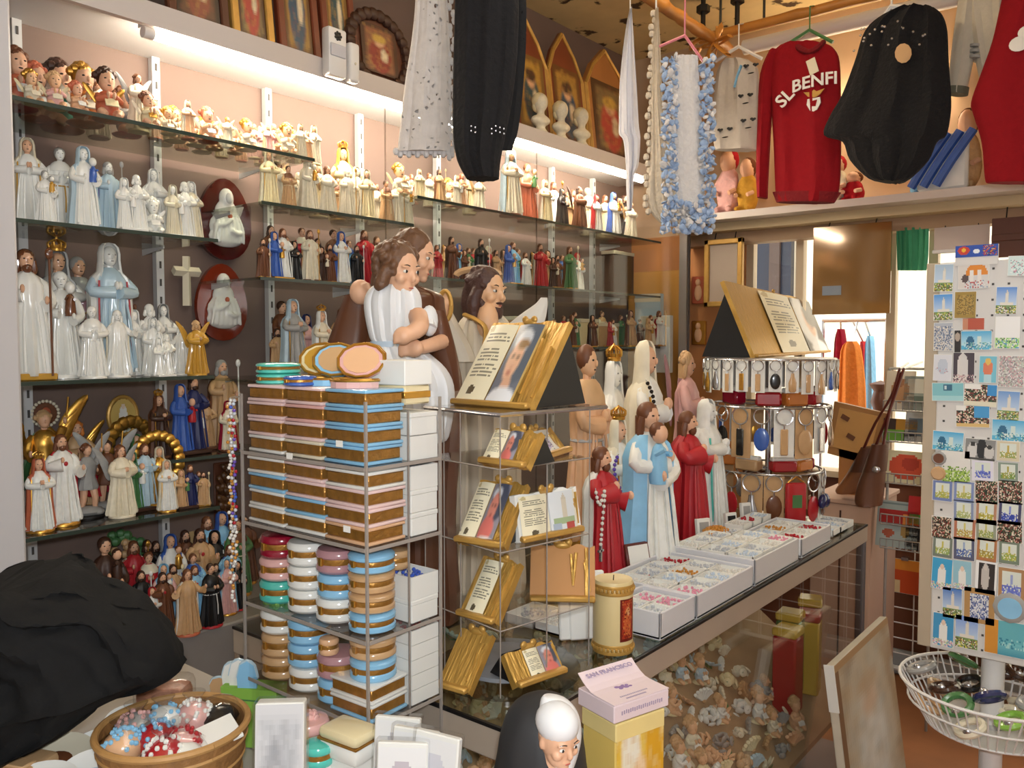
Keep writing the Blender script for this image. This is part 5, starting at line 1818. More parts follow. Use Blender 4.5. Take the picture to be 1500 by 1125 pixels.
def page(kind):
    if kind == 'text':
        return Cv(26, 44, 'efe6c8').lines(.12, .92, .08, .78, 17, '8f8a76').ell(.42, .86, .12, .06, '5d5340').ell(.15, .05, .1, .04, 'c9b98a')
    if kind == 'face':     # a generic veiled face looking down
        c = Cv(30, 46, '6d7380').ell(.62, .35, .5, .42, '5d6672').ell(.45, .22, .3, .16, 'cfd3d8').ell(.42, .46, .25, .27, 'e9bb9a').ell(.52, .26, .2, .07, '9c7a52')
        c.ell(.34, .42, .06, .022, '4a342a').ell(.54, .43, .06, .022, '4a342a').ell(.44, .56, .05, .025, 'd29a80').ell(.42, .63, .08, .022, 'b55a50').ell(.5, .78, .16, .12, 'ddae90')
        return c.ell(.5, 1.0, .55, .2, 'eceef2').blur(1).rect(.95, 0, 1, 1, 'c9a864')
    if kind == 'redface':
        c = Cv(28, 44, '8f8a94').ell(.6, .3, .42, .36, '4d5060').ell(.4, .18, .25, .12, 'd5d8e0').ell(.42, .42, .24, .26, 'd98a78').ell(.42, .8, .4, .24, 'd9756c')
        return c.ell(.34, .38, .06, .02, '50302a').ell(.52, .39, .06, .02, '50302a').ell(.42, .55, .07, .02, '9c4038').ell(.5, 1.0, .5, .1, 'f0ece6').blur(1)
    if kind == 'tower':
        return Cv(28, 40, 'd9dde0').rect(.42, .15, .62, .7, 'cfc6b4').tri(.52, .05, .2, .1, 'c9c0ae').rect(.1, .62, .9, .78, '9fb28a').rect(.55, .75, .85, .96, 'b84a44').rect(.08, .75, .35, .96, 'a8b4c4').rect(.92, 0, 1, 1, 'e6dcc0')
    if kind == 'brownface':
        c = Cv(28, 44, '2f2622').ell(.35, .4, .38, .5, 'd9d3cc').ell(.5, .42, .22, .3, 'c99a78').ell(.62, .3, .28, .25, '5a5048').ell(.42, .38, .05, .02, '3a2820').ell(.58, .4, .05, .02, '3a2820')
        return c.ell(.5, .56, .07, .022, '8c4a3c').ell(.55, .95, .4, .16, 'e4e0da').blur(1)
    return Cv(20, 30, 'f2ede2').ell(.5, .5, .3, .3, 'c9c2d8').speck(.2, .2, .8, .8, ['6a4a8a', 'b8a0c8', '7a8a5a'], .4)


GOLDF = mt('rough gold leaf', 'd0a453', .38, .55, .35, 22, .6, stretch=(6, 1, 1))


def book_plaque(lab, BL, BR, TR, Z, order, thick=.016, slab=GOLDF, easel=True, name='book_plaque', lean_=None):
    """gilt book shaped plaque leaning on an easel: bottom corners on the plane Z, top right corner seen at TR"""
    A, B = at(*BL, Z=Z), at(*BR, Z=Z)
    tdir = (B - A).normalized()
    n = Vector((-tdir.y, tdir.x, 0))
    if n.dot(TOCAM) > 0: n = -n
    ray = at(TR[0], TR[1], D=1.0) - _C
    tt = (B - _C).dot(tdir) / ray.dot(tdir)
    T = _C + ray * tt
    lean = math.atan2((T - B).dot(n), T.z - B.z)
    lean = max(-.2, min(.75, lean))
    H = (T.z - B.z) / math.cos(lean)
    if lean_ is not None:
        lean = lean_
        up_ = Vector((0, 0, math.cos(lean))) + n * math.sin(lean)
        pn = tdir.cross(up_)
        T = _C + ray * ((B - _C).dot(pn) / ray.dot(pn))
        H = (T - B).dot(up_)
    Wd = (B - A).length
    rz = math.atan2(tdir.y, tdir.x)
    o = (A + B) / 2
    th = thing(name, lab, 'plaque', (o.x, o.y, Z + .001), rz)
    Rm = (-lean, 0, 0)
    # wavy slab
    nn = 14
    R = []
    for i in range(nn + 1):
        u = i / nn
        x = (u - .5) * Wd
        w1 = .004 * math.sin(u * 19) * (1 if u > .62 else .3)
        R.append([(x, 0, 0 + abs(w1)), (x, 0, H + w1), (x, thick, H + w1), (x, thick, abs(w1))])
    obj('slab', MB().rings(R).mesh('slab', False), slab, th, (0, 0, 0), Rm)
    m = MB()
    for j in range(7):
        x = Wd * random.uniform(.16, .46)
        if order and order[0] == 'gold': x = -x
        m.tube([(x, -.001, random.uniform(.02, .3) * H), (x + random.uniform(-.008, .008), -.002, random.uniform(.6, .97) * H)], [.0025, .004], 5)
    obj('ridges', m.mesh('r'), GOLDF, th, (0, 0, 0), Rm)
    x = -.48 * Wd
    for kind, frac in order:
        if kind != 'gold':
            me = page(kind).mesh('page_print', Wd * frac * .96, H * .93, .004)
            pg = obj('page' if kind == 'text' else 'picture', me, PRINT, th, ((x + Wd * frac / 2), -.0035 * math.cos(lean), H * .035 * math.cos(lean)), Rm)
        x += Wd * frac
    obj('foot_edge', MB().box((0, -.004, .006), (Wd, .016, .012), None, .003).mesh('f'), GOLDP, th)
    if easel:
        q = H * math.sin(lean)
        top = (q * .92 + thick, H * math.cos(lean) * .92)
        back = q + max(.05, H * .32)
        tri = [(thick, 0.0), (top[0], top[1]), (back, 0.0)]
        obj('easel', MB().prism(tri, -Wd * .46, Wd * .46, 'YZ').mesh('e', False), BLACKM, th)
    obj('crest', MB().ell((-.0 * Wd, 0, 0), (.018, .006, .008)).ell((.012, 0, .006), (.008, .005, .008)).ell((-.012, 0, .006), (.008, .005, .008)).mesh('c'), GOLDP, th,
        (0, H * math.sin(lean), H * math.cos(lean)))
    return th


book_plaque('large gilt book plaque with veiled face on top of the acrylic tower', (664, 592), (776, 600), (834, 472), tl[0], [('text', .40), ('face', .36), ('gold', .2)])
book_plaque('small gilt book plaque with tiny face on the second tower shelf', (704, 678), (771, 686), (793, 634), tl[1], [('text', .36), ('redface', .30), ('gold', .3)])
book_plaque('gilt book plaque with rosy veiled face on the third tower shelf', (668, 793), (739, 803), (773, 710), tl[2], [('text', .36), ('redface', .36), ('gold', .26)])
book_plaque('gilt book plaque of prayer text on the fourth tower shelf', (672, 900), (726, 915), (762, 826), tl[3], [('gold', .12), ('text', .5), ('gold', .34)], easel=False)
book_plaque('gold plaque partly hidden at the tower foot behind the bead boxes', (640, 1004), (686, 1017), (727, 928), CZ + .024, [('gold', .9)], easel=False)
book_plaque('little gilt book plaque with red robed figure at the tower foot', (757, 1008), (827, 984), (808, 938), CZ + .024, [('gold', .3), ('text', .3), ('redface', .34)])
book_plaque('flowered white plaque on the second tower shelf beside the black easel', (782, 678), (832, 662), (806, 626), tl[1], [('x', .8)])
book_plaque('white open book plaque with tower picture on the third tower shelf', (762, 796), (852, 778), (852, 712), tl[2], [('text', .46), ('tower', .46)], slab=pap('white'), easel=False, lean_=.2)
book_plaque('plain tan wooden plaque seen from behind on the fourth tower shelf', (776, 880), (872, 882), (846, 800), tl[3], [], slab=mt('tan ply', 'c1894e', .6, 0, .15, 6), easel=False, name='wooden_plaque', lean_=.45)

# ================================================================== big statues
def hero_head(t, o_, c, h, rz, tilt, hair, beard, skin='skin', longh=.6, curl=False):
    """modelled head of height h at world point c, facing local +X turned by rz"""
    hd = bpy.data.objects.new
    k = h / 2.0
    M = Matrix.Translation(c - o_) @ Matrix.Rotation(rz, 4, 'Z') @ Matrix.Rotation(tilt, 4, 'Y') @ Matrix.Scale(k, 4)
    def P_(name, m, mat, vox=None):
        b = MB().add(m, M)
        obj(name, sculpt(b, vox * k, 5) if vox else b.mesh(name), mat, t)
    m = MB().ell((0, 0, .12), (.80, .66, .88), None, 20, 14).ell((.22, 0, -.45), (.50, .50, .52), None, 16, 12).ell((.55, 0, -.8), (.18, .2, .16))
    m.tube([(-.15, 0, -.5), (-.2, 0, -1.7)], [.4, .46], 14)
    m.tube([(.72, 0, .10), (.86, 0, -.24), (.76, 0, -.32)], [.07, .11, .08], 8, 2)
    for s_ in (1, -1):
        m.ell((.52, s_ * .36, -.25), (.22, .2, .2)).ell((.70, s_ * .3, .2), (.1, .22, .06)).ell((-.05, s_ * .66, -.05), (.14, .08, .22))
    m.ell((.66, 0, -.55), (.12, .2, .06)).ell((.64, 0, -.64), (.11, .16, .06))
    P_('head', m, res(skin), .045)
    m = MB()
    for s_ in (1, -1): m.ell((.70, s_ * .29, .03), (.07, .12, .065), None, 10, 7)
    for q in loose(m): P_('eye', q, cer('white'))
    m = MB()
    for s_ in (1, -1): m.ell((.745, s_ * .29, .03), (.045, .06, .06), None, 8, 6)
    for s_ in (1, -1): m.tube([(.70, s_ * .42, .22), (.76, s_ * .3, .27), (.78, s_ * .16, .23)], .022, 5, 2)
    for i, q in enumerate(loose(m)): P_('pupil' if i < 2 else 'eyebrow', q, EYE)
    m = MB().ell((.755, 0, -.575), (.035, .13, .03), None, 8, 6)
    P_('lips', m, LIPS)
    m = MB().ell((-.14, 0, .3), (.84, .76, .84), None, 20, 14)
    if longh:
        for s_ in (1, -1): m.tube([(.1, s_ * .68, .1), (-.05, s_ * .78, -.5), (-.05, s_ * .72, -.5 - longh)], [.22, .3, .2], 10, 3)
        m.tube([(-.5, 0, .1), (-.62, 0, -.5), (-.55, 0, -.5 - longh)], [.6, .6, .5], 12, 2)
    for i in range(60 if curl else 26):
        a, b = random.uniform(.9, 5.4), random.uniform(-.6, 1.35)
        r_ = .17 if curl else .11
        m.ell((-.14 + .84 * math.cos(a) * math.cos(b), .8 * math.sin(a) * math.cos(b), .3 + .82 * math.sin(b)), (r_, r_, r_), None, 7, 5)
    if hair is not None: P_('hair', m, hair, .05)
    if beard:
        m = MB().ell((.45, 0, -.86), (.36, .44, .34), None, 12, 8).ell((.72, 0, -.47), (.14, .26, .06))
        for s_ in (1, -1): m.tube([(.1, s_ * .6, -.3), (.35, s_ * .48, -.75), (.5, s_ * .2, -1.05)], [.12, .2, .16], 8, 2)
        P_('beard', m, hair, .05)


BRN = mt('painted brown habit', '5f3823', .35, 0, .2, 6, .1, .2)
HAIRB = mt('painted brown hair', '6b4a33', .5, 0, .35, 60, .5)
HAIRD = mt('painted dark hair', '4a2f28', .5, 0, .3, 60, .5)
WROBE = mt('painted white robe', 'e9e9ea', .45, 0, .05, 8)
DJ = 2.0
cz_px = 562.5 + 355
o_ = at(578, 915, D=DJ)
o_.z = CZ
t = thing('saint_statue', 'tall statue of a brown robed saint holding a child in white', 'statue', o_)
def base_y(D): return [y for y in range(600, 1200) if at(600, y, D=D).z <= CZ + .01][0]
by_ = base_y(DJ)
rows = [(420, 548, 620), (432, 520, 650), (450, 512, 655), (480, 500, 660), (510, 486, 670), (540, 472, 678), (570, 464, 682), (640, 468, 680), (760, 476, 672), (by_ - 8, 470, 680), (by_, 480, 670)]
obj('habit', silh(rows, .62, 72, 13, .14, 0, 3, D=DJ).mesh('h', org=o_), BRN, t)
rows = [(432, 505, 545), (450, 498, 542), (480, 487, 545), (510, 476, 545), (540, 468, 546), (556, 470, 544)]
obj('sleeve', silh(rows, .7, 24, 6, .08, 0, 3, D=DJ - .07).mesh('h', org=o_), BRN, t)
rows = [(455, 628, 652), (480, 624, 660), (510, 628, 668), (540, 640, 674), (572, 652, 676)]
obj('sleeve', silh(rows, .8, 20, 5, .08, 0, 3, D=DJ - .10).mesh('h', org=o_), BRN, t)
rows = [(410, 572, 596), (417, 548, 606), (428, 536, 616), (445, 531, 620), (470, 534, 618), (495, 540, 612), (504, 546, 612), (520, 542, 634), (540, 540, 656), (565, 538, 668), (600, 542, 668), (640, 550, 660), (648, 560, 650)]
obj('child_robe', silh(rows, .55, 72, 12, .15, 0, 3, D=DJ - .16).mesh('r', org=o_), WROBE, t)
obj('child_belt', silh([(500, 542, 612), (508, 544, 614)], .58, 24, sub=2, D=DJ - .16).mesh('r', org=o_), mt('pale blue cord', 'c3d4e4', .6), t)
def px3(x, y, D): return at(x, y, D=D) - o_
m = MB().tube([px3(612, 462, DJ - .22), px3(614, 480, DJ - .27), px3(594, 492, DJ - .29)], [.022, .020, .015], 10, 3)
m.ell(px3(590, 492, DJ - .29), (.022, .018, .02))
for i in range(4): m.tube([px3(590, 488 + i * 3, DJ - .29), px3(582, 489 + i * 3.4, DJ - .30), px3(577, 492 + i * 3.4, DJ - .295)], [.007, .0065, .005], 6, 2)
obj('child_arm', sculpt(m, .004, 3), res('skin'), t)
m = MB().tube([px3(648, 500, DJ - .12), px3(630, 506, DJ - .2), px3(612, 510, DJ - .24)], [.018, .016, .014], 10, 3)
m.ell(px3(606, 510, DJ - .245), (.026, .016, .02))
for i in range(4): m.tube([px3(604, 504 + i * 4, DJ - .245), px3(592, 505 + i * 4.2, DJ - .25), px3(585, 509 + i * 4, DJ - .245)], [.008, .0075, .006], 6, 2)
m.tube([px3(606, 502, DJ - .245), px3(600, 496, DJ - .25)], [.009, .007], 6)
obj('hand', sculpt(m, .004, 3), res('skin'), t)
m = MB().ell(px3(528, 428, DJ - .1), (.026, .026, .03))
for i in range(4): m.tube([px3(530 + i * 3, 420 + i * 3, DJ - .11), px3(540 + i * 2, 416 + i * 4, DJ - .14)], [.009, .006], 6)
obj('hand', sculpt(m, .005, 3), res('skin'), t)
m = MB().tube([px3(628, 455, DJ - .14), px3(626, 480, DJ - .16)], [.014, .022], 8).ell(px3(629, 470, DJ - .15), (.02, .02, .035))
obj('lily', m.mesh('l'), WROBE, t)
obj('collar', silh([(424, 540, 604), (432, 536, 612)], .6, 24, sub=2, D=DJ - .155).mesh('c', org=o_), mt('grey cord', '77706a', .6), t)
hero_head(t, o_, at(606, 376, D=DJ + .03), .122, .45, .2, HAIRB, False, longh=.1)
hero_head(t, o_, at(583, 398, D=DJ - .16), .118, .02, .10, HAIRB, False, longh=.15, curl=True)

# bearded statue in ivory robe with raised arm
DB = 2.25
o_ = at(712, 800, D=DB)
o_.z = CZ
t = thing('bearded_statue', 'tall bearded statue in a gold edged ivory robe with raised sleeve', 'statue', o_)
by_ = base_y(DB)
rows = [(452, 694, 724), (462, 680, 738), (476, 668, 750), (500, 662, 762), (540, 658, 768), (600, 660, 770), (700, 664, 766), (by_ - 6, 656, 774), (by_, 664, 766)]
IVR = mt('painted ivory robe', 'cfc3ae', .5, 0, .15, 8)
obj('robe', silh(rows, .6, 72, 13, .16, 0, 3, D=DB).mesh('h', org=o_), IVR, t)
rows = [(440, 636, 652), (455, 634, 662), (480, 640, 676), (505, 652, 690), (530, 662, 700)]
obj('sleeve', silh(rows, .6, 24, 6, .15, 0, 3, D=DB - .08).mesh('h', org=o_), IVR, t)
rows = [(436, 792, 802), (445, 784, 803), (456, 768, 802), (468, 752, 800), (480, 738, 795), (490, 735, 780)]
obj('sleeve', silh(rows, .4, 24, 6, .15, 0, 3, D=DB - .02).mesh('h', org=o_), mt('white sleeve', 'dcd8cf', .5), t)
m = MB()
for px_ in ((686, 462), (694, 470), (706, 482), (712, 505), (708, 540)): pass
m.tube([px3(680, 461, DB - .1), px3(700, 470, DB - .115), px3(712, 484, DB - .125), px3(708, 520, DB - .13), px3(700, 570, DB - .13)], .012, 7, 3, .5)
obj('gold_border', m.mesh('g'), GOLDP, t)
m = MB().tube([px3(646, 470, DB - .1), px3(648, 452, DB - .12), px3(652, 440, DB - .12)], [.022, .018, .014], 8, 2)
for i in range(4): m.tube([px3(648 + i * 2.4, 442, DB - .125), px3(649 + i * 3, 430 - (i % 2) * 3, DB - .12)], [.007, .005], 6)
m.tube([px3(654, 448, DB - .12), px3(660, 440, DB - .13)], [.008, .006], 6)
obj('hand', sculpt(m, .0045, 3), res('peach'), t)
a_ = [(px3(652 + 9 * math.cos(q), 448 + 22 * math.sin(q), DB - .13)) for q in (2 * PI * i / 18 for i in range(19))]
obj('gold_loop', MB().tube(a_, .006, 6).mesh('g'), GOLDP, t)
obj('neckline', MB().ell(px3(714, 470, DB - .05), (.03, .03, .05)).mesh('n'), res('peach'), t)
hero_head(t, o_, at(712, 428, D=DB - .02), .128, .05, .02, HAIRD, True, skin='peach', longh=.7)
obj('halo_ring', MB().tube([px3(700 + 32 * math.cos(q), 404 + 10 * math.sin(q), DB + .04) for q in (PI + PI * i / 10 for i in range(11))], .010, 6).mesh('h'), res('tan'), t)

# ------------------------------------------------------------------ statues along the counter
def mother_proto():
    ch = small_child((.12, -.05, .52), .56)
    h = ((.15, -.06, .56), (.13, .03, .66))
    return [('base', 'base', base_round()), ('robe', 'robe', sleeves(robe(10, .10), h)), ('mantle', 'mantle', mantle(.765, 1.05, .8)), ('hands', 'skin', hands_(h)),
            ('head', 'skin', head_()), ('hair', 'hair', hair_(long=.2)), ('face', 'eye', face_()), ('child_robe', 'accent', ch[0]), ('child_head', 'skin', ch[1]), ('child_hair', 'hair', ch[2])]


PROTO['mother'] = finish('mother', mother_proto())
KINDN['mother'] = 'mother and child'
NAMEN['mother'] = 'madonna_statue'


def cfig(t, px, X, top, pal, lab, rz=0.0, glaze=False, wide=1.0):
    p = at(px, 600, X=X)
    p.z = CZ + .001
    zt = at(px, top, X=X).z
    tp = {'crowned': 1.06, 'archangel': 1.1}.get(t, .965)
    e = fig(t, p, (zt - CZ) / tp, pal, '', None, glaze, rz, lab)
    e.name = {'madonna_figurine': 'madonna_statue', 'friar_figurine': 'friar_statue', 'saint_figurine': 'saint_statue', 'angel_figurine': 'angel_statue'}.get(e.name.split('.')[0], e.name)
    e['category'] = 'statue'
    e.scale = (e.scale[0] * wide, e.scale[1] * wide, e.scale[2])
    return e


cfig('mother', 950, -1.20, 590, ('white', 'sky', 'brown', 'skin', 'white', 'sky'), 'statue of a light blue cloaked mother holding a child on the counter', -.2)
cfig('christ', 1008, -1.27, 603, ('red', 'red', 'brown', 'skin', 'tan', 'gold'), 'red robed long haired statue beside the light blue mother', .1)
cfig('madonna', 1036, -1.30, 588, ('white', 'white', 'white', 'white', 'white', 'teal'), 'all white veiled statue beside the keyring spinner', .1, False, 1.0)
ew = cfig('crowned', 906, -1.38, 596, ('white', 'ivory', 'brown', 'skin', 'white', 'gold'), 'white statue with big gilt crown and a dark bead rosary', .0, False, .85)
cfig('crowned', 899, -1.62, 506, ('white', 'white', 'white', 'white', 'white', 'white'), 'all white crowned statue standing behind the gilt crowned one', .0, True, .72)
cfig('madonna', 946, -1.45, 504, ('white', 'ivory', 'brown', 'skin', 'white', 'gold'), 'white veiled statue with black rosary behind the blue mother', .2, False, .8)
cfig('angel', 1006, -1.60, 516, ('pink', 'mauve', 'tan', 'skin', 'mauve', 'gold'), 'mauve cloaked angel statue behind the red robed one', .2, False, .7)
cfig('friar', 860, -1.52, 506, ('peach', 'tan', 'brown', 'peach', 'gold', 'silver'), 'peach coloured infant statue with brown curls beside the black easel', .1, False, .75)
cfig('christ', 882, -1.24, 655, ('red', 'white', 'brown', 'skin', 'white', 'white'), 'small red and white robed statue beside the white book plaque', .1)
# rosaries over statues
def rosary(lab, pts, bead, r=.0048, step=.011):
    P = [Vector(p) for p in cat([tuple(p) for p in pts], 14)]
    o_ = P[-1].copy()
    t = thing('hanging_rosary', lab, 'rosary', o_)
    m, acc = MB(), 0
    for a_, b_ in zip(P, P[1:]):
        acc += (b_ - a_).length
        if acc > step:
            m.ell(b_ - o_, r, None, 7, 5)
            acc = 0
    obj('beads', m.mesh('b'), mt('bead ' + bead, BEADC[bead], .12, 0, .15, 60, 0, .5), t)
    obj('chain', MB().tube([p - o_ for p in P], .0012, 4).mesh('c'), SILV, t)
    c = P[-1] - o_
    obj('cross', MB().box((0, 0, -.02), (.006, .006, .04)).box((0, 0, -.012), (.006, .022, .006)).mesh('x', False), SILV, t)


rosary('dark blue bead rosary hanging down the gilt crowned statue', [at(906, 665, X=-1.31), at(900, 690, X=-1.30), at(912, 730, X=-1.295), at(914, 780, X=-1.29), at(915, 796, X=-1.285)], 'violet', .006, .013)
rosary('black bead rosary hanging on the white veiled statue', [at(946, 556, X=-1.36), at(955, 575, X=-1.355), at(958, 590, X=-1.35), at(960, 600, X=-1.345)], 'black', .007, .015)
rosary('pearl rosary hanging on the small red and white statue', [at(872, 715, X=-1.17), at(878, 740, X=-1.16), at(886, 720, X=-1.16), at(882, 770, X=-1.15), at(880, 800, X=-1.15)], 'pearl', .005, .011)

# ------------------------------------------------------------------ trays of rosaries on the counter
TRW = mt('white plastic tray', 'dcdce0', .35, 0, .03, 6)


def tray(x0, x1, y0, y1, h, lab):
    o_ = ((x0 + x1) / 2, (y0 + y1) / 2, CZ + .0005)
    t = thing('plastic_tray', lab, 'tray', o_)
    w_, d_ = x1 - x0, y1 - y0
    obj('floor', MB().box((0, 0, .003), (w_, d_, .006)).mesh('f', False), TRW, t)
    for s_ in (-1, 1):
        obj('side', MB().box((s_ * (w_ / 2 - .003), 0, h / 2), (.006, d_, h), None, .002).mesh('s', False), TRW, t)
        obj('side', MB().box((0, s_ * (d_ / 2 - .003), h / 2), (w_, .006, h), None, .002).mesh('s', False), TRW, t)
    return t


BC = list(BEADC)
GRR = 'rosary boxes in the counter trays'


def fill(x0, x1, y0, y1, z, nx, ny, where, layers=1):
    for i in range(nx):
        for j in range(ny):
            b = random.choice(('pearl', 'silver', 'crystal', 'pearl', 'silver', 'crystal', 'pearl', 'silver', 'pink', 'amber', 'blue', 'red', 'black', 'crystal', 'pearl', 'silver'))
            for l in range(layers):
                rosary_box(x0 + (x1 - x0) * (i + .5) / nx + random.uniform(-.002, .002), y0 + (y1 - y0) * (j + .5) / ny, z + l * .023, (x1 - x0) / nx * .93, (y1 - y0) / ny * .93, .022, b,
                           'small white rosary box of %s beads %s' % (b, where), GRR, random.uniform(-.02, .02))


tray(-1.03, -.886, 1.625, 1.795, .062, 'small white plastic tray beside the big candle')
tray(-1.15, -.886, 1.805, 2.14, .060, 'wide white plastic tray of rosary boxes in the middle of the counter')
tray(-1.15, -.886, 2.155, 2.485, .072, 'wide white plastic tray of rosary boxes beside the blue mother statue')
tray(-1.08, -.892, 2.53, 2.80, .058, 'white plastic tray at the far end of the counter')
fill(-1.02, -.896, 1.635, 1.785, CZ + .0075, 2, 2, 'in the small tray', 2)
fill(-1.14, -.896, 1.815, 2.13, CZ + .0075, 3, 4, 'in the middle tray', 2)
fill(-1.14, -.896, 2.165, 2.475, CZ + .0075, 3, 4, 'in the tray beside the blue mother statue', 3)
fill(-1.07, -.902, 2.54, 2.79, CZ + .0075, 2, 3, 'in the far tray', 2)
fill(-1.32, -1.16, 1.72, 1.98, CZ + .001, 2, 3, 'lying flat behind the middle tray')
fill(-1.16, -1.09, 2.55, 2.79, CZ + .001, 1, 3, 'stacked by the keyring spinner', 3)
fill(-1.02, -.90, 2.86, 3.10, CZ + .001, 1, 3, 'loose at the far counter end')
fill(-1.24, -1.06, 1.50, 1.62, CZ + .001, 2, 1, 'lying beside the jewellery box')
# upright gift boxes behind the trays
for px, py, w_, h, lab in ((1030, 770, .05, .10, 'white upright rosary case leaning by the white veiled statue'), (1070, 768, .045, .085, 'upright white case with a dark picture'), (1092, 762, .04, .10, 'narrow upright white case with grey picture')):
    q = at(px, 800, X=-1.175)
    q.z = CZ + .001
    t = thing('upright_case', lab, 'case', q, -.5)
    obj('case', MB().box((0, 0, h / 2), (.016, w_, h), (0, -.15, 0), .002).mesh('c', False), pap('white'), t)
    obj('picture', MB().box((.009, 0, h / 2), (.001, w_ * .7, h * .8), (0, -.15, 0)).mesh('c', False), pap('black' if 'dark' in lab else 'grey'), t)
q = at(1050, 790, X=-1.13)
t = thing('amber_bead_pile', 'small heap of amber beads on a white carton', 'beads', (q.x, q.y, CZ + .001))
obj('carton', MB().box((0, 0, .03), (.09, .11, .06), None, .002).mesh('c', False), pap('white'), t)
m = MB()
for i in range(60):
    a, r_ = i * 2.4, .042 * math.sqrt(i / 60)
    m.ell((r_ * math.cos(a), r_ * math.sin(a) * 1.15, .063 + .016 * (1 - i / 60)), .006, None, 6, 4)
obj('beads', m.mesh('b'), mt('bead amber', BEADC['amber'], .12, 0, .15, 60, 0, .5), t)

# candle
q = at(911, 962, Z=CZ)
q = q + Vector((-.035, .02, 0))
k = depth(q) / FPX
R_, H_ = 29 * k, 106 * k
t = thing('pillar_candle', 'thick cream pillar candle with gilt bands and red picture', 'candle', (q.x, q.y, CZ + .001))
obj('wax', MB().lathe([(R_ * .98, .004), (R_, .01), (R_, H_ - .006), (R_ * .95, H_), (R_ * .6, H_ - .002), (.001, H_ - .004)], 40).mesh('w'), mt('cream wax', 'dcc792', .45, 0, .05, 8), t)
for z in (.002, H_ - .028):
    m = MB().lathe([(R_ * 1.02, z), (R_ * 1.04, z + .004), (R_ * 1.02, z + .008)], 36).lathe([(R_ * 1.02, z + .014), (R_ * 1.04, z + .018), (R_ * 1.02, z + .021)], 36)
    for i in range(30):
        a = 2 * PI * i / 30
        m.ell((R_ * 1.02 * math.cos(a), R_ * 1.02 * math.sin(a), z + .011), (.0042, .0042, .0048), None, 6, 4)
    obj('gilt_band', m.mesh('g'), GOLDP, t)
a0 = math.atan2(-.2, .98)
pm = Cv(16, 30, '6b1a10').rect(.1, .05, .9, .95, 'a8341c').ell(.5, .5, .28, .36, 'c05a30').ell(.5, .3, .14, .1, 'd8a070').speck(.1, .05, .9, .95, ['7a2010', 'd08040'], .25)
me = pm.mesh('pic', .04, H_ * .58)
for v in me.vertices:
    ang = a0 + v.co.x / R_
    v.co = Vector((R_ * 1.012 * math.cos(ang), R_ * 1.012 * math.sin(ang), v.co.z))
me.update()
obj('picture', me, PRINT, t, (0, 0, H_ * .2))
obj('wick', MB().tube([(0, 0, H_ - .004), (.001, 0, H_ + .008)], .0012, 5).mesh('w'), EYE, t)
# open jewellery box
q = at(945, 850, Z=CZ) + Vector((.03, -.03, 0))
t = thing('jewellery_box', 'small open reddish jewellery box with white lining', 'box', (q.x, q.y, CZ + .001), -.35)
LEA = mt('red brown leather', '5f2a20', .4, 0, .2, 20)
obj('tray', MB().box((0, 0, .014), (.075, .085, .028), None, .004).mesh('t'), LEA, t)
obj('beads', beads_mesh(.06, .07, 40, .005), mt('bead red', BEADC['red'], .12, 0, .15, 60, 0, .5), t, (0, 0, .028))
ld = obj('lid', MB().box((0, 0, .04), (.012, .085, .08), None, .004).mesh('t'), LEA, t, (-.04, 0, .026), (0, -.25, 0))
obj('lining', MB().box((.0065, 0, .04), (.001, .07, .066)).mesh('t', False), pap('white'), ld)
# white dish with small figure
q = at(884, 852, Z=CZ)
t = thing('porcelain_dish', 'round white porcelain dish with pink and lilac bits', 'dish', (q.x, q.y, CZ + .001))
obj('dish', MB().lathe([(.03, 0), (.035, .004), (.045, .02), (.046, .022), (.03, .008), (.001, .008)], 28).mesh('d'), cer('white'), t)
obj('beads', beads_mesh(.045, .045, 24, .006), mt('bead pink', BEADC['pink'], .12, 0, .15, 60, 0, .5), t, (0, 0, .012))
# white frames leaning behind the candle
for px, lab in ((866, 'white picture frame leaning between the tower and the candle'), (882, 'second white frame leaning behind the candle')):
    q = at(px, 958, Z=CZ)
    q = q + Vector((-.08, .06, 0))
    t = thing('standing_frame', lab, 'frame', (q.x, q.y, CZ + .001), .9)
    obj('frame', MB().box((0, 0, .075), (.085, .012, .15), (-.16, 0, 0), .003).mesh('f', False), pap('white'), t)
    obj('strut', MB().box((0, .03, .05), (.02, .004, .11), (.35, 0, 0)).mesh('f', False), pap('grey'), t)

# ------------------------------------------------------------------ shells, roses and angels inside the counter
def shell_mesh():
    m = MB()
    R = []
    for i in range(7):
        a = -.9 + 1.8 * i / 6
        m.tube([(0, 0, 0), (math.sin(a) * .3, .1, math.cos(a) * .3), (math.sin(a) * .5, .02, math.cos(a) * .5)], [.05, .1, .07], 6, 2)
    return m.mesh('shell')


def rose_mesh():
    m = MB()
    for i in range(12):
        a, r_ = i * 2.4, .12 + .28 * i / 12
        m.ell((r_ * math.cos(a), r_ * math.sin(a), .35 - .02 * i), (.16, .07, .17), (.5 * math.sin(a), -.5 * math.cos(a), a + PI / 2), 7, 5)
    return m.mesh('rose')


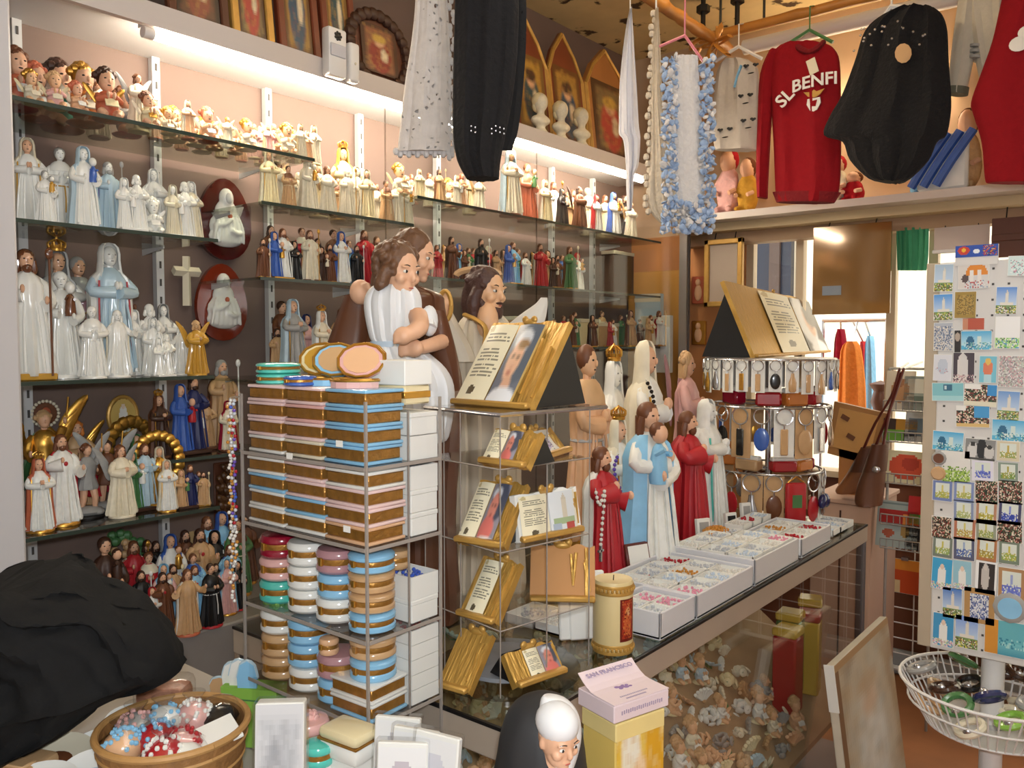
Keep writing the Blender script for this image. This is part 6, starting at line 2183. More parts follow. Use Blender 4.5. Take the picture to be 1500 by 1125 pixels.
shm, rom = shell_mesh(), rose_mesh()
lfm = MB().ell((.2, 0, .1), (.25, .09, .02), (0, -.4, .3), 8, 5).ell((-.2, .1, .1), (.22, .09, .02), (0, .4, -.4), 8, 5).mesh('leaf')
cm = ('ivory', 'tan', 'grey', 'peach', 'paleblue', 'white', 'cream', 'ivory', 'white')
m = MB().ell((0, 0, .2), (.12, .12, .08), None, 8, 6)
for i in range(9):
    a = i * 2 * PI / 9
    m.ell((.28 * math.cos(a), .28 * math.sin(a), .2), (.18, .08, .035), (0, -.35, a), 7, 5)
dai = m.mesh('daisy')
PL_ = []
sl_dir = Vector((SLX1 - SLX0, 0, SLZ1 - SLZ0))
for i in range(4000):
    if len(PL_) > 290: break
    u, y = random.random(), random.uniform(1.32, 2.68)
    kind = random.choice(('shell', 'rose', 'rose', 'shell', 'flower', 'angel'))
    kk = random.uniform(.065, .095)
    r_ = kk * .42
    u = max(.04, min(.965, u))
    x, z = SLX0 + sl_dir.x * u, SLZ0 + sl_dir.z * u
    if any(math.hypot((x - a) * 1.25, y - b) < (r_ + c) * .74 for a, b, c in PL_): continue
    PL_.append((x, y, r_))
    c = random.choice(cm)
    if kind == 'angel':
        fig('cherub', (x - .01, y, z + .016), kk * 1.25, (c, 'ivory', 'tan', 'peach', 'cream', 'white'), 'among the flowers inside the counter', 'cherubs inside the counter', False, random.uniform(-.6, .4), None, False)
    elif kind in ('rose', 'flower'):
        cn = CN.get(c, c)
        t = thing('ceramic_rose' if kind == 'rose' else 'ceramic_daisy', '%s ceramic %s in the pile inside the counter' % (cn, 'rose' if kind == 'rose' else 'daisy'), 'ornament', (x, y, z + .004), (random.uniform(-.3, .3), random.uniform(.3, .9), random.uniform(0, 6)), kk, 'ceramic flowers inside the counter')
        obj('petals', rom if kind == 'rose' else dai, res(c), t)
        obj('leaves', lfm, res('green' if i % 3 else 'gold'), t)
    else:
        t = thing('sea_shell', '%s fan shaped sea shell in the pile inside the counter' % CN.get(c, c), 'shell', (x, y, z + .006), (random.uniform(-.3, .3), random.uniform(-.5, .2), random.uniform(1, 2.2)), kk * 1.1, 'shells inside the counter')
        obj('valve', shm, res(c), t)
        obj('hinge', cached('hinge', lambda: MB().ell((0, 0, 0), (.1, .08, .08), None, 8, 6).mesh('h')), res('tan'), t)
for i, c in enumerate(('red', 'green', 'yellow', 'crimson')):
    x, y = -1.0 - .03 * (i % 2), 2.72 + i * .1
    z = SLZ0 + sl_dir.z * (x + .045 - SLX0) / sl_dir.x + .035
    t = thing('tin_box', '%s painted tin box inside the far counter end' % c, 'tin', (x, y, z), .1 * i, 1)
    obj('body', MB().box((0, 0, .13), (.08, .08, .26), None, .006).mesh('b'), cer(c), t)
    obj('lid', MB().box((0, 0, .275), (.084, .084, .03), None, .006).mesh('b'), cer('yellow' if c != 'yellow' else 'red'), t)

# ================================================================== keyring spinner
q = at(1128, 800, Z=CZ)
KC = Vector((-1.2, at(1126, 600, X=-1.2).y, CZ))
kk = depth(Vector((KC.x, KC.y, 1.3))) / FPX
def kz(y): return at(1126, y, X=-1.2).z
sp_ = thing('keyring_spinner', 'round revolving metal stand hung with keyrings', 'display stand', KC)
obj('base', MB().lathe([(.10, 0), (.10, .008), (.03, .016), (.001, .016)], 28).mesh('b'), SILV, sp_)
ztop_ = kz(524)
obj('pole', MB().tube([(0, 0, .01), (0, 0, ztop_ - CZ)], .010, 10).mesh('p'), SILV, sp_)
RINGS = [(kz(526), 92 * kk, 26), (kz(592), 84 * kk, 18), (kz(684), 76 * kk, 16)]
for z, r_, n in RINGS:
    obj('ring', MB().tube([(r_ * math.cos(a), r_ * math.sin(a), z - CZ) for a in (2 * PI * i / 30 for i in range(31))], .004, 6).mesh('r'), SILV, sp_)
    obj('spokes', MB().tube([(-r_, 0, z - CZ), (r_, 0, z - CZ)], .003, 5).tube([(0, -r_, z - CZ), (0, r_, z - CZ)], .003, 5).mesh('s'), SILV, sp_)
obj('top_disc', MB().lathe([(RINGS[0][1], 0), (RINGS[0][1], .006), (.001, .006)], 36, c=(0, 0, RINGS[0][0] - CZ)).mesh('d'), SILV, sp_)
KCOL = ('brown', 'silver', 'black', 'gold', 'red', 'blue', 'tan')


def keyring(p, rz, h, c, style, card, lab, grp):
    t = thing('keyring', lab, 'keyring', p, rz, h, grp)
    obj('split_ring', cached('kr', lambda: MB().tube([(.0, .17 * math.cos(a), -.17 + .17 * math.sin(a)) for a in (2 * PI * i / 16 for i in range(17))], .018, 5).mesh('r')), SILV, t)
    f = {'bottle': lambda: MB().lathe([(.06, -1), (.12, -.95), (.13, -.7), (.06, -.5), (.05, -.4)], 12, .5, 1).mesh('f'),
         'medal': lambda: MB().ell((0, 0, -.68), (.03, .17, .26), None, 14, 8).mesh('f'),
         'bar': lambda: MB().box((0, 0, -.7), (.04, .16, .55), None, .02).mesh('f')}[style]
    obj('fob', cached(('kf', style), f), GOLD if c == 'gold' else (SILV if c == 'silver' else cer(c)), t)
    obj('chain', cached('kc', lambda: MB().tube([(0, 0, -.33), (0, 0, -.45)], .015, 4).mesh('c')), SILV, t)
    if card: obj('card', cached('kcard', lambda: MB().box((-.045, 0, -.52), (.008, .42, 1.0)).mesh('c', False)), pap(card), t)


for ri, (z, r_, n) in enumerate(RINGS):
    for i in range(n):
        a = 2 * PI * i / n + .1
        h = (.115, .21, .22)[ri] * random.uniform(.9, 1.05)
        c = random.choice(KCOL)
        card = ('white' if ri == 0 else random.choice((None, 'white', 'tan', None)))
        style = random.choice(('bottle', 'medal', 'bar'))
        keyring((KC.x + (r_ + .006) * math.cos(a), KC.y + (r_ + .006) * math.sin(a), z), a, h * (1 if ri == 0 else .8), c, style, card,
                '%s %s keyring%s on the %s ring of the spinner' % (c, {'bottle': 'bottle shaped', 'medal': 'oval', 'bar': 'flat'}[style], ' on a %s card' % card if card else '', ('top', 'middle', 'lowest')[ri]),
                'keyrings on the spinner')
# packs lying on the rings
for i, (c, a) in enumerate((('blue', 2.9), ('red', -1.2), ('orange', -.6), ('red', .1), ('tan', .7), ('crimson', -2.1))):
    r_ = RINGS[1][1] * .72
    t = thing('toy_pack', '%s packet lying on the %s side of the middle spinner ring' % (c, ('window', 'wall', 'front', 'aisle', 'far', 'near')[i]), 'packet', (KC.x + r_ * math.cos(a), KC.y + r_ * math.sin(a), RINGS[1][0] + .005), a)
    obj('packet', MB().box((0, 0, .025), (.05, .09, .05), None, .008).mesh('p'), cer(c), t)
    obj('header', MB().box((0, 0, .055), (.03, .09, .02), None, .004).mesh('p'), pap('white'), t)
    r_ = RINGS[2][1] * .7
    t = thing('toy_pack', '%s packet lying on the %s side of the lowest spinner ring' % (('orange', 'red', 'orange', 'crimson', 'blue', 'tan')[i], ('window', 'wall', 'front', 'aisle', 'far', 'near')[i]), 'packet', (KC.x + r_ * math.cos(a + .4), KC.y + r_ * math.sin(a + .4), RINGS[2][0] + .005), a + .4)
    obj('packet', MB().box((0, 0, .02), (.05, .09, .04), None, .006).mesh('p'), cer(('orange', 'red', 'orange', 'crimson', 'blue', 'tan')[i]), t)
    obj('header', MB().box((0, 0, .045), (.03, .09, .015), None, .004).mesh('p'), pap('white'), t)
# red bag and blue heart on the lowest ring
a = -.75
p = KC + Vector((RINGS[2][1] * math.cos(a), RINGS[2][1] * math.sin(a), 0)) + Vector((.02, -.02, RINGS[2][0] - CZ))
t = thing('red_pouch', 'bright red decorated pouch hanging from the lowest spinner ring', 'pouch', p, a)
obj('pouch', MB().box((0, 0, -.09), (.025, .075, .14), None, .01, 2).mesh('p'), cer('red'), t)
obj('emblem', MB().box((.013, 0, -.085), (.003, .035, .045)).mesh('p', False), res('green'), t)
obj('strap', MB().tube([(0, -.03, -.02), (0, 0, .0), (0, .03, -.02)], .003, 5).mesh('s'), GOLD, t)
a = -.05
p = KC + Vector((RINGS[2][1] * math.cos(a) + .02, RINGS[2][1] * math.sin(a), RINGS[2][0] - CZ))
t = thing('blue_heart_charm', 'deep blue glass heart charm under the spinner', 'charm', p, a)
obj('heart', MB().ell((0, .014, -.10), (.015, .02, .028), (.4, 0, 0)).ell((0, -.014, -.10), (.015, .02, .028), (-.4, 0, 0)).mesh('h'), cer('navy'), t)
obj('chain', MB().tube([(0, 0, 0), (0, 0, -.08)], .0015, 4).mesh('c'), SILV, t)
book_plaque('gilt book plaque with prayer and veiled face on the keyring spinner', (1106, 524), (1214, 516), (1182, 440), RINGS[0][0] + .006, [('gold', .26), ('text', .38), ('brownface', .34)])

# ================================================================== goods beyond the counter
# wooden box picture, handbags, beige sheet
YW = 3.72
def quad(name, pts, Y, th_, mat, lab, catg, parts=None):
    P = [at(x, y, Y=Y) for x, y in pts]
    o_ = P[0].copy()
    t = thing(name, lab, catg, o_)
    obj('panel', MB().prism([(p.x - o_.x, p.z - o_.z) for p in P], 0, th_, 'XZ').mesh('p', False), mat, t)
    return t, o_, P


TANW = mt('pale varnished wood', 'cf9d5e', .35, 0, .15, 5, stretch=(1, 1, .2))
t, o_, P = quad('wooden_tray', [(1212, 664), (1285, 684), (1300, 606), (1222, 588)], YW, .03, mt('tray rim wood', 'a97a48', .4, 0, .2, 6), 'pale wooden tray picture standing behind the counter end', 'tray')
P2 = [at(x, y, Y=YW - .004) for x, y in ((1218, 654), (1274, 668), (1288, 610), (1230, 597))]
obj('face', MB().prism([(p.x - o_.x, p.z - o_.z) for p in P2], -.006, 0, 'XZ').mesh('f', False), TANW, t)
for x, y in ((1238, 612), (1246, 640)):
    c = at(x, y, Y=YW - .01) - o_
    obj('marking', MB().box(c, (.035, .003, .02), (0, .5, 0)).mesh('m', False), res('brown'), t)
obj('stand', BX(.05, .15, 0, .03, CZ - o_.z, .05).mesh('s', False), WOOD, t)
# support cupboard behind the counter end for these goods
cx_a, cx_b = at(1206, 780, Y=YW).x, at(1282, 780, Y=YW).x
cb = thing('low_cupboard', 'low beige cupboard behind the far counter end', 'cupboard', ((cx_a + cx_b) / 2, YW, 0))
hw = (cx_b - cx_a) / 2 + .015
obj('body', BX(-hw, hw, -.12, .28, 0, .93, .004).mesh('b', False), mt('pinkish beige board', 'c2a08a', .7, 0, .06, 4), cb)
obj('top', BX(-hw - .01, hw + .01, -.13, .29, .93, .95, .003).mesh('b', False), mt('pinkish beige board', 'c2a08a'), cb)
obj('door_gap', BX(-.003, .003, -.124, -.12, .05, .9).mesh('b', False), res('darkbrown'), cb)


def handbag(rows, Yp, mat, lab, straps, flap):
    o_ = hang_origin(rows, Y=Yp)
    t = thing('leather_handbag', lab, 'handbag', o_)
    obj('body', silh(rows, -.05, 28, 3, .08, 0, 3, Y=Yp).mesh('b', org=o_), mat, t)
    obj('flap', silh(flap, -.054, 24, 0, 0, 0, 2, Y=Yp - .004).mesh('f', org=o_), mt('dark leather flap', '5a3522', .45, 0, .2, 12), t)
    for s_ in straps:
        obj('strap', MB().tube([at(x, y, Y=Yp - .03) - o_ for x, y in s_], .013, 8, 3, .4).mesh('s'), mt('red brown leather strap', '5e2118', .4, 0, .2, 14), t)
    e_ = at(*straps[0][-1], Y=Yp - .03) - o_
    obj('hook', MB().tube([e_, Vector((e_.x, 3.7 - o_.y, e_.z + .02))], .004, 6).mesh('h'), SILV, t)
    c = at((rows[1][1] + rows[1][2]) / 2, rows[1][0] + 8, Y=Yp - .06) - o_
    obj('buckle', MB().ell(c, (.016, .008, .014)).mesh('b'), SILV, t)


LEB = mt('brown leather', '82512f', .45, 0, .2, 10, .1)
LEB2 = mt('mid brown leather', '6d4630', .45, 0, .2, 10, .1)
handbag([(655, 1262, 1290), (680, 1248, 1292), (700, 1236, 1280), (716, 1224, 1270), (722, 1226, 1260)], 3.60, LEB, 'orange brown leather handbag hanging beside the wooden tray', [[(1264, 660), (1282, 620), (1306, 580), (1318, 540)]], [(655, 1262, 1288), (690, 1244, 1284)])
handbag([(650, 1280, 1302), (680, 1268, 1298), (710, 1256, 1296), (732, 1252, 1294), (740, 1256, 1292)], 3.44, LEB2, 'dark brown leather handbag with long straps hanging in front of the wire rack', [[(1282, 655), (1300, 610), (1316, 565), (1324, 540)], [(1294, 652), (1304, 600), (1320, 545)]], [(650, 1278, 1302), (690, 1264, 1298)])
# tall wire rack with booklets
RX0, RX1, RY = at(1300, 700, Y=3.7).x, at(1366, 700, Y=3.7).x, 3.7
wr = thing('wire_rack', 'upright wire rack full of booklets beside the postcard rack', 'rack', ((RX0 + RX1) / 2, RY, 0))
rw = (RX1 - RX0) / 2
WIRE = mt('grey wire', 'a5a5a4', .4, .5, .1, 20)
m = MB()
zt2 = at(1330, 540, Y=RY).z
for x in (-rw, rw): m.tube([(x, 0, 0), (x, 0, zt2)], .006, 6)
m.tube([(-rw, 0, zt2), (rw, 0, zt2)], .006, 6)
obj('frame', m.mesh('f'), WIRE, wr)
shz = [at(1330, y, Y=RY).z for y in (600, 645, 705, 765, 800)]
for z in shz:
    m = MB().tube([(-rw, 0, z), (-rw, -.09, z), (rw, -.09, z), (rw, 0, z)], .003, 5).tube([(-rw, -.09, z + .04), (rw, -.09, z + .04)], .003, 5)
    for i in range(8):
        x = -rw + 2 * rw * i / 7
        m.tube([(x, 0, z), (x, -.09, z), (x, -.09, z + .04)], .002, 4)
    obj('basket_shelf', m.mesh('b'), WIRE, wr)
def booklet(xf, zi, w_, h, cv, lab, lean=.18):
    t = thing('booklet', lab, 'booklet', ((RX0 + RX1) / 2 + xf * rw, RY - .075, shz[zi] + .004), 0)
    obj('pages', MB().box((0, .006, h / 2), (w_, .010, h), None, .001).mesh('p', False), pap('ivory'), t, (0, 0, 0), (-lean, 0, 0))
    obj('cover', cv.mesh('print', w_, h), PRINT, t, (0, -.0005, 0), (-lean, 0, 0))
booklet(-.35, 0, .11, .16, Cv(16, 24, 'd9cdb8').ell(.5, .5, .3, .32, 'b88a60').ell(.5, .3, .14, .1, '9a6a4a'), 'booklet with pale brown portrait on the highest rack shelf')
booklet(.45, 0, .11, .14, Cv(16, 24, '9aa6a0').rect(.1, .1, .9, .5, 'd8d8cc').rect(.2, .6, .8, .8, '6a7a70'), 'grey green booklet on the highest rack shelf')
booklet(-.3, 1, .13, .09, Cv(16, 12, '3c2c24').rect(.4, .0, 1, .5, 'b8862c').rect(0, .5, .6, 1, '6fa83c'), 'dark and green booklet on the second rack shelf')
booklet(.5, 1, .1, .12, Cv(16, 20, 'c2c4c0').rect(.1, .2, .9, .8, '6a7c8a'), 'pale booklet with a blue square on the second rack shelf')
booklet(.0, 2, .16, .13, Cv(20, 18, 'e6dfb8').ell(.5, .5, .42, .4, 'd8583a').ell(.6, .4, .2, .2, 'b8402c'), 'yellow booklet with red print on the third rack shelf')
booklet(.6, 3, .08, .12, Cv(12, 18, 'c42a2a').rect(.1, .6, .9, .95, '5c9a4c'), 'red and green card pack on the fourth rack shelf')
booklet(-.25, 3, .15, .055, Cv(18, 8, 'a82822').rect(.6, .2, 1, 1, 'e08a3a'), 'flat red booklet on the fourth rack shelf')
booklet(-.35, 4, .16, .19, Cv(20, 26, 'a9b4b0').ell(.3, .7, .14, .1, 'a8563c').ell(.7, .55, .12, .22, 'a8884c').rect(.05, .02, .95, .08, '7c8c8c'), 'grey booklet with brown drawings on the lowest rack shelf')
booklet(.62, 4, .1, .16, Cv(12, 18, '1d1b1c').rect(.1, .7, .9, .9, '3a3430'), 'black folder on the lowest rack shelf')
# things outside behind the window: robe rail
for i, (px, y0, y1, wp, c, lab) in enumerate(((1248, 500, 640, 44, 'orange', 'orange brown robe hanging outside the window'), (1232, 482, 560, 22, 'crimson', 'dark red garment hanging outside beside the orange robe'),
                                               (1275, 492, 620, 18, 'sky', 'pale blue and white towel hanging outside'), (1265, 500, 610, 12, 'red', 'thin red scarf hanging outside'))):
    Yp = 5.1 + .11 * i
    rows = [(y0, px - wp * .15, px + wp * .15), (y0 + 14, px - wp * .4, px + wp * .35), ((y0 + y1) / 2, px - wp * .5, px + wp * .5), (y1, px - wp * .55, px + wp * .52)]
    o_ = hang_origin(rows, Y=Yp)
    t = thing('hanging_garment', lab, 'garment', o_)
    obj('cloth', silh(rows, -.05, 28, 7, .3, 0, 3, Y=Yp).mesh('c', org=o_), clo(c), t)
    obj('hook', MB().tube([at(px, y0 + 2, Y=Yp) - o_, Vector((at(px, y0, Y=Yp).x, 5.2, at(px, 470, Y=5.2).z)) - o_], .006, 5).mesh('h'), SILV, t)
ra, rb = at(1205, 470, Y=5.2), at(1300, 470, Y=5.2)
t = thing('garment_rail', 'metal garment rail outside the window', 'rail', (ra.x, 5.2, 0))
obj('bar', MB().tube([(0, 0, ra.z), (rb.x - ra.x, 0, ra.z)], .012, 8).mesh('b'), SILV, t)
for x in (0, rb.x - ra.x): obj('leg', MB().tube([(x, 0, 0), (x, 0, ra.z)], .014, 8).mesh('b'), SILV, t)
# carved post outside
q = at(1290, 560, Y=4.9)
t = thing('carved_post', 'turned brown wooden post seen through the window', 'post', (q.x, 4.9, 0))
obj('shaft', MB().lathe([(.05, 0), (.05, .9), (.03, 1.0), (.05, 1.05), (.03, 1.1), (.055, 1.16), (.03, 1.22), (.05, 1.28), (.035, 1.34), (.06, 1.38), (.001, 1.4)], 16).mesh('s'), DWOOD, t)
obj('foot', MB().lathe([(.09, 0), (.09, .03), (.05, .05)], 16).mesh('s'), DWOOD, t)

# panels hanging in the window
def wpanel(name, x0, x1, y0, y1, Y, mat, lab, catg, frame=None):
    a_, b_ = at(x0, y1, Y=Y), at(x1, y0, Y=Y)
    t = thing(name, lab, catg, ((a_.x + b_.x) / 2, Y, a_.z))
    w_, h = b_.x - a_.x, b_.z - a_.z
    obj('sheet', MB().box((0, 0, h / 2), (w_, .012, h), None, .001).mesh('s', False), mat, t)
    if frame:
        m = MB()
        f = .028
        m.box((-w_ / 2, -.006, h / 2), (f, .03, h + f), None, .004).box((w_ / 2, -.006, h / 2), (f, .03, h + f), None, .004).box((0, -.006, 0), (w_ + f, .03, f), None, .004).box((0, -.006, h), (w_ + f, .03, f), None, .004)
        obj('frame', m.mesh('f', False), frame, t)
    m = MB()
    for s_ in (-.3, .3): m.tube([(s_ * w_, 0, h), (s_ * w_, .02, hz0 - a_.z + .002)], .003, 5)
    for q in loose(m): obj('hanging_wire', q.mesh('w'), BLACKM, t)
    return t, w_, h
t, w_, h = wpanel('brown_glass_panel', 1190, 1307, 324, 461, 4.14, mt('smoky brown mirror', '8a6638', .08, .25, .12, 3, coat=1), 'smoky brown reflective panel hanging in the window', 'panel')
obj('sticker', MB().box((-w_ * .24, -.008, h * .27), (.09, .002, .045)).mesh('s', False), mt('blue grey sticker', '7d8794', .5), t)
wpanel('framed_board', 1036, 1086, 352, 446, 4.16, mt('pale grey board', 'b5a392', .6, 0, .05, 3), 'pale board in a gold wooden frame beside the window', 'frame', GOLDP)
# green curtain and blind
rows = [(334, 1308, 1366), (350, 1308, 1366), (376, 1309, 1365), (396, 1310, 1362)]
o_ = hang_origin(rows, Y=4.22)
t = thing('green_curtain', 'short green pleated curtain in the window', 'curtain', o_)
obj('cloth', silh(rows, -.02, 60, 13, .6, 0, 3, Y=4.22).mesh('c', org=o_), clo('green') if False else mt('green cotton', '4ea77c', .9, 0, .1, 30, .2), t)
obj('rail', MB().tube([at(1305, 333, Y=4.22) - o_, at(1368, 331, Y=4.22) - o_], .01, 6).mesh('r'), DWOOD, t)
t, w_, h = wpanel('roller_blind', 1368, 1450, 328, 372, 4.2, mt('pale pink blind', 'cdbdb4', .8, 0, .05, 4), 'pale roller blind in the window beside the green curtain', 'blind')
obj('weight_bar', MB().box((0, -.004, .008), (w_ + .01, .022, .016), None, .003).mesh('b', False), WHITEP, t)
t, w_, h = wpanel('wooden_shutter', 1452, 1560, 312, 378, 4.14, DWOOD, 'dark brown wooden shutter panel behind the postcard rack', 'shutter')
obj('rail', MB().box((0, -.008, h * .5), (w_, .006, .03), None, .002).mesh('b', False), DWOOD, t)
# small frames on the pier
for px, y0, y1, c, lab in ((1022, 405, 445, 'terracotta', 'small terracotta relief on the orange pier'), (1022, 470, 505, 'gold', 'small gold icon hanging low on the orange pier')):
    a_ = at(px, y1, Y=4.27)
    k = depth(a_) / FPX
    t = thing('small_relief', lab, 'relief', (a_.x, 4.285, a_.z))
    obj('plate', MB().box((0, 0, (y1 - y0) * k / 2), (22 * k, .02, (y1 - y0) * k), None, .004).mesh('p'), res(c), t)
    obj('figure', MB().ell((0, -.012, (y1 - y0) * k * .4), (6 * k, .01, (y1 - y0) * k * .3)).ell((0, -.014, (y1 - y0) * k * .78), (4 * k, .012, 5 * k)).mesh('f'), res('peach'), t)

# ------------------------------------------------------------------ grid panel on the floor
ga, gb = at(1300, 975, Z=.05), at(1520, 1006, Z=.05)
GY = ga.y
gt = thing('grid_panel', 'white wire grid panel standing on the floor behind the postcard rack', 'grid panel', (ga.x, GY, 0))
gw, gh = 1.1, at(1300, 775, Y=GY).z
m = MB().tube([(0, 0, .05), (gw, 0, .05), (gw, 0, gh), (0, 0, gh), (0, 0, .05)], .012, 6)
obj('frame', m.mesh('f'), WHITEP, gt)
m = MB()
for i in range(1, 10): m.tube([(gw * i / 10, 0, .05), (gw * i / 10, 0, gh)], .0035, 5)
for i in range(1, 9): m.tube([(0, 0, .05 + (gh - .05) * i / 9), (gw, 0, .05 + (gh - .05) * i / 9)], .0035, 5)
obj('grid', m.mesh('g'), WHITEP, gt)
for x in (.0, gw): obj('foot', MB().box((x, 0, .02), (.04, .3, .04), None, .006).mesh('f', False), WHITEP, gt)
q = at(1325, 845, Y=GY - .03)
t = thing('orange_booklet', 'orange and red booklet clipped on the white grid panel', 'booklet', (q.x, GY - .02, q.z - .08))
obj('cover', Cv(16, 16, 'd0552a').rect(0, 0, 1, .3, 'e8963a').rect(.05, .6, .4, 1, 'e6cfa0').mesh('c', .16, .16), PRINT, t, (0, -.006, 0))
obj('pages', MB().box((0, 0, .08), (.16, .010, .16)).mesh('p', False), pap('ivory'), t)
obj('clip', MB().box((0, .0, .165), (.03, .03, .015)).mesh('p', False), SILV, t)
q = at(1318, 965, Y=GY + .06)
solo('grey_floor_box', MB().box((.3, 0, .06), (.9, .04, .12), None, .01), res('grey'), 'long grey box on the floor behind the grid panel', 'box', None, (q.x, GY + .06, 0))

# ================================================================== postcard rack
RYP = 2.28
pa, pb = at(1362, 948, Y=RYP), at(1362, 386, Y=RYP)
rk = thing('postcard_rack', 'white revolving postcard rack with perforated panel and wire basket', 'rack', (pa.x, RYP, 0))
RW_, RH0, RH1 = .285, pa.z, pb.z
PANM = mt('white perforated panel', 'd9d6d2', .5, 0, .03, 5)
obj('panel', BX(0, RW_, 0, .022, RH0, RH1, .002).mesh('p', False), PANM, rk)
m = MB()
for i in range(9):
    for j in range(26): m.box((.018 + i * .033, -.0005, RH0 + .02 + j * (RH1 - RH0 - .04) / 25), (.005, .001, .005))
hl = obj('peg_holes', m.mesh('h', False), SLOT, rk)
hl['kind'] = 'stuff'
pxx = at(1454, 1000, Y=RYP + .05).x - pa.x
obj('pole', MB().tube([(pxx, .05, .03), (pxx, .05, RH1 - .02)], .026, 14).mesh('p'), WHITEP, rk)
obj('foot', MB().lathe([(.2, 0), (.2, .012), (.04, .03), (.001, .03)], 28, c=(pxx, .05, 0)).mesh('f'), WHITEP, rk)
obj('side_panel', BX(-.03, 0, .0, .3, RH0, RH1, .002).mesh('p', False), mt('tan panel edge', 'b7a790', .6), rk)
# header sign
ha, hb = at(1400, 378, Y=RYP), at(1463, 357, Y=RYP)
cv = Cv(40, 14, '2b4fa8').ell(.2, .45, .14, .36, 'c8402c').ell(.2, .4, .06, .16, 'e8b83a').ell(.5, .55, .07, .2, 'f0f2f4').speck(.66, .1, .98, .9, ['1c2238', 'd8a83a', 'b83a2c', '2b4fa8'], .7)
obj('header_sign', cv.mesh('s', hb.x - ha.x, hb.z - ha.z), PRINT, rk, ((ha.x + hb.x) / 2 - pa.x, -.006, ha.z))
obj('header_back', BX(ha.x - pa.x, hb.x - pa.x, -.005, .004, RH1 - .01, hb.z).mesh('b', False), PANM, rk)


# cards
def cv_tower(sky='6fa6dc', g=1): return Cv(20, 28, sky).grad(sky, 'c6daf0', 0, .7).rect(.46, .22, .6, .72, 'e4ded2').tri(.53, .08, .24, .07, 'dcd6c8').rect(.2, .58, .85, .7, 'e8e2d6').rect(0, .68, 1, 1, '7d9a5c').speck(0, .72, 1, 1, ['3f5a34', 'd8cf5c', 'e8e4da', '8a5a4a'], .6, g)
def cv_lady(bg, g=1): return Cv(20, 28, bg).ell(.5, .6, .22, .4, 'f2f0ea').ell(.5, .26, .1, .09, 'ecd2bc').speck(0, .8, 1, 1, ['e8dce0', 'd0a0a8', 'c8d8a8'], .7, g)
def cv_wide(g=1): return Cv(30, 18, '5cb8dc').grad('4fb0e0', 'bfe4ee', 0, .8).ell(.3, .62, .14, .34, '2c6a90').rect(.55, .3, .68, .85, 'd6e6e0').speck(.1, .6, 1, 1, ['3f90b0', 'e0ece8', '86c0b8'], .5, g)
def cv_tile(fr, a_, b_, g=1): return Cv(22, 20, fr).rect(.12, .12, .88, .86, 'dfe6dc').rect(.46, .2, .56, .75, b_).rect(.14, .55, .86, .84, a_).speck(.14, .5, .86, .85, [a_, b_, 'e8ecd8'], .6, g)
def cv_crowd(g=1): return Cv(24, 18, '6a4a3c').speck(0, 0, 1, 1, ['2c2622', 'd8b8a0', '3c5a38', '8a3a34', 'e6dcc8', '23301f'], .85, g)
def cv_old(): return Cv(28, 20, '8e8e8c').ell(.25, .55, .17, .4, 'd8d6d2').ell(.55, .45, .16, .5, '2a2a2c').ell(.8, .6, .16, .36, 'cfcdc9').ell(.25, .25, .08, .12, '3a3836').ell(.8, .35, .08, .1, '3a3836').rect(0, .88, 1, 1, '4a4a48')


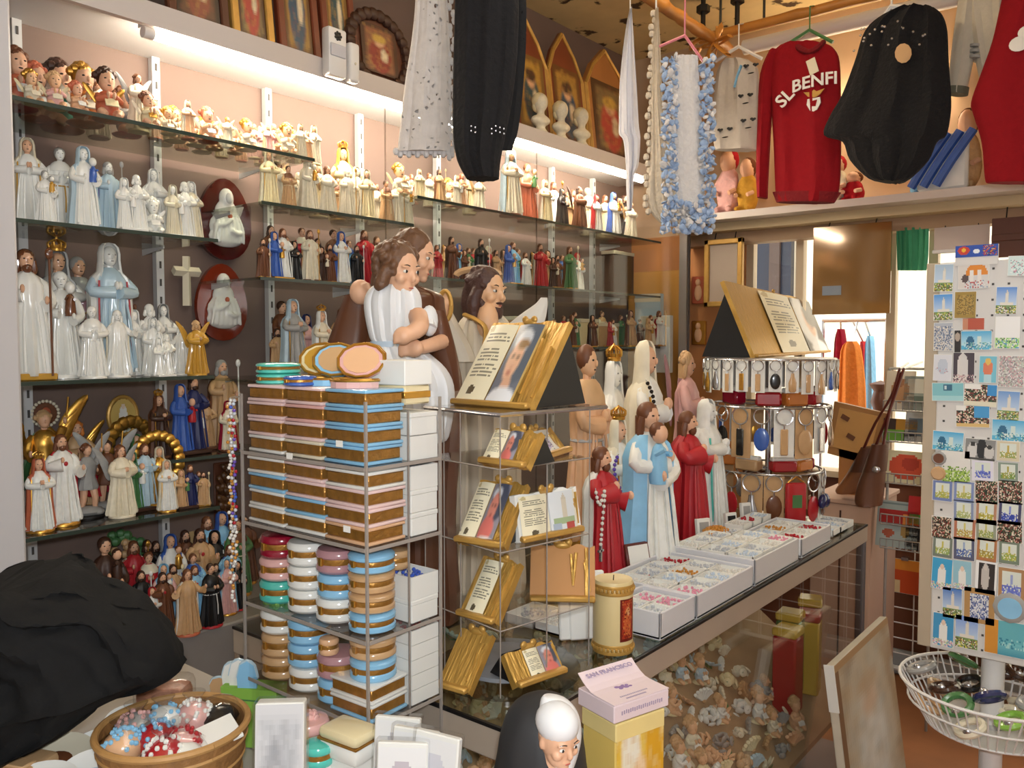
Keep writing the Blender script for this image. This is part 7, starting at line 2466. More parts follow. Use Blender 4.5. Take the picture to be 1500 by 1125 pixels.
CARDS = [  # x0, y0, x1, y1, print, label, tilt
    (1368, 387, 1396, 427, cv_tower('a9bfd2', 2), 'pale postcard of a white tower at the top of the rack'),
    (1404, 383, 1450, 423, Cv(24, 20, 'dcd6cf').ell(.6, .5, .36, .46, 'e08a2c').rect(.2, .52, .95, 1, 'd6d4d2').ell(.22, .62, .12, .16, '5a4a48').rect(.38, .3, .5, .8, 'e8e4de').rect(.62, .3, .74, .85, 'e6e0da').speck(.2, .7, 1, 1, ['b85a5a', '8aa0b4', 'e8e0dc'], .4), 'large magnet with an orange arch and towers'),
    (1368, 431, 1396, 469, cv_tower('4f98e0', 3), 'bright blue postcard of a tower below the pale one'),
    (1398, 427, 1430, 466, Cv(20, 26, 'a2863f').ell(.5, .5, .4, .4, 'b4954c').speck(.1, .1, .9, .9, ['8a6c30', '7a6a3a'], .5), 'old gold postcard beside the peg holes'),
    (1410, 466, 1442, 483, Cv(20, 12, 'b8543c').rect(.0, 0, .25, 1, 'c88a6a'), 'small brick red magnet below the gold postcard'),
    (1368, 473, 1396, 513, Cv(20, 26, 'b4bac4').speck(0, .1, 1, 1, ['e6e2d8', '7a86a0', 'd0c8bc', '5a6a86'], .7), 'grey mosaic postcard on the left edge'),
    (1458, 420, 1489, 460, cv_tower('5c8fd8', 6), 'blue postcard of a tower right of the peg holes'),
    (1398, 484, 1408, 516, Cv(10, 22, '2c2624').ell(.5, .3, .4, .2, 'b8a898'), 'narrow dark magnet beside the turquoise card'),
    (1408, 485, 1453, 512, cv_wide(4), 'turquoise wide card with white clouds'),
    (1457, 464, 1494, 510, Cv(22, 24, 'f4f4f2').rect(0, .66, 1, 1, 'bfe0a0').speck(.05, .66, 1, 1, ['5a9ac8', '7ac860', 'f0f0e0', '4a6a4a'], .6), 'white card with green lower strip'),
    (1476, 374, 1516, 404, Cv(24, 16, 'd4e6e4').speck(.1, .2, 1, 1, ['8ab0b0', 'e8f0ee', 'c890a0'], .5), 'pale green wide card at the top'),
    (1367, 520, 1394, 557, Cv(18, 24, 'dfe0e6').ell(.5, .45, .3, .3, 'c3cbd8').speck(.1, .5, .9, .7, ['c89098', 'b0bccc'], .3), 'very pale card with grey print'),
    (1396, 517, 1428, 560, Cv(20, 26, '4a4048').ell(.45, .5, .26, .5, 'dcd8d4').speck(0, .75, 1, 1, ['c8a0a0', '8a7078', 'e0d8d0'], .7), 'dark card with a white lady statue'),
    (1434, 522, 1460, 560, Cv(18, 26, '7ac4d8').ell(.5, .45, .3, .3, 'e0805c').ell(.5, .2, .16, .14, 'e8c060').rect(.3, .7, .7, 1, 'b8dce4'), 'aqua card with an orange robed figure'),
    (1462, 522, 1500, 566, Cv(22, 26, 'b8b2b0').speck(0, 0, 1, 1, ['e6e2e0', '8a8486', 'd0a0a4', 'c8d0c0'], .6), 'crinkled silver packet of beads on the rack'),
    (1366, 562, 1412, 586, Cv(28, 14, '86c4cc').rect(.35, .1, .65, .45, '3a6a86').rect(.38, .15, .48, .35, 'd0e0e0').rect(.0, .7, 1, 1, 'a8d8dc'), 'aqua luggage shaped magnet'),
    (1412, 564, 1460, 594, cv_crowd(2).rect(0, 0, .5, .25, 'f0efe9').rect(.7, 0, 1, .5, '3a90d0').rect(0, .8, 1, 1, 'e6e0c8'), 'cut out skyline magnet with blue sky'),
    (1460, 574, 1493, 614, cv_tower('6f9ad4', 8), 'postcard of a tower above the turquoise wide card'),
    (1401, 596, 1450, 624, cv_crowd(3).rect(.55, 0, 1, .55, '4a9cd4').rect(0, .86, 1, 1, 'd8b878').rect(.0, .0, .3, .2, 'f0efe9'), 'second skyline magnet below the first'),
    (1453, 617, 1505, 644, cv_wide(7), 'turquoise wide card with dark figure on the right'),
    (1366, 634, 1411, 658, cv_wide(9), 'turquoise wide card with dark figure on the left edge'),
    (1413, 645, 1458, 672, cv_old(), 'grey old photograph magnet of three people'),
    (1460, 648, 1494, 674, cv_tile('d8cdb0', '9aa860', 'c8b050', 2), 'framed yellow green tile magnet'),
    (1424, 676, 1456, 703, cv_tile('e6e4f0', '5a68c8', '8a98d8', 3), 'white framed tile magnet with blue picture'),
    (1462, 679, 1492, 704, cv_tile('8a9a8c', '7a9a48', 'b0a848', 4), 'grey framed tile magnet with green picture'),
    (1380, 662, 1422, 704, Cv(24, 22, 'e8e6e0').rect(0, .62, 1, 1, 'a8c860').speck(0, .5, 1, 1, ['8ab048', 'e0e8d0', '5a8038'], .5), 'white card with bright green bushes'),
    (1366, 706, 1395, 732, cv_tile('7486b8', 'a8b058', 'd8cc70', 5), 'blue framed tile magnet at the left edge'),
    (1397, 707, 1427, 733, cv_tile('8494c0', 'b0b860', 'd8cc88', 6), 'blue framed tile magnet beside the left one'),
    (1429, 706, 1462, 736, cv_crowd(11), 'dark crowd picture magnet in the tile row'),
    (1463, 706, 1498, 736, cv_crowd(12), 'dark crowd picture magnet at the end of the tile row'),
    (1397, 735, 1427, 762, cv_tile('8a98b8', 'a8b878', 'c8c888', 7), 'pale blue framed tile magnet in the second tile row'),
    (1429, 736, 1460, 766, cv_tile('b8886c', 'b0a848', 'd8cc60', 8), 'terracotta framed tile magnet in the second tile row'),
    (1462, 737, 1496, 766, cv_tile('4a4a6c', '3448a8', '8a98d8', 9), 'dark framed tile magnet with deep blue picture'),
    (1365, 759, 1394, 786, cv_crowd(13), 'dark crowd picture magnet at the left edge'),
    (1397, 762, 1429, 789, cv_tile('b8785c', 'b89850', 'd8d078', 10), 'terracotta framed tile magnet in the third tile row'),
    (1430, 763, 1460, 790, cv_tile('9aa08c', '98a860', 'c8c478', 11), 'grey green framed tile magnet in the third tile row'),
    (1461, 766, 1498, 792, cv_crowd(14), 'dark crowd picture magnet in the third tile row'),
    (1366, 789, 1395, 814, cv_tile('7a8478', '98b068', 'd0c860', 12), 'grey framed tile magnet in the lowest tile row'),
    (1397, 790, 1428, 818, cv_tile('5a5e78', '4a64a8', '9ab0d0', 13), 'dark framed blue tile magnet in the lowest tile row'),
    (1430, 791, 1460, 820, cv_tile('b87c50', 'a89848', 'd8c460', 14), 'brown framed tile magnet in the lowest tile row'),
    (1463, 796, 1494, 824, cv_tile('7c8a78', '98b058', 'c8c050', 15), 'green framed tile magnet in the lowest tile row'),
    (1364, 820, 1394, 860, cv_lady('46a8d8', 3), 'bright blue card with a pale lady'),
    (1396, 824, 1424, 862, cv_lady('9ac8d8', 4), 'pale blue card with small white figures'),
    (1428, 824, 1460, 867, Cv(22, 28, 'f4f4f2').rect(.12, .06, .9, .92, '3a3434').ell(.46, .5, .2, .42, 'c8c2bc').ell(.46, .2, .1, .09, 'd4ccc4'), 'white bordered photograph of a pale statue on dark ground'),
    (1462, 836, 1502, 876, cv_tile('b48a60', '6a78d0', '9aa8d8', 16), 'brown bordered magnet with blue buildings'),
    (1381, 864, 1410, 903, cv_tower('4a7cc8', 15), 'deep blue postcard of a tower near the bottom'),
    (1412, 866, 1458, 909, Cv(26, 24, 'b8905c').rect(.2, .16, .82, .86, 'd4d8dc').speck(.2, .16, .82, .86, ['4a5a90', '8a98c0', 'e4e6ea'], .8), 'brown bordered blue tile pattern magnet'),
    (1366, 902, 1397, 943, cv_lady('4a9ccc', 8), 'blue card with a white lady at the bottom corner'),
    (1399, 906, 1433, 946, cv_tower('7a9ce0', 17), 'tilted postcard of a tower at the bottom'),
    (1442, 917, 1510, 954, Cv(34, 18, '6ab8c4').rect(0, 0, .3, 1, 'd8943c').grad('7cc8d0', '4a98b0', .6, 1).rect(0, .0, .28, 1, 'd8943c').speck(.32, .5, 1, .8, ['3a88a0', 'a8d8d8'], .4), 'wide card with orange strip and turquoise sea'),
]
for i, (x0, y0, x1, y1, cv, lab) in enumerate(CARDS):
    a_, b_ = at(x0, y1, Y=RYP - .004), at(x1, y0, Y=RYP - .004)
    t = thing('souvenir_card', lab, 'card', ((a_.x + b_.x) / 2, RYP - .0012, a_.z))
    t.rotation_euler = (0, random.uniform(-.03, .03), 0)
    w_, h = b_.x - a_.x, b_.z - a_.z
    obj('print', cv.mesh('print', w_, h), PRINT, t, (0, -.0031, 0))
    obj('backing', MB().box((0, -.0015, h / 2), (w_ + .002, .003, h + .002)).mesh('b', False), pap('white'), t)
for px, py, c, lab in ((1376, 671, 'brown', 'round brown magnet with pearl spots'), (1375, 693, 'tan', 'round tan scalloped magnet below the brown one'), (1480, 890, 'sky', 'round blue plate magnet with scalloped grey rim')):
    q = at(px, py, Y=RYP)
    k = depth(q) / FPX
    r_ = (10 if c != 'sky' else 22) * k
    t = thing('round_magnet', lab, 'magnet', (q.x, RYP - .0005, q.z), (PI / 2, 0, 0))
    obj('rim', MB().lathe([(r_, 0), (r_, .005), (r_ * .8, .009), (.001, .006)], 24, 1, 1, 12, .04).mesh('d'), res('grey' if c != 'tan' else 'tan'), t)
    obj('picture', MB().lathe([(r_ * .74, .006), (r_ * .7, .0095), (.001, .0095)], 24).mesh('d'), res(c), t)
# wire basket
bc = at(1470, 1030, Y=RYP + .05)
BZ0, BZ1 = at(1454, 1075, Y=RYP).z, at(1454, 1000, Y=RYP - .2).z
BR_ = .21
BCX, BCY = pa.x + pxx, RYP + .05
bk = obj('basket', MB().lathe([(.15, 0), (.15, .003), (.001, .003)], 30, c=(0, 0, -.002)).mesh('d'), PANM, rk, (BCX - pa.x, BCY - RYP, BZ0))
bh = .105
m = MB()
for z, r_ in ((0, .15), (bh * .5, .19), (bh, BR_)):
    m.tube([(r_ * math.cos(a), r_ * math.sin(a), z) for a in (2 * PI * i / 40 for i in range(41))], .0042 if z == bh else .003, 6)
obj('hoops', m.mesh('h'), WHITEP, bk)
m = MB()
for i in range(56):
    a = 2 * PI * i / 56
    m.tube([(.15 * math.cos(a), .15 * math.sin(a), 0), (BR_ * math.cos(a), BR_ * math.sin(a), bh)], .0022, 5)
obj('ribs', m.mesh('r'), WHITEP, bk)
obj('collar', MB().lathe([(.034, -.05), (.034, 0), (.028, .01)], 16).mesh('c'), res('grey'), bk)
for i in range(20):
    a, r_ = i * 2.4, .05 + .125 * math.sqrt(i / 20)
    c = random.choice(('black', 'navy', 'darkbrown', 'ivory', 'tan', 'grey', 'lime', 'green'))
    t = thing('souvenir_bracelet', '%s beaded bracelet in the wire basket' % CN.get(c, c), 'bracelet', (BCX + r_ * math.cos(a), BCY + r_ * math.sin(a), BZ0 + .045 + .03 * (i % 3)), (random.uniform(-.5, .5), random.uniform(-.5, .5), 0), 1, 'bracelets in the wire basket')
    obj('band', cached('brc', lambda: MB().tube([(.03 * math.cos(q), .03 * math.sin(q), 0) for q in (2 * PI * j / 20 for j in range(21))], .009, 8).mesh('b')), cer(c), t)
    obj('charm', cached('brch', lambda: MB().ell((.0, -.03, .006), (.011, .005, .011), None, 8, 6).mesh('b')), SILV, t)

# ------------------------------------------------------------------ picture of a misty lady leaning on the counter
A = at(1212, 1125, X=-.80)
tl_, tr_ = at(1213, 950, X=-.8), at(1287, 920, X=-.8)
y0, y1 = at(1214, 1000, X=-.785).y, at(1292, 1000, X=-.785).y
t = thing('leaning_picture', 'canvas picture of a misty pale lady leaning on the counter front', 'picture', (-.695, (y0 + y1) / 2, 0), (0, -.14, 0))
h = (at(1262, 925, X=-.8).z) / math.cos(.14)
wd_ = (y1 - y0)
cv = Cv(30, 60, '9c8262').ell(.5, .55, .42, .55, 'bdb29c').ell(.5, .6, .24, .45, 'd5d6d0').ell(.5, .28, .12, .08, 'd8b89a').speck(0, 0, 1, 1, ['a08a68', 'c8b898', '8a9a9a', 'd8d4c8'], .35).ell(.5, .2, .16, .05, 'b8a080').speck(0, 0, 1, 1, ['8a6a48', 'c8b898', 'aab4b0'], .12, 7).blur(2).rect(0, 0, .07, 1, '7a5a3c').rect(0, 0, 1, .03, 'a88860')
obj('canvas', cv.mesh('print', wd_, h), PRINTM, t, (.014, 0, 0), (0, 0, PI / 2))
obj('stretcher', MB().box((0, 0, h / 2), (.026, wd_, h), None, .003).mesh('s', False), mt('cream canvas edge', 'd4cbb8', .8), t)
obj('corner_tape', MB().box((.001, -wd_ / 2, h * .9), (.03, .003, .14)).mesh('s', False), pap('white'), t)

# ================================================================== foreground
# nun statue
DN = 1.22
o_ = at(795, 1040, D=DN)
o_.z = .63
t = thing('nun_statue', 'statue of a nun with black veil and white coif', 'statue', o_)
rows = [(1016, 786, 806), (1021, 770, 822), (1032, 752, 838), (1050, 740, 848), (1075, 732, 854), (1100, 728, 858), (1130, 722, 862), (1200, 706, 880), (1300, 700, 890)]
yb = [y for y in range(900, 1700) if at(795, y, D=DN).z <= .632][0]
rows[-1] = (yb, 700, 890)
rows.insert(-1, ((yb + 1130) / 2, 700, 888))
veilm = silh(rows, .95, 36, 8, .03, 0, 3, D=DN + .03)
BLKV = mt('black painted veil', '2a2a2c', .55, 0, .15, 20)
obj('veil', veilm.mesh('v', org=o_), BLKV, t)
fc = at(812, 1088, D=DN - .045) - o_
obj('coif', silh([(1019, 796, 814), (1025, 792, 830), (1038, 790, 843), (1055, 790, 850), (1078, 792, 852), (1100, 794, 848), (1125, 796, 840), (1140, 800, 832)], .9, 28, 0, 0, 0, 3, D=DN - .012).mesh('c', org=o_), WROBE, t)
hc = at(816, 1082, D=DN - .030)
hero_head(t, o_, hc, .078, -.3, .16, None, False, longh=0)
obj('coif_band', MB().ell((0, 0, .62 * .039), (.90 * .039, .76 * .039, .74 * .039), (0, .16, 0), 20, 12).mesh('b'), WROBE, t, hc - o_, (0, 0, -.3))
obj('wimple', MB().ell(at(814, 1178, D=DN - .05) - o_, (.05, .05, .035)).mesh('w'), WROBE, t)
# yellow box and pink box lying on it
YZ = 1.022
A, B, Cc = at(900, 1062, Z=YZ), at(846, 1032, Z=YZ), at(980, 1034, Z=YZ)
ud = (Cc - A)
vd = (B - A)
rz = math.atan2(ud.y, ud.x)
Lx, Ly = ud.length, vd.length
cen = A + ud / 2 + vd / 2
YEL = mt('yellow card', 'e3c46a', .5, 0, .08, 6)
t = thing('yellow_box', 'yellow gift box with painted picture under the pink box', 'box', (cen.x, cen.y, .63), rz)
hb_ = YZ - .63 - .004
obj('body', MB().box((0, 0, hb_ / 2), (Lx * .88, Ly * .92, hb_), None, .003).mesh('b', False), YEL, t)
cv = Cv(36, 60, 'e2bd4c').ell(.3, .2, .2, .3, 'ece6d4').ell(.55, .55, .4, .4, 'e8c98a').ell(.5, .3, .2, .16, 'edd0a8').ell(.8, .2, .2, .3, 'd8a32c').speck(0, 0, 1, 1, ['e8d8a0', 'c89030'], .15).blur(1)
obj('picture', cv.mesh('print', Lx * .86, hb_ * .97), PRINT, t, (0, -Ly * .46 - .0008, hb_ * .01))
obj('lid', MB().box((0, 0, hb_ - .014), (Lx * .9, Ly * .95, .03), None, .002).mesh('b', False), mt('pale yellow card', 'e6d08c', .5), t)
PNK = mt('pale pink card', 'e3cfd3', .55, 0, .03, 6)
ph = (at(900, 1038, Z=YZ + .028).z - YZ)
t = thing('pink_box', 'pale pink printed box with purple emblem lying on the yellow box', 'box', (cen.x, cen.y, YZ + .0005), rz)
obj('box', MB().box((0, 0, .014), (Lx, Ly, .028), None, .0015).mesh('b', False), PNK, t)
R = []
for i in range(9):
    v = i / 8
    z = .029 + .022 * max(0, (v - .55) / .45) ** 1.6
    R.append([(-Lx / 2, -Ly / 2 + v * Ly, z), (Lx / 2, -Ly / 2 + v * Ly, z), (Lx / 2, -Ly / 2 + v * Ly, z + .0012), (-Lx / 2, -Ly / 2 + v * Ly, z + .0012)])
obj('lid_sheet', MB().rings(R).mesh('l', False), PNK, t)
INK = mt('violet ink', 'a595b3', .6)
INKL = mt('grey violet ink', 'a596ac', .6)


def flat_text(txt, size, loc, parent, rot, mat):
    me = textmesh(txt, size, .0003)
    return obj('lettering', me, mat, parent, loc, rot)


flat_text('SAN FRANCISCO', Lx * .11, (0, Ly * .33, .0465), t, (-PI / 2 + .28, 0, 0), INK)
flat_text('SABONETE', Lx * .07, (Lx * .12, -Ly * .36, .0306), t, (-PI / 2, 0, 0), INKL) if False else None
m = MB()
for dx, dy, r_ in ((-.09, .06, .05), (-.03, .02, .055), (.04, -.02, .05), (.08, .04, .035), (-.06, -.03, .035), (.02, .06, .035), (.11, -.03, .03)):
    m.ell((dx * Lx, dy * Ly, .0304), (r_ * Lx, r_ * Ly, .0008), None, 10, 4)
obj('emblem', m.mesh('e'), mt('purple ink', '8d6fa2', .6), t)
for yy, w_ in ((-.30, .5), (-.40, .36)):
    m = MB()
    for i in range(16):
        m.box((Lx * (-.1 + w_ * (i / 16 - .3)), Ly * yy, .0304), (Lx * .018, Ly * .035, .0006))
    obj('small_print', m.mesh('s', False), INKL, t)
m = MB()
for i in range(20): m.box((Lx * (-.36 + .72 * i / 19), -Ly / 2 - .0003, .014 + .0005 * (i % 3)), (Lx * .02, .0006, .006))
obj('small_print', m.mesh('s', False), INKL, t)

# black cloth heaped on the left
def hump(px, py, D, r): return at(px, py, D=D), r
CLB = mt('black cotton cloth', '161617', .9, 0, .25, 30, .25, spec=.25)
rows = [(848, 10, 60), (856, -40, 100), (872, -60, 128), (890, -70, 166), (910, -80, 210), (940, -90, 236), (965, -90, 252), (985, -95, 256), (1000, -100, 222), (1022, -100, 160), (1050, -100, 130), (1080, -110, 80), (1096, -110, 40)]
DC = 1.42
o_ = at(60, 1096, D=DC)
o_.z = .83
bm_ = MB()
q = cat([r + (1,) for r in rows], 3)
R = []
for i, (y, xl, xr, _) in enumerate(q):
    L, Rr = at(xl, y, D=DC), at(xr, y, D=DC)
    a_, c = (Rr - L) / 2, (Rr + L) / 2
    ring = []
    for j in range(96):
        th_ = 2 * PI * j / 96
        w1 = .016 * math.sin(3 * th_ + i * .35) + .012 * math.sin(7 * th_ - i * .30 + math.sin(i * .4)) + .009 * abs(math.sin(9 * th_ + i * .5)) + .006 * math.sin(17 * th_ - i * .7)
        d_ = TOCAM * (-1) * ((.17 if math.sin(th_) > 0 else .13) * math.sin(th_) + (w1 if abs(math.sin(th_)) > .2 else w1 * .3))
        d_ = d_ + Vector((0, 0, .008 * math.sin(5 * th_ + i * .5)))
        p = c + a_ * math.cos(th_) + d_
        p.z = max(p.z, .832)
        ring.append(p)
    R.append(ring)
t = thing('black_cloth', 'heap of black cotton cloth draped over the near table', 'cloth', o_)
obj('drape', MB().rings(R).mesh('d', org=o_), CLB, t)
# near table
nt_ = thing('near_table', 'pale table at the front corner holding the bowl and saucers', 'table', (-1.3, .35, 0))
obj('top', BX(-.65, .48, -.45, .045, .80, .832, .003).mesh('t', False), mt('pale table top', 'b9b2aa', .5), nt_)
for sx in (-.6, .44):
    for sy in (-.4, .0): obj('leg', BX(sx - .02, sx + .02, sy - .02, sy + .02, 0, .80).mesh('l', False), WOOD, nt_)

# round wooden bowl of wrapped trinkets
BWZ = .985
bcn = at(254, 1062, Z=BWZ)
kk2 = depth(bcn) / FPX
br = 104 * kk2
t = thing('trinket_bowl', 'round woven wooden bowl full of wrapped trinkets', 'bowl', (bcn.x, bcn.y, .833))
hh = BWZ - .833
obj('bowl', MB().lathe([(br * .72, 0), (br * .86, hh * .3), (br * .98, hh * .8), (br, hh), (br * .96, hh), (br * .84, hh * .45), (br * .7, .02), (.001, .02)], 44).mesh('b'), mt('woven cane', '94693c', .6, 0, .35, 50, .6), t)
m = MB()
for z_ in (.25, .45, .65, .85):
    r_ = br * (.80 + .2 * z_)
    m.tube([(r_ * math.cos(a), r_ * math.sin(a), hh * z_) for a in (2 * PI * i / 44 for i in range(45))], .004, 6)
obj('cane_rings', m.mesh('c'), mt('light cane', 'b88c55', .55, 0, .2, 40), t)
obj('rim', MB().tube([(br * math.cos(a), br * math.sin(a), hh) for a in (2 * PI * i / 44 for i in range(45))], .006, 8).mesh('r'), mt('light cane'), t)
obj('plastic_liner', MB().lathe([(br * .9, hh * .75), (br * .7, hh * .95), (br * .3, hh * 1.06), (.001, hh * 1.08)], 36).mesh('l'), CELLO, t) if False else None
trk = [(240, 1052, 'white', 'ball', 'wrapped white and blue flowered ball in the bowl'), (228, 1078, 'red', 'ball', 'wrapped red speckled ball in the bowl'), (325, 1040, 'grey', 'globe', 'clear dome with a dark button in the bowl'),
       (310, 1078, 'white', 'flag', 'white card packet with blue and red print in the bowl'), (200, 1062, 'grey', 'ball', 'silvery wrapped sweet in the bowl'), (180, 1088, 'peach', 'ball', 'peach coloured wrapped soap in the bowl'),
       (265, 1088, 'pink', 'ball', 'pink flowered wrapped soap in the bowl'), (285, 1045, 'pink', 'ball', 'small pink wrapped ball beside the clear dome'), (270, 1112, 'white', 'globe', 'white eye shaped button in the bowl'), (240, 1105, 'red', 'ball', 'red and white wrapped soap near the bowl rim')]
for i, (px, py, c, kd, lab) in enumerate(trk):
    zz = BWZ - .012
    q = at(px, py + 6, Z=zz)
    d_ = Vector((q.x - bcn.x, q.y - bcn.y, 0))
    if d_.length > br * .7: d_ = d_ * (br * .7 / d_.length)
    q = Vector((bcn.x + d_.x, bcn.y + d_.y, zz))
    t = thing('wrapped_trinket', lab, 'trinket', q, random.uniform(0, 3))
    r_ = .032
    if kd == 'ball':
        obj('soap', MB().ell((0, 0, .0), (r_, r_, r_ * .85), None, 14, 10).mesh('s'), cer(c), t)
        m = MB()
        for j in range(34):
            v = Vector((random.gauss(0, 1), random.gauss(0, 1), abs(random.gauss(0, 1)))).normalized() * r_ * .96
            m.ell(v, .0042, None, 6, 4)
        obj('flowers', m.mesh('f'), res(random.choice(('sky', 'red', 'white', 'pink'))), t)
        obj('wrapper', MB().lathe([(r_ * 1.1, -.012), (r_ * 1.12, .008), (r_ * .5, .028), (r_ * .3, .034), (r_ * .6, .045)], 18, 1, 1, 7, .1).mesh('w'), CELLO, t)
    elif kd == 'globe':
        obj('disc', MB().lathe([(.03, -.01), (.034, 0), (.02, .014), (.001, .018)], 24).mesh('d'), cer('black' if c == 'grey' else 'white'), t)
        obj('dome', MB().lathe([(.04, -.01), (.04, .006), (.028, .026), (.001, .034)], 24).mesh('d'), GLASS, t)
    else:
        obj('card', MB().box((0, 0, .006), (.085, .06, .006), (.25, -.2, 0), .001).mesh('c', False), pap('white'), t)
        obj('blue_print', MB().box((.012, .012, .0125), (.05, .026, .002), (.25, -.2, 0)).mesh('c', False), res('blue'), t)
        obj('red_print', MB().box((.014, -.014, .006), (.05, .018, .002), (.25, -.2, 0)).mesh('c', False), res('crimson'), t)
# fill under the trinkets
m = MB()
for i in range(60):
    a, r_ = i * 2.4, br * .72 * math.sqrt(i / 60)
    m.ell((r_ * math.cos(a), r_ * math.sin(a), 0), (.02, .02, .018), None, 8, 6)
f_ = solo('sweet_filling', m, mt('mixed wrapped sweets', 'b59a86', .25, 0, .5, 40, .2), 'layer of small wrapped sweets filling the bowl', 'sweets', None, (bcn.x, bcn.y, BWZ - .04))
f_['kind'] = 'stuff'

# painted saucers beside the bowl
for px, py, r_, tl2, lab in ((80, 1085, .07, .45, 'cream oval dish with brown painted flowers'), (143, 1070, .045, .9, 'small white dish tilted against the bowl'), (138, 1108, .06, .8, 'white saucer with pink rim leaning on its neighbour'),
                             (190, 1030, .045, .5, 'small white dish with a brown glossy centre'), (60, 1122, .06, .4, 'clear wrapped brown dish at the table corner'), (215, 1122, .05, .5, 'white dish with red painted flowers')):
    q = at(px, py, Z=.93)
    t = thing('painted_dish', lab, 'dish', (q.x, q.y, .89), (tl2 * .7, 0, YAW))
    obj('dish', MB().lathe([(r_ * .5, 0), (r_ * .95, .012), (r_, .016), (r_ * .92, .014), (r_ * .5, .004), (.001, .004)], 28, 1, .8).mesh('d'), cer('ivory' if 'cream' in lab else 'white'), t)
    obj('painting', MB().lathe([(r_ * .42, .0045), (r_ * .3, .006), (.001, .006)], 18, 1, .8).mesh('p'), cer('brown' if 'brown' in lab else ('terracotta' if 'red' in lab else 'paleblue')), t)
    obj('stack_below', MB().box((0, 0, -.022), (r_ * 1.1, r_ * .9, .04), None, .004).mesh('s'), pap('ivory'), t)
q = at(5, 1112, Z=.92)
t = thing('beige_packet', 'beige paper packet at the table corner', 'packet', (q.x, q.y, .833), .4)
obj('packet', MB().box((0, 0, .04), (.12, .12, .085), None, .01, 2).mesh('p'), pap('tan'), t)
obj('fold', MB().box((0, 0, .085), (.11, .03, .006), None, .002).mesh('p'), pap('tan'), t)
# clear bag of sweets behind the bowl
q = at(196, 1018, Z=.97)
t = thing('clear_sweet_bag', 'clear bag of pinkish sweets behind the bowl', 'bag', (q.x - .02, q.y + .07, .833), .6)
obj('sweets', MB().box((0, 0, .07), (.1, .06, .13), None, .02, 2).mesh('s'), mt('pinkish sweets', 'b07a60', .3, 0, .6, 60, .3), t)
obj('bag', MB().box((0, 0, .075), (.108, .068, .148), None, .02, 2).mesh('b'), CELLO, t)
# green bag and wooden fans standing in it
q = at(330, 1060, Z=.90)
gx, gy = q.x - .01, q.y + .07
t = thing('green_paper_bag', 'small light green paper bag behind the bowl', 'bag', (gx, gy, .833), .5)
gt_z = at(330, 1003, D=depth(Vector((gx, gy, 1)))).z
obj('bag', MB().rings([[(x * k_, y * k_, z) for x, y in ((-.055, -.022), (.055, -.022), (.055, .022), (-.055, .022))] for z, k_ in ((0, .92), ((gt_z - .833) * .5, 1), (gt_z - .833, 1.06))]).mesh('b', False), pap('lime'), t)
obj('fold_line', BX(-.0575, .0575, -.0245, -.0235, (gt_z - .833) * .80, (gt_z - .833) * .82).mesh('f', False), pap('green'), t)
for i, (px, py, c, lab) in enumerate(((322, 992, 'tan', 'tan rounded wooden paddle sticking out of the green bag'), (340, 970, 'white', 'white rounded paddle sticking out of the green bag'), (350, 966, 'white', 'second white paddle between the white and blue ones'), (362, 968, 'sky', 'pale blue rounded paddle sticking out of the green bag'))):
    D_ = depth(Vector((gx, gy, 1.0))) + (.02 - i * .012)
    top = at(px, py, D=D_)
    hgt = .05
    t = thing('rounded_paddle', lab, 'paddle', (top.x, top.y, gt_z - .03), .6)
    hh2 = top.z - gt_z + .03
    obj('blade', MB().prism([(-.017, 0), (.017, 0), (.02, hh2 * .6), (.014, hh2 * .9), (0, hh2), (-.014, hh2 * .9), (-.02, hh2 * .6)], -.003, .003, 'XZ').mesh('b', False), cer(c), t)
    obj('edge', MB().tube([(-.02, 0, hh2 * .6), (-.014, 0, hh2 * .9), (0, 0, hh2), (.014, 0, hh2 * .9), (.02, 0, hh2 * .6)], .0032, 5, 2).mesh('e'), cer('paleblue'), t)
# grey booklet in clear sleeve leaning at the stand foot
a_, b_, c_ = at(372, 1080, D=1.18), at(440, 1125, D=1.16), at(392, 1030, D=1.2)
o_ = at(405, 1200, D=1.18)
t = thing('sleeved_book', 'grey white book in a clear plastic sleeve leaning before the stand', 'book', (o_.x, o_.y, .833), .75)
zt3 = at(395, 1030, D=1.2).z
hb2 = zt3 - .833
cv = Cv(24, 36, 'd6d6d8').rect(.1, .08, .9, .5, 'c2c4c8').ell(.4, .4, .2, .2, 'a8aab0').lines(.15, .85, .6, .9, 6, '9a9ca2').speck(.1, .1, .9, .55, ['8a8c92', 'e4e4e6'], .3).blur(1)
obj('block', MB().box((0, .014, hb2 / 2), (.07, .026, hb2), None, .002).mesh('b', False), pap('white'), t, (0, 0, 0), (-.12, 0, 0))
obj('cover', cv.mesh('print', .068, hb2 * .98), PRINT, t, (0, 0, .004), (-.12, 0, 0))
obj('sleeve', MB().box((0, .014, hb2 / 2), (.076, .034, hb2 + .006), None, .003).mesh('s', False), CELLO, t, (0, 0, 0), (-.12, 0, 0))
# rose box, mint box, cream boxes below the stand
def fg_round(px, py, r_, c, lab, z=.833, h=.05):
    q = at(px, py, Z=z + h)
    return round_box(q.x, q.y, z, r_, h, c, lab, None)
FZ = .833
q = at(452, 1090, Z=.93)
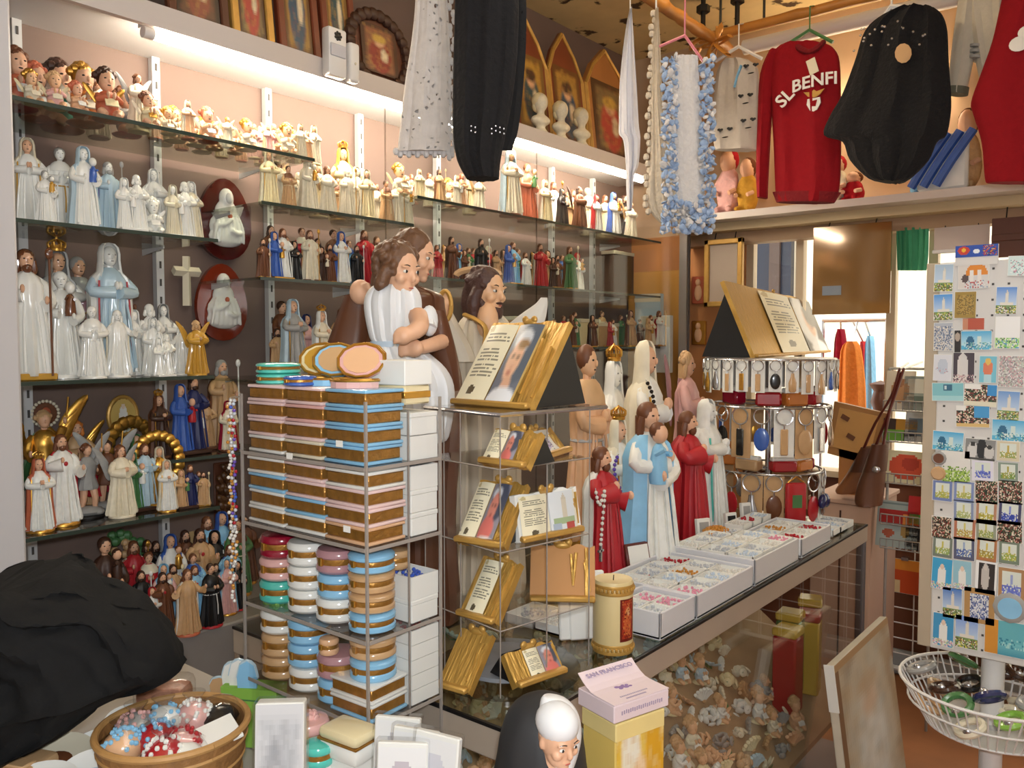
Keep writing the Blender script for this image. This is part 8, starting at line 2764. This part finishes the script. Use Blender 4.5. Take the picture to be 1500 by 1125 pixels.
# little riser box carrying them, in front of the stand
rb_ = thing('cork_box', 'printed cork coloured wooden box before the stand', 'box', (at(520, 1125, Z=.90).x, at(520, 1125, Z=.90).y - .03, .833), .3)
obj('body', MB().box((0, 0, .03), (.15, .085, .06), None, .003).mesh('b', False), mt('cork', 'b98450', .7, 0, .25, 60), rb_)
m = MB()
for i in range(18): m.ell((random.uniform(-.07, .07), random.uniform(-.038, .038), .060), (.003, .003, .0015), None, 6, 4)
obj('dark_spots', m.mesh('s'), res('darkbrown'), rb_)
obj('lid_seam', MB().box((0, 0, .045), (.1505, .0855, .002)).mesh('s', False), res('brown'), rb_)
P0 = at(455, 1072, Y=SY0 - .05)
def ped_round(px, py, Y, r_, h, c, lab):
    q = at(px, py, Y=Y)
    t = round_box(q.x, Y, q.z - h, r_, h, c, lab, None)
    obj('pedestal', MB().lathe([(r_ * .8, .833 - q.z + h), (r_ * .8, 0)], 20).mesh('p'), pap('white'), t)
    return t, q
t, q = ped_round(452, 1050, SY0 - .045, .036, .05, 'pink', 'pink round box with a rose shaped lid below the stand')
m = MB()
for i in range(9):
    a, r_ = i * 2.4, .004 + .02 * i / 14
    m.ell((r_ * math.cos(a), r_ * math.sin(a), .053 - .0006 * i), (.009, .004, .009), (.4 * math.sin(a), -.4 * math.cos(a), a + PI / 2), 7, 5)
obj('rose', m.mesh('r'), enam('pink'), t)
ped_round(466, 1086, SY0 - .085, .026, .035, 'teal', 'small mint round box below the rose box')
t = thing('cream_box', 'cream oval box with gilt line below the stand', 'box', (at(512, 1078, Y=SY0 - .05).x, SY0 - .05, .833), .1)
qz = at(512, 1062, Y=SY0 - .05).z - .833
obj('pedestal', MB().box((0, 0, (qz - .05) / 2), (.07, .05, qz - .05)).mesh('b', False), pap('white'), t)
obj('base', MB().box((0, 0, qz - .035), (.085, .06, .03), None, .008, 2).mesh('b'), enam('white'), t)
obj('lid', MB().box((0, 0, qz - .01), (.085, .06, .02), None, .008, 2).mesh('b'), enam('cream'), t)
obj('gilt_line', MB().box((0, 0, qz - .02), (.0855, .0605, .003)).mesh('b', False), BRASS, t)
# white card packs at the foot of the stand
for i, (px, py, rz, lab) in enumerate(((580, 1072, .5, 'white printed card leaning at the stand corner'), (602, 1090, .35, 'white card pack with small blue picture'), (628, 1098, .2, 'clear bag of white cards below the bead boxes'), (590, 1112, .6, 'crumpled white paper pack at the photo edge of the table'))):
    Y = SY0 - .03 - .025 * i
    q = at(px, py - 14, Y=Y)
    h = q.z - .833
    t = thing('card_pack', lab.replace(' at the photo edge of the table', ' beside the cork box'), 'card pack', (q.x, Y - .01, .833), rz)
    obj('cards', MB().box((0, .008, h / 2), (.075, .012, h), None, .002).mesh('c', False), pap('white'), t, (0, 0, 0), (-.15, 0, 0))
    obj('print', Cv(20, 30, 'eeeeee').ell(.5, .2, .25, .1, ('c8c8d0', '6ab4d8', 'd8d8e0', 'c8c0c8')[i]).lines(.15, .85, .4, .8, 6, 'c0c0c8').mesh('p', .07, h * .95), PRINT, t, (0, .001, .004), (-.15, 0, 0))
    obj('sleeve', MB().box((0, .008, h / 2 + .002), (.08, .018, h + .006), None, .002).mesh('s', False), CELLO, t, (0, 0, 0), (-.15, 0, 0))
# leaf and red strip at the far left
q = at(8, 800, X=-2.08)
t = thing('grey_green_leaf', 'grey green leaf tip beside the end post', 'leaf', (q.x, q.y - .07, q.z - .10))
obj('leaf', MB().prism([(-.05, 0), (.08, .0), (.03, .06), (-.02, .13), (-.07, .09)], -.004, .004, 'YZ').mesh('l', False), res('grey'), t)
obj('stem', MB().tube([(0, 0, 0), (-.0, -.05, -q.z + .12)], .006, 6).mesh('s'), res('green'), t)
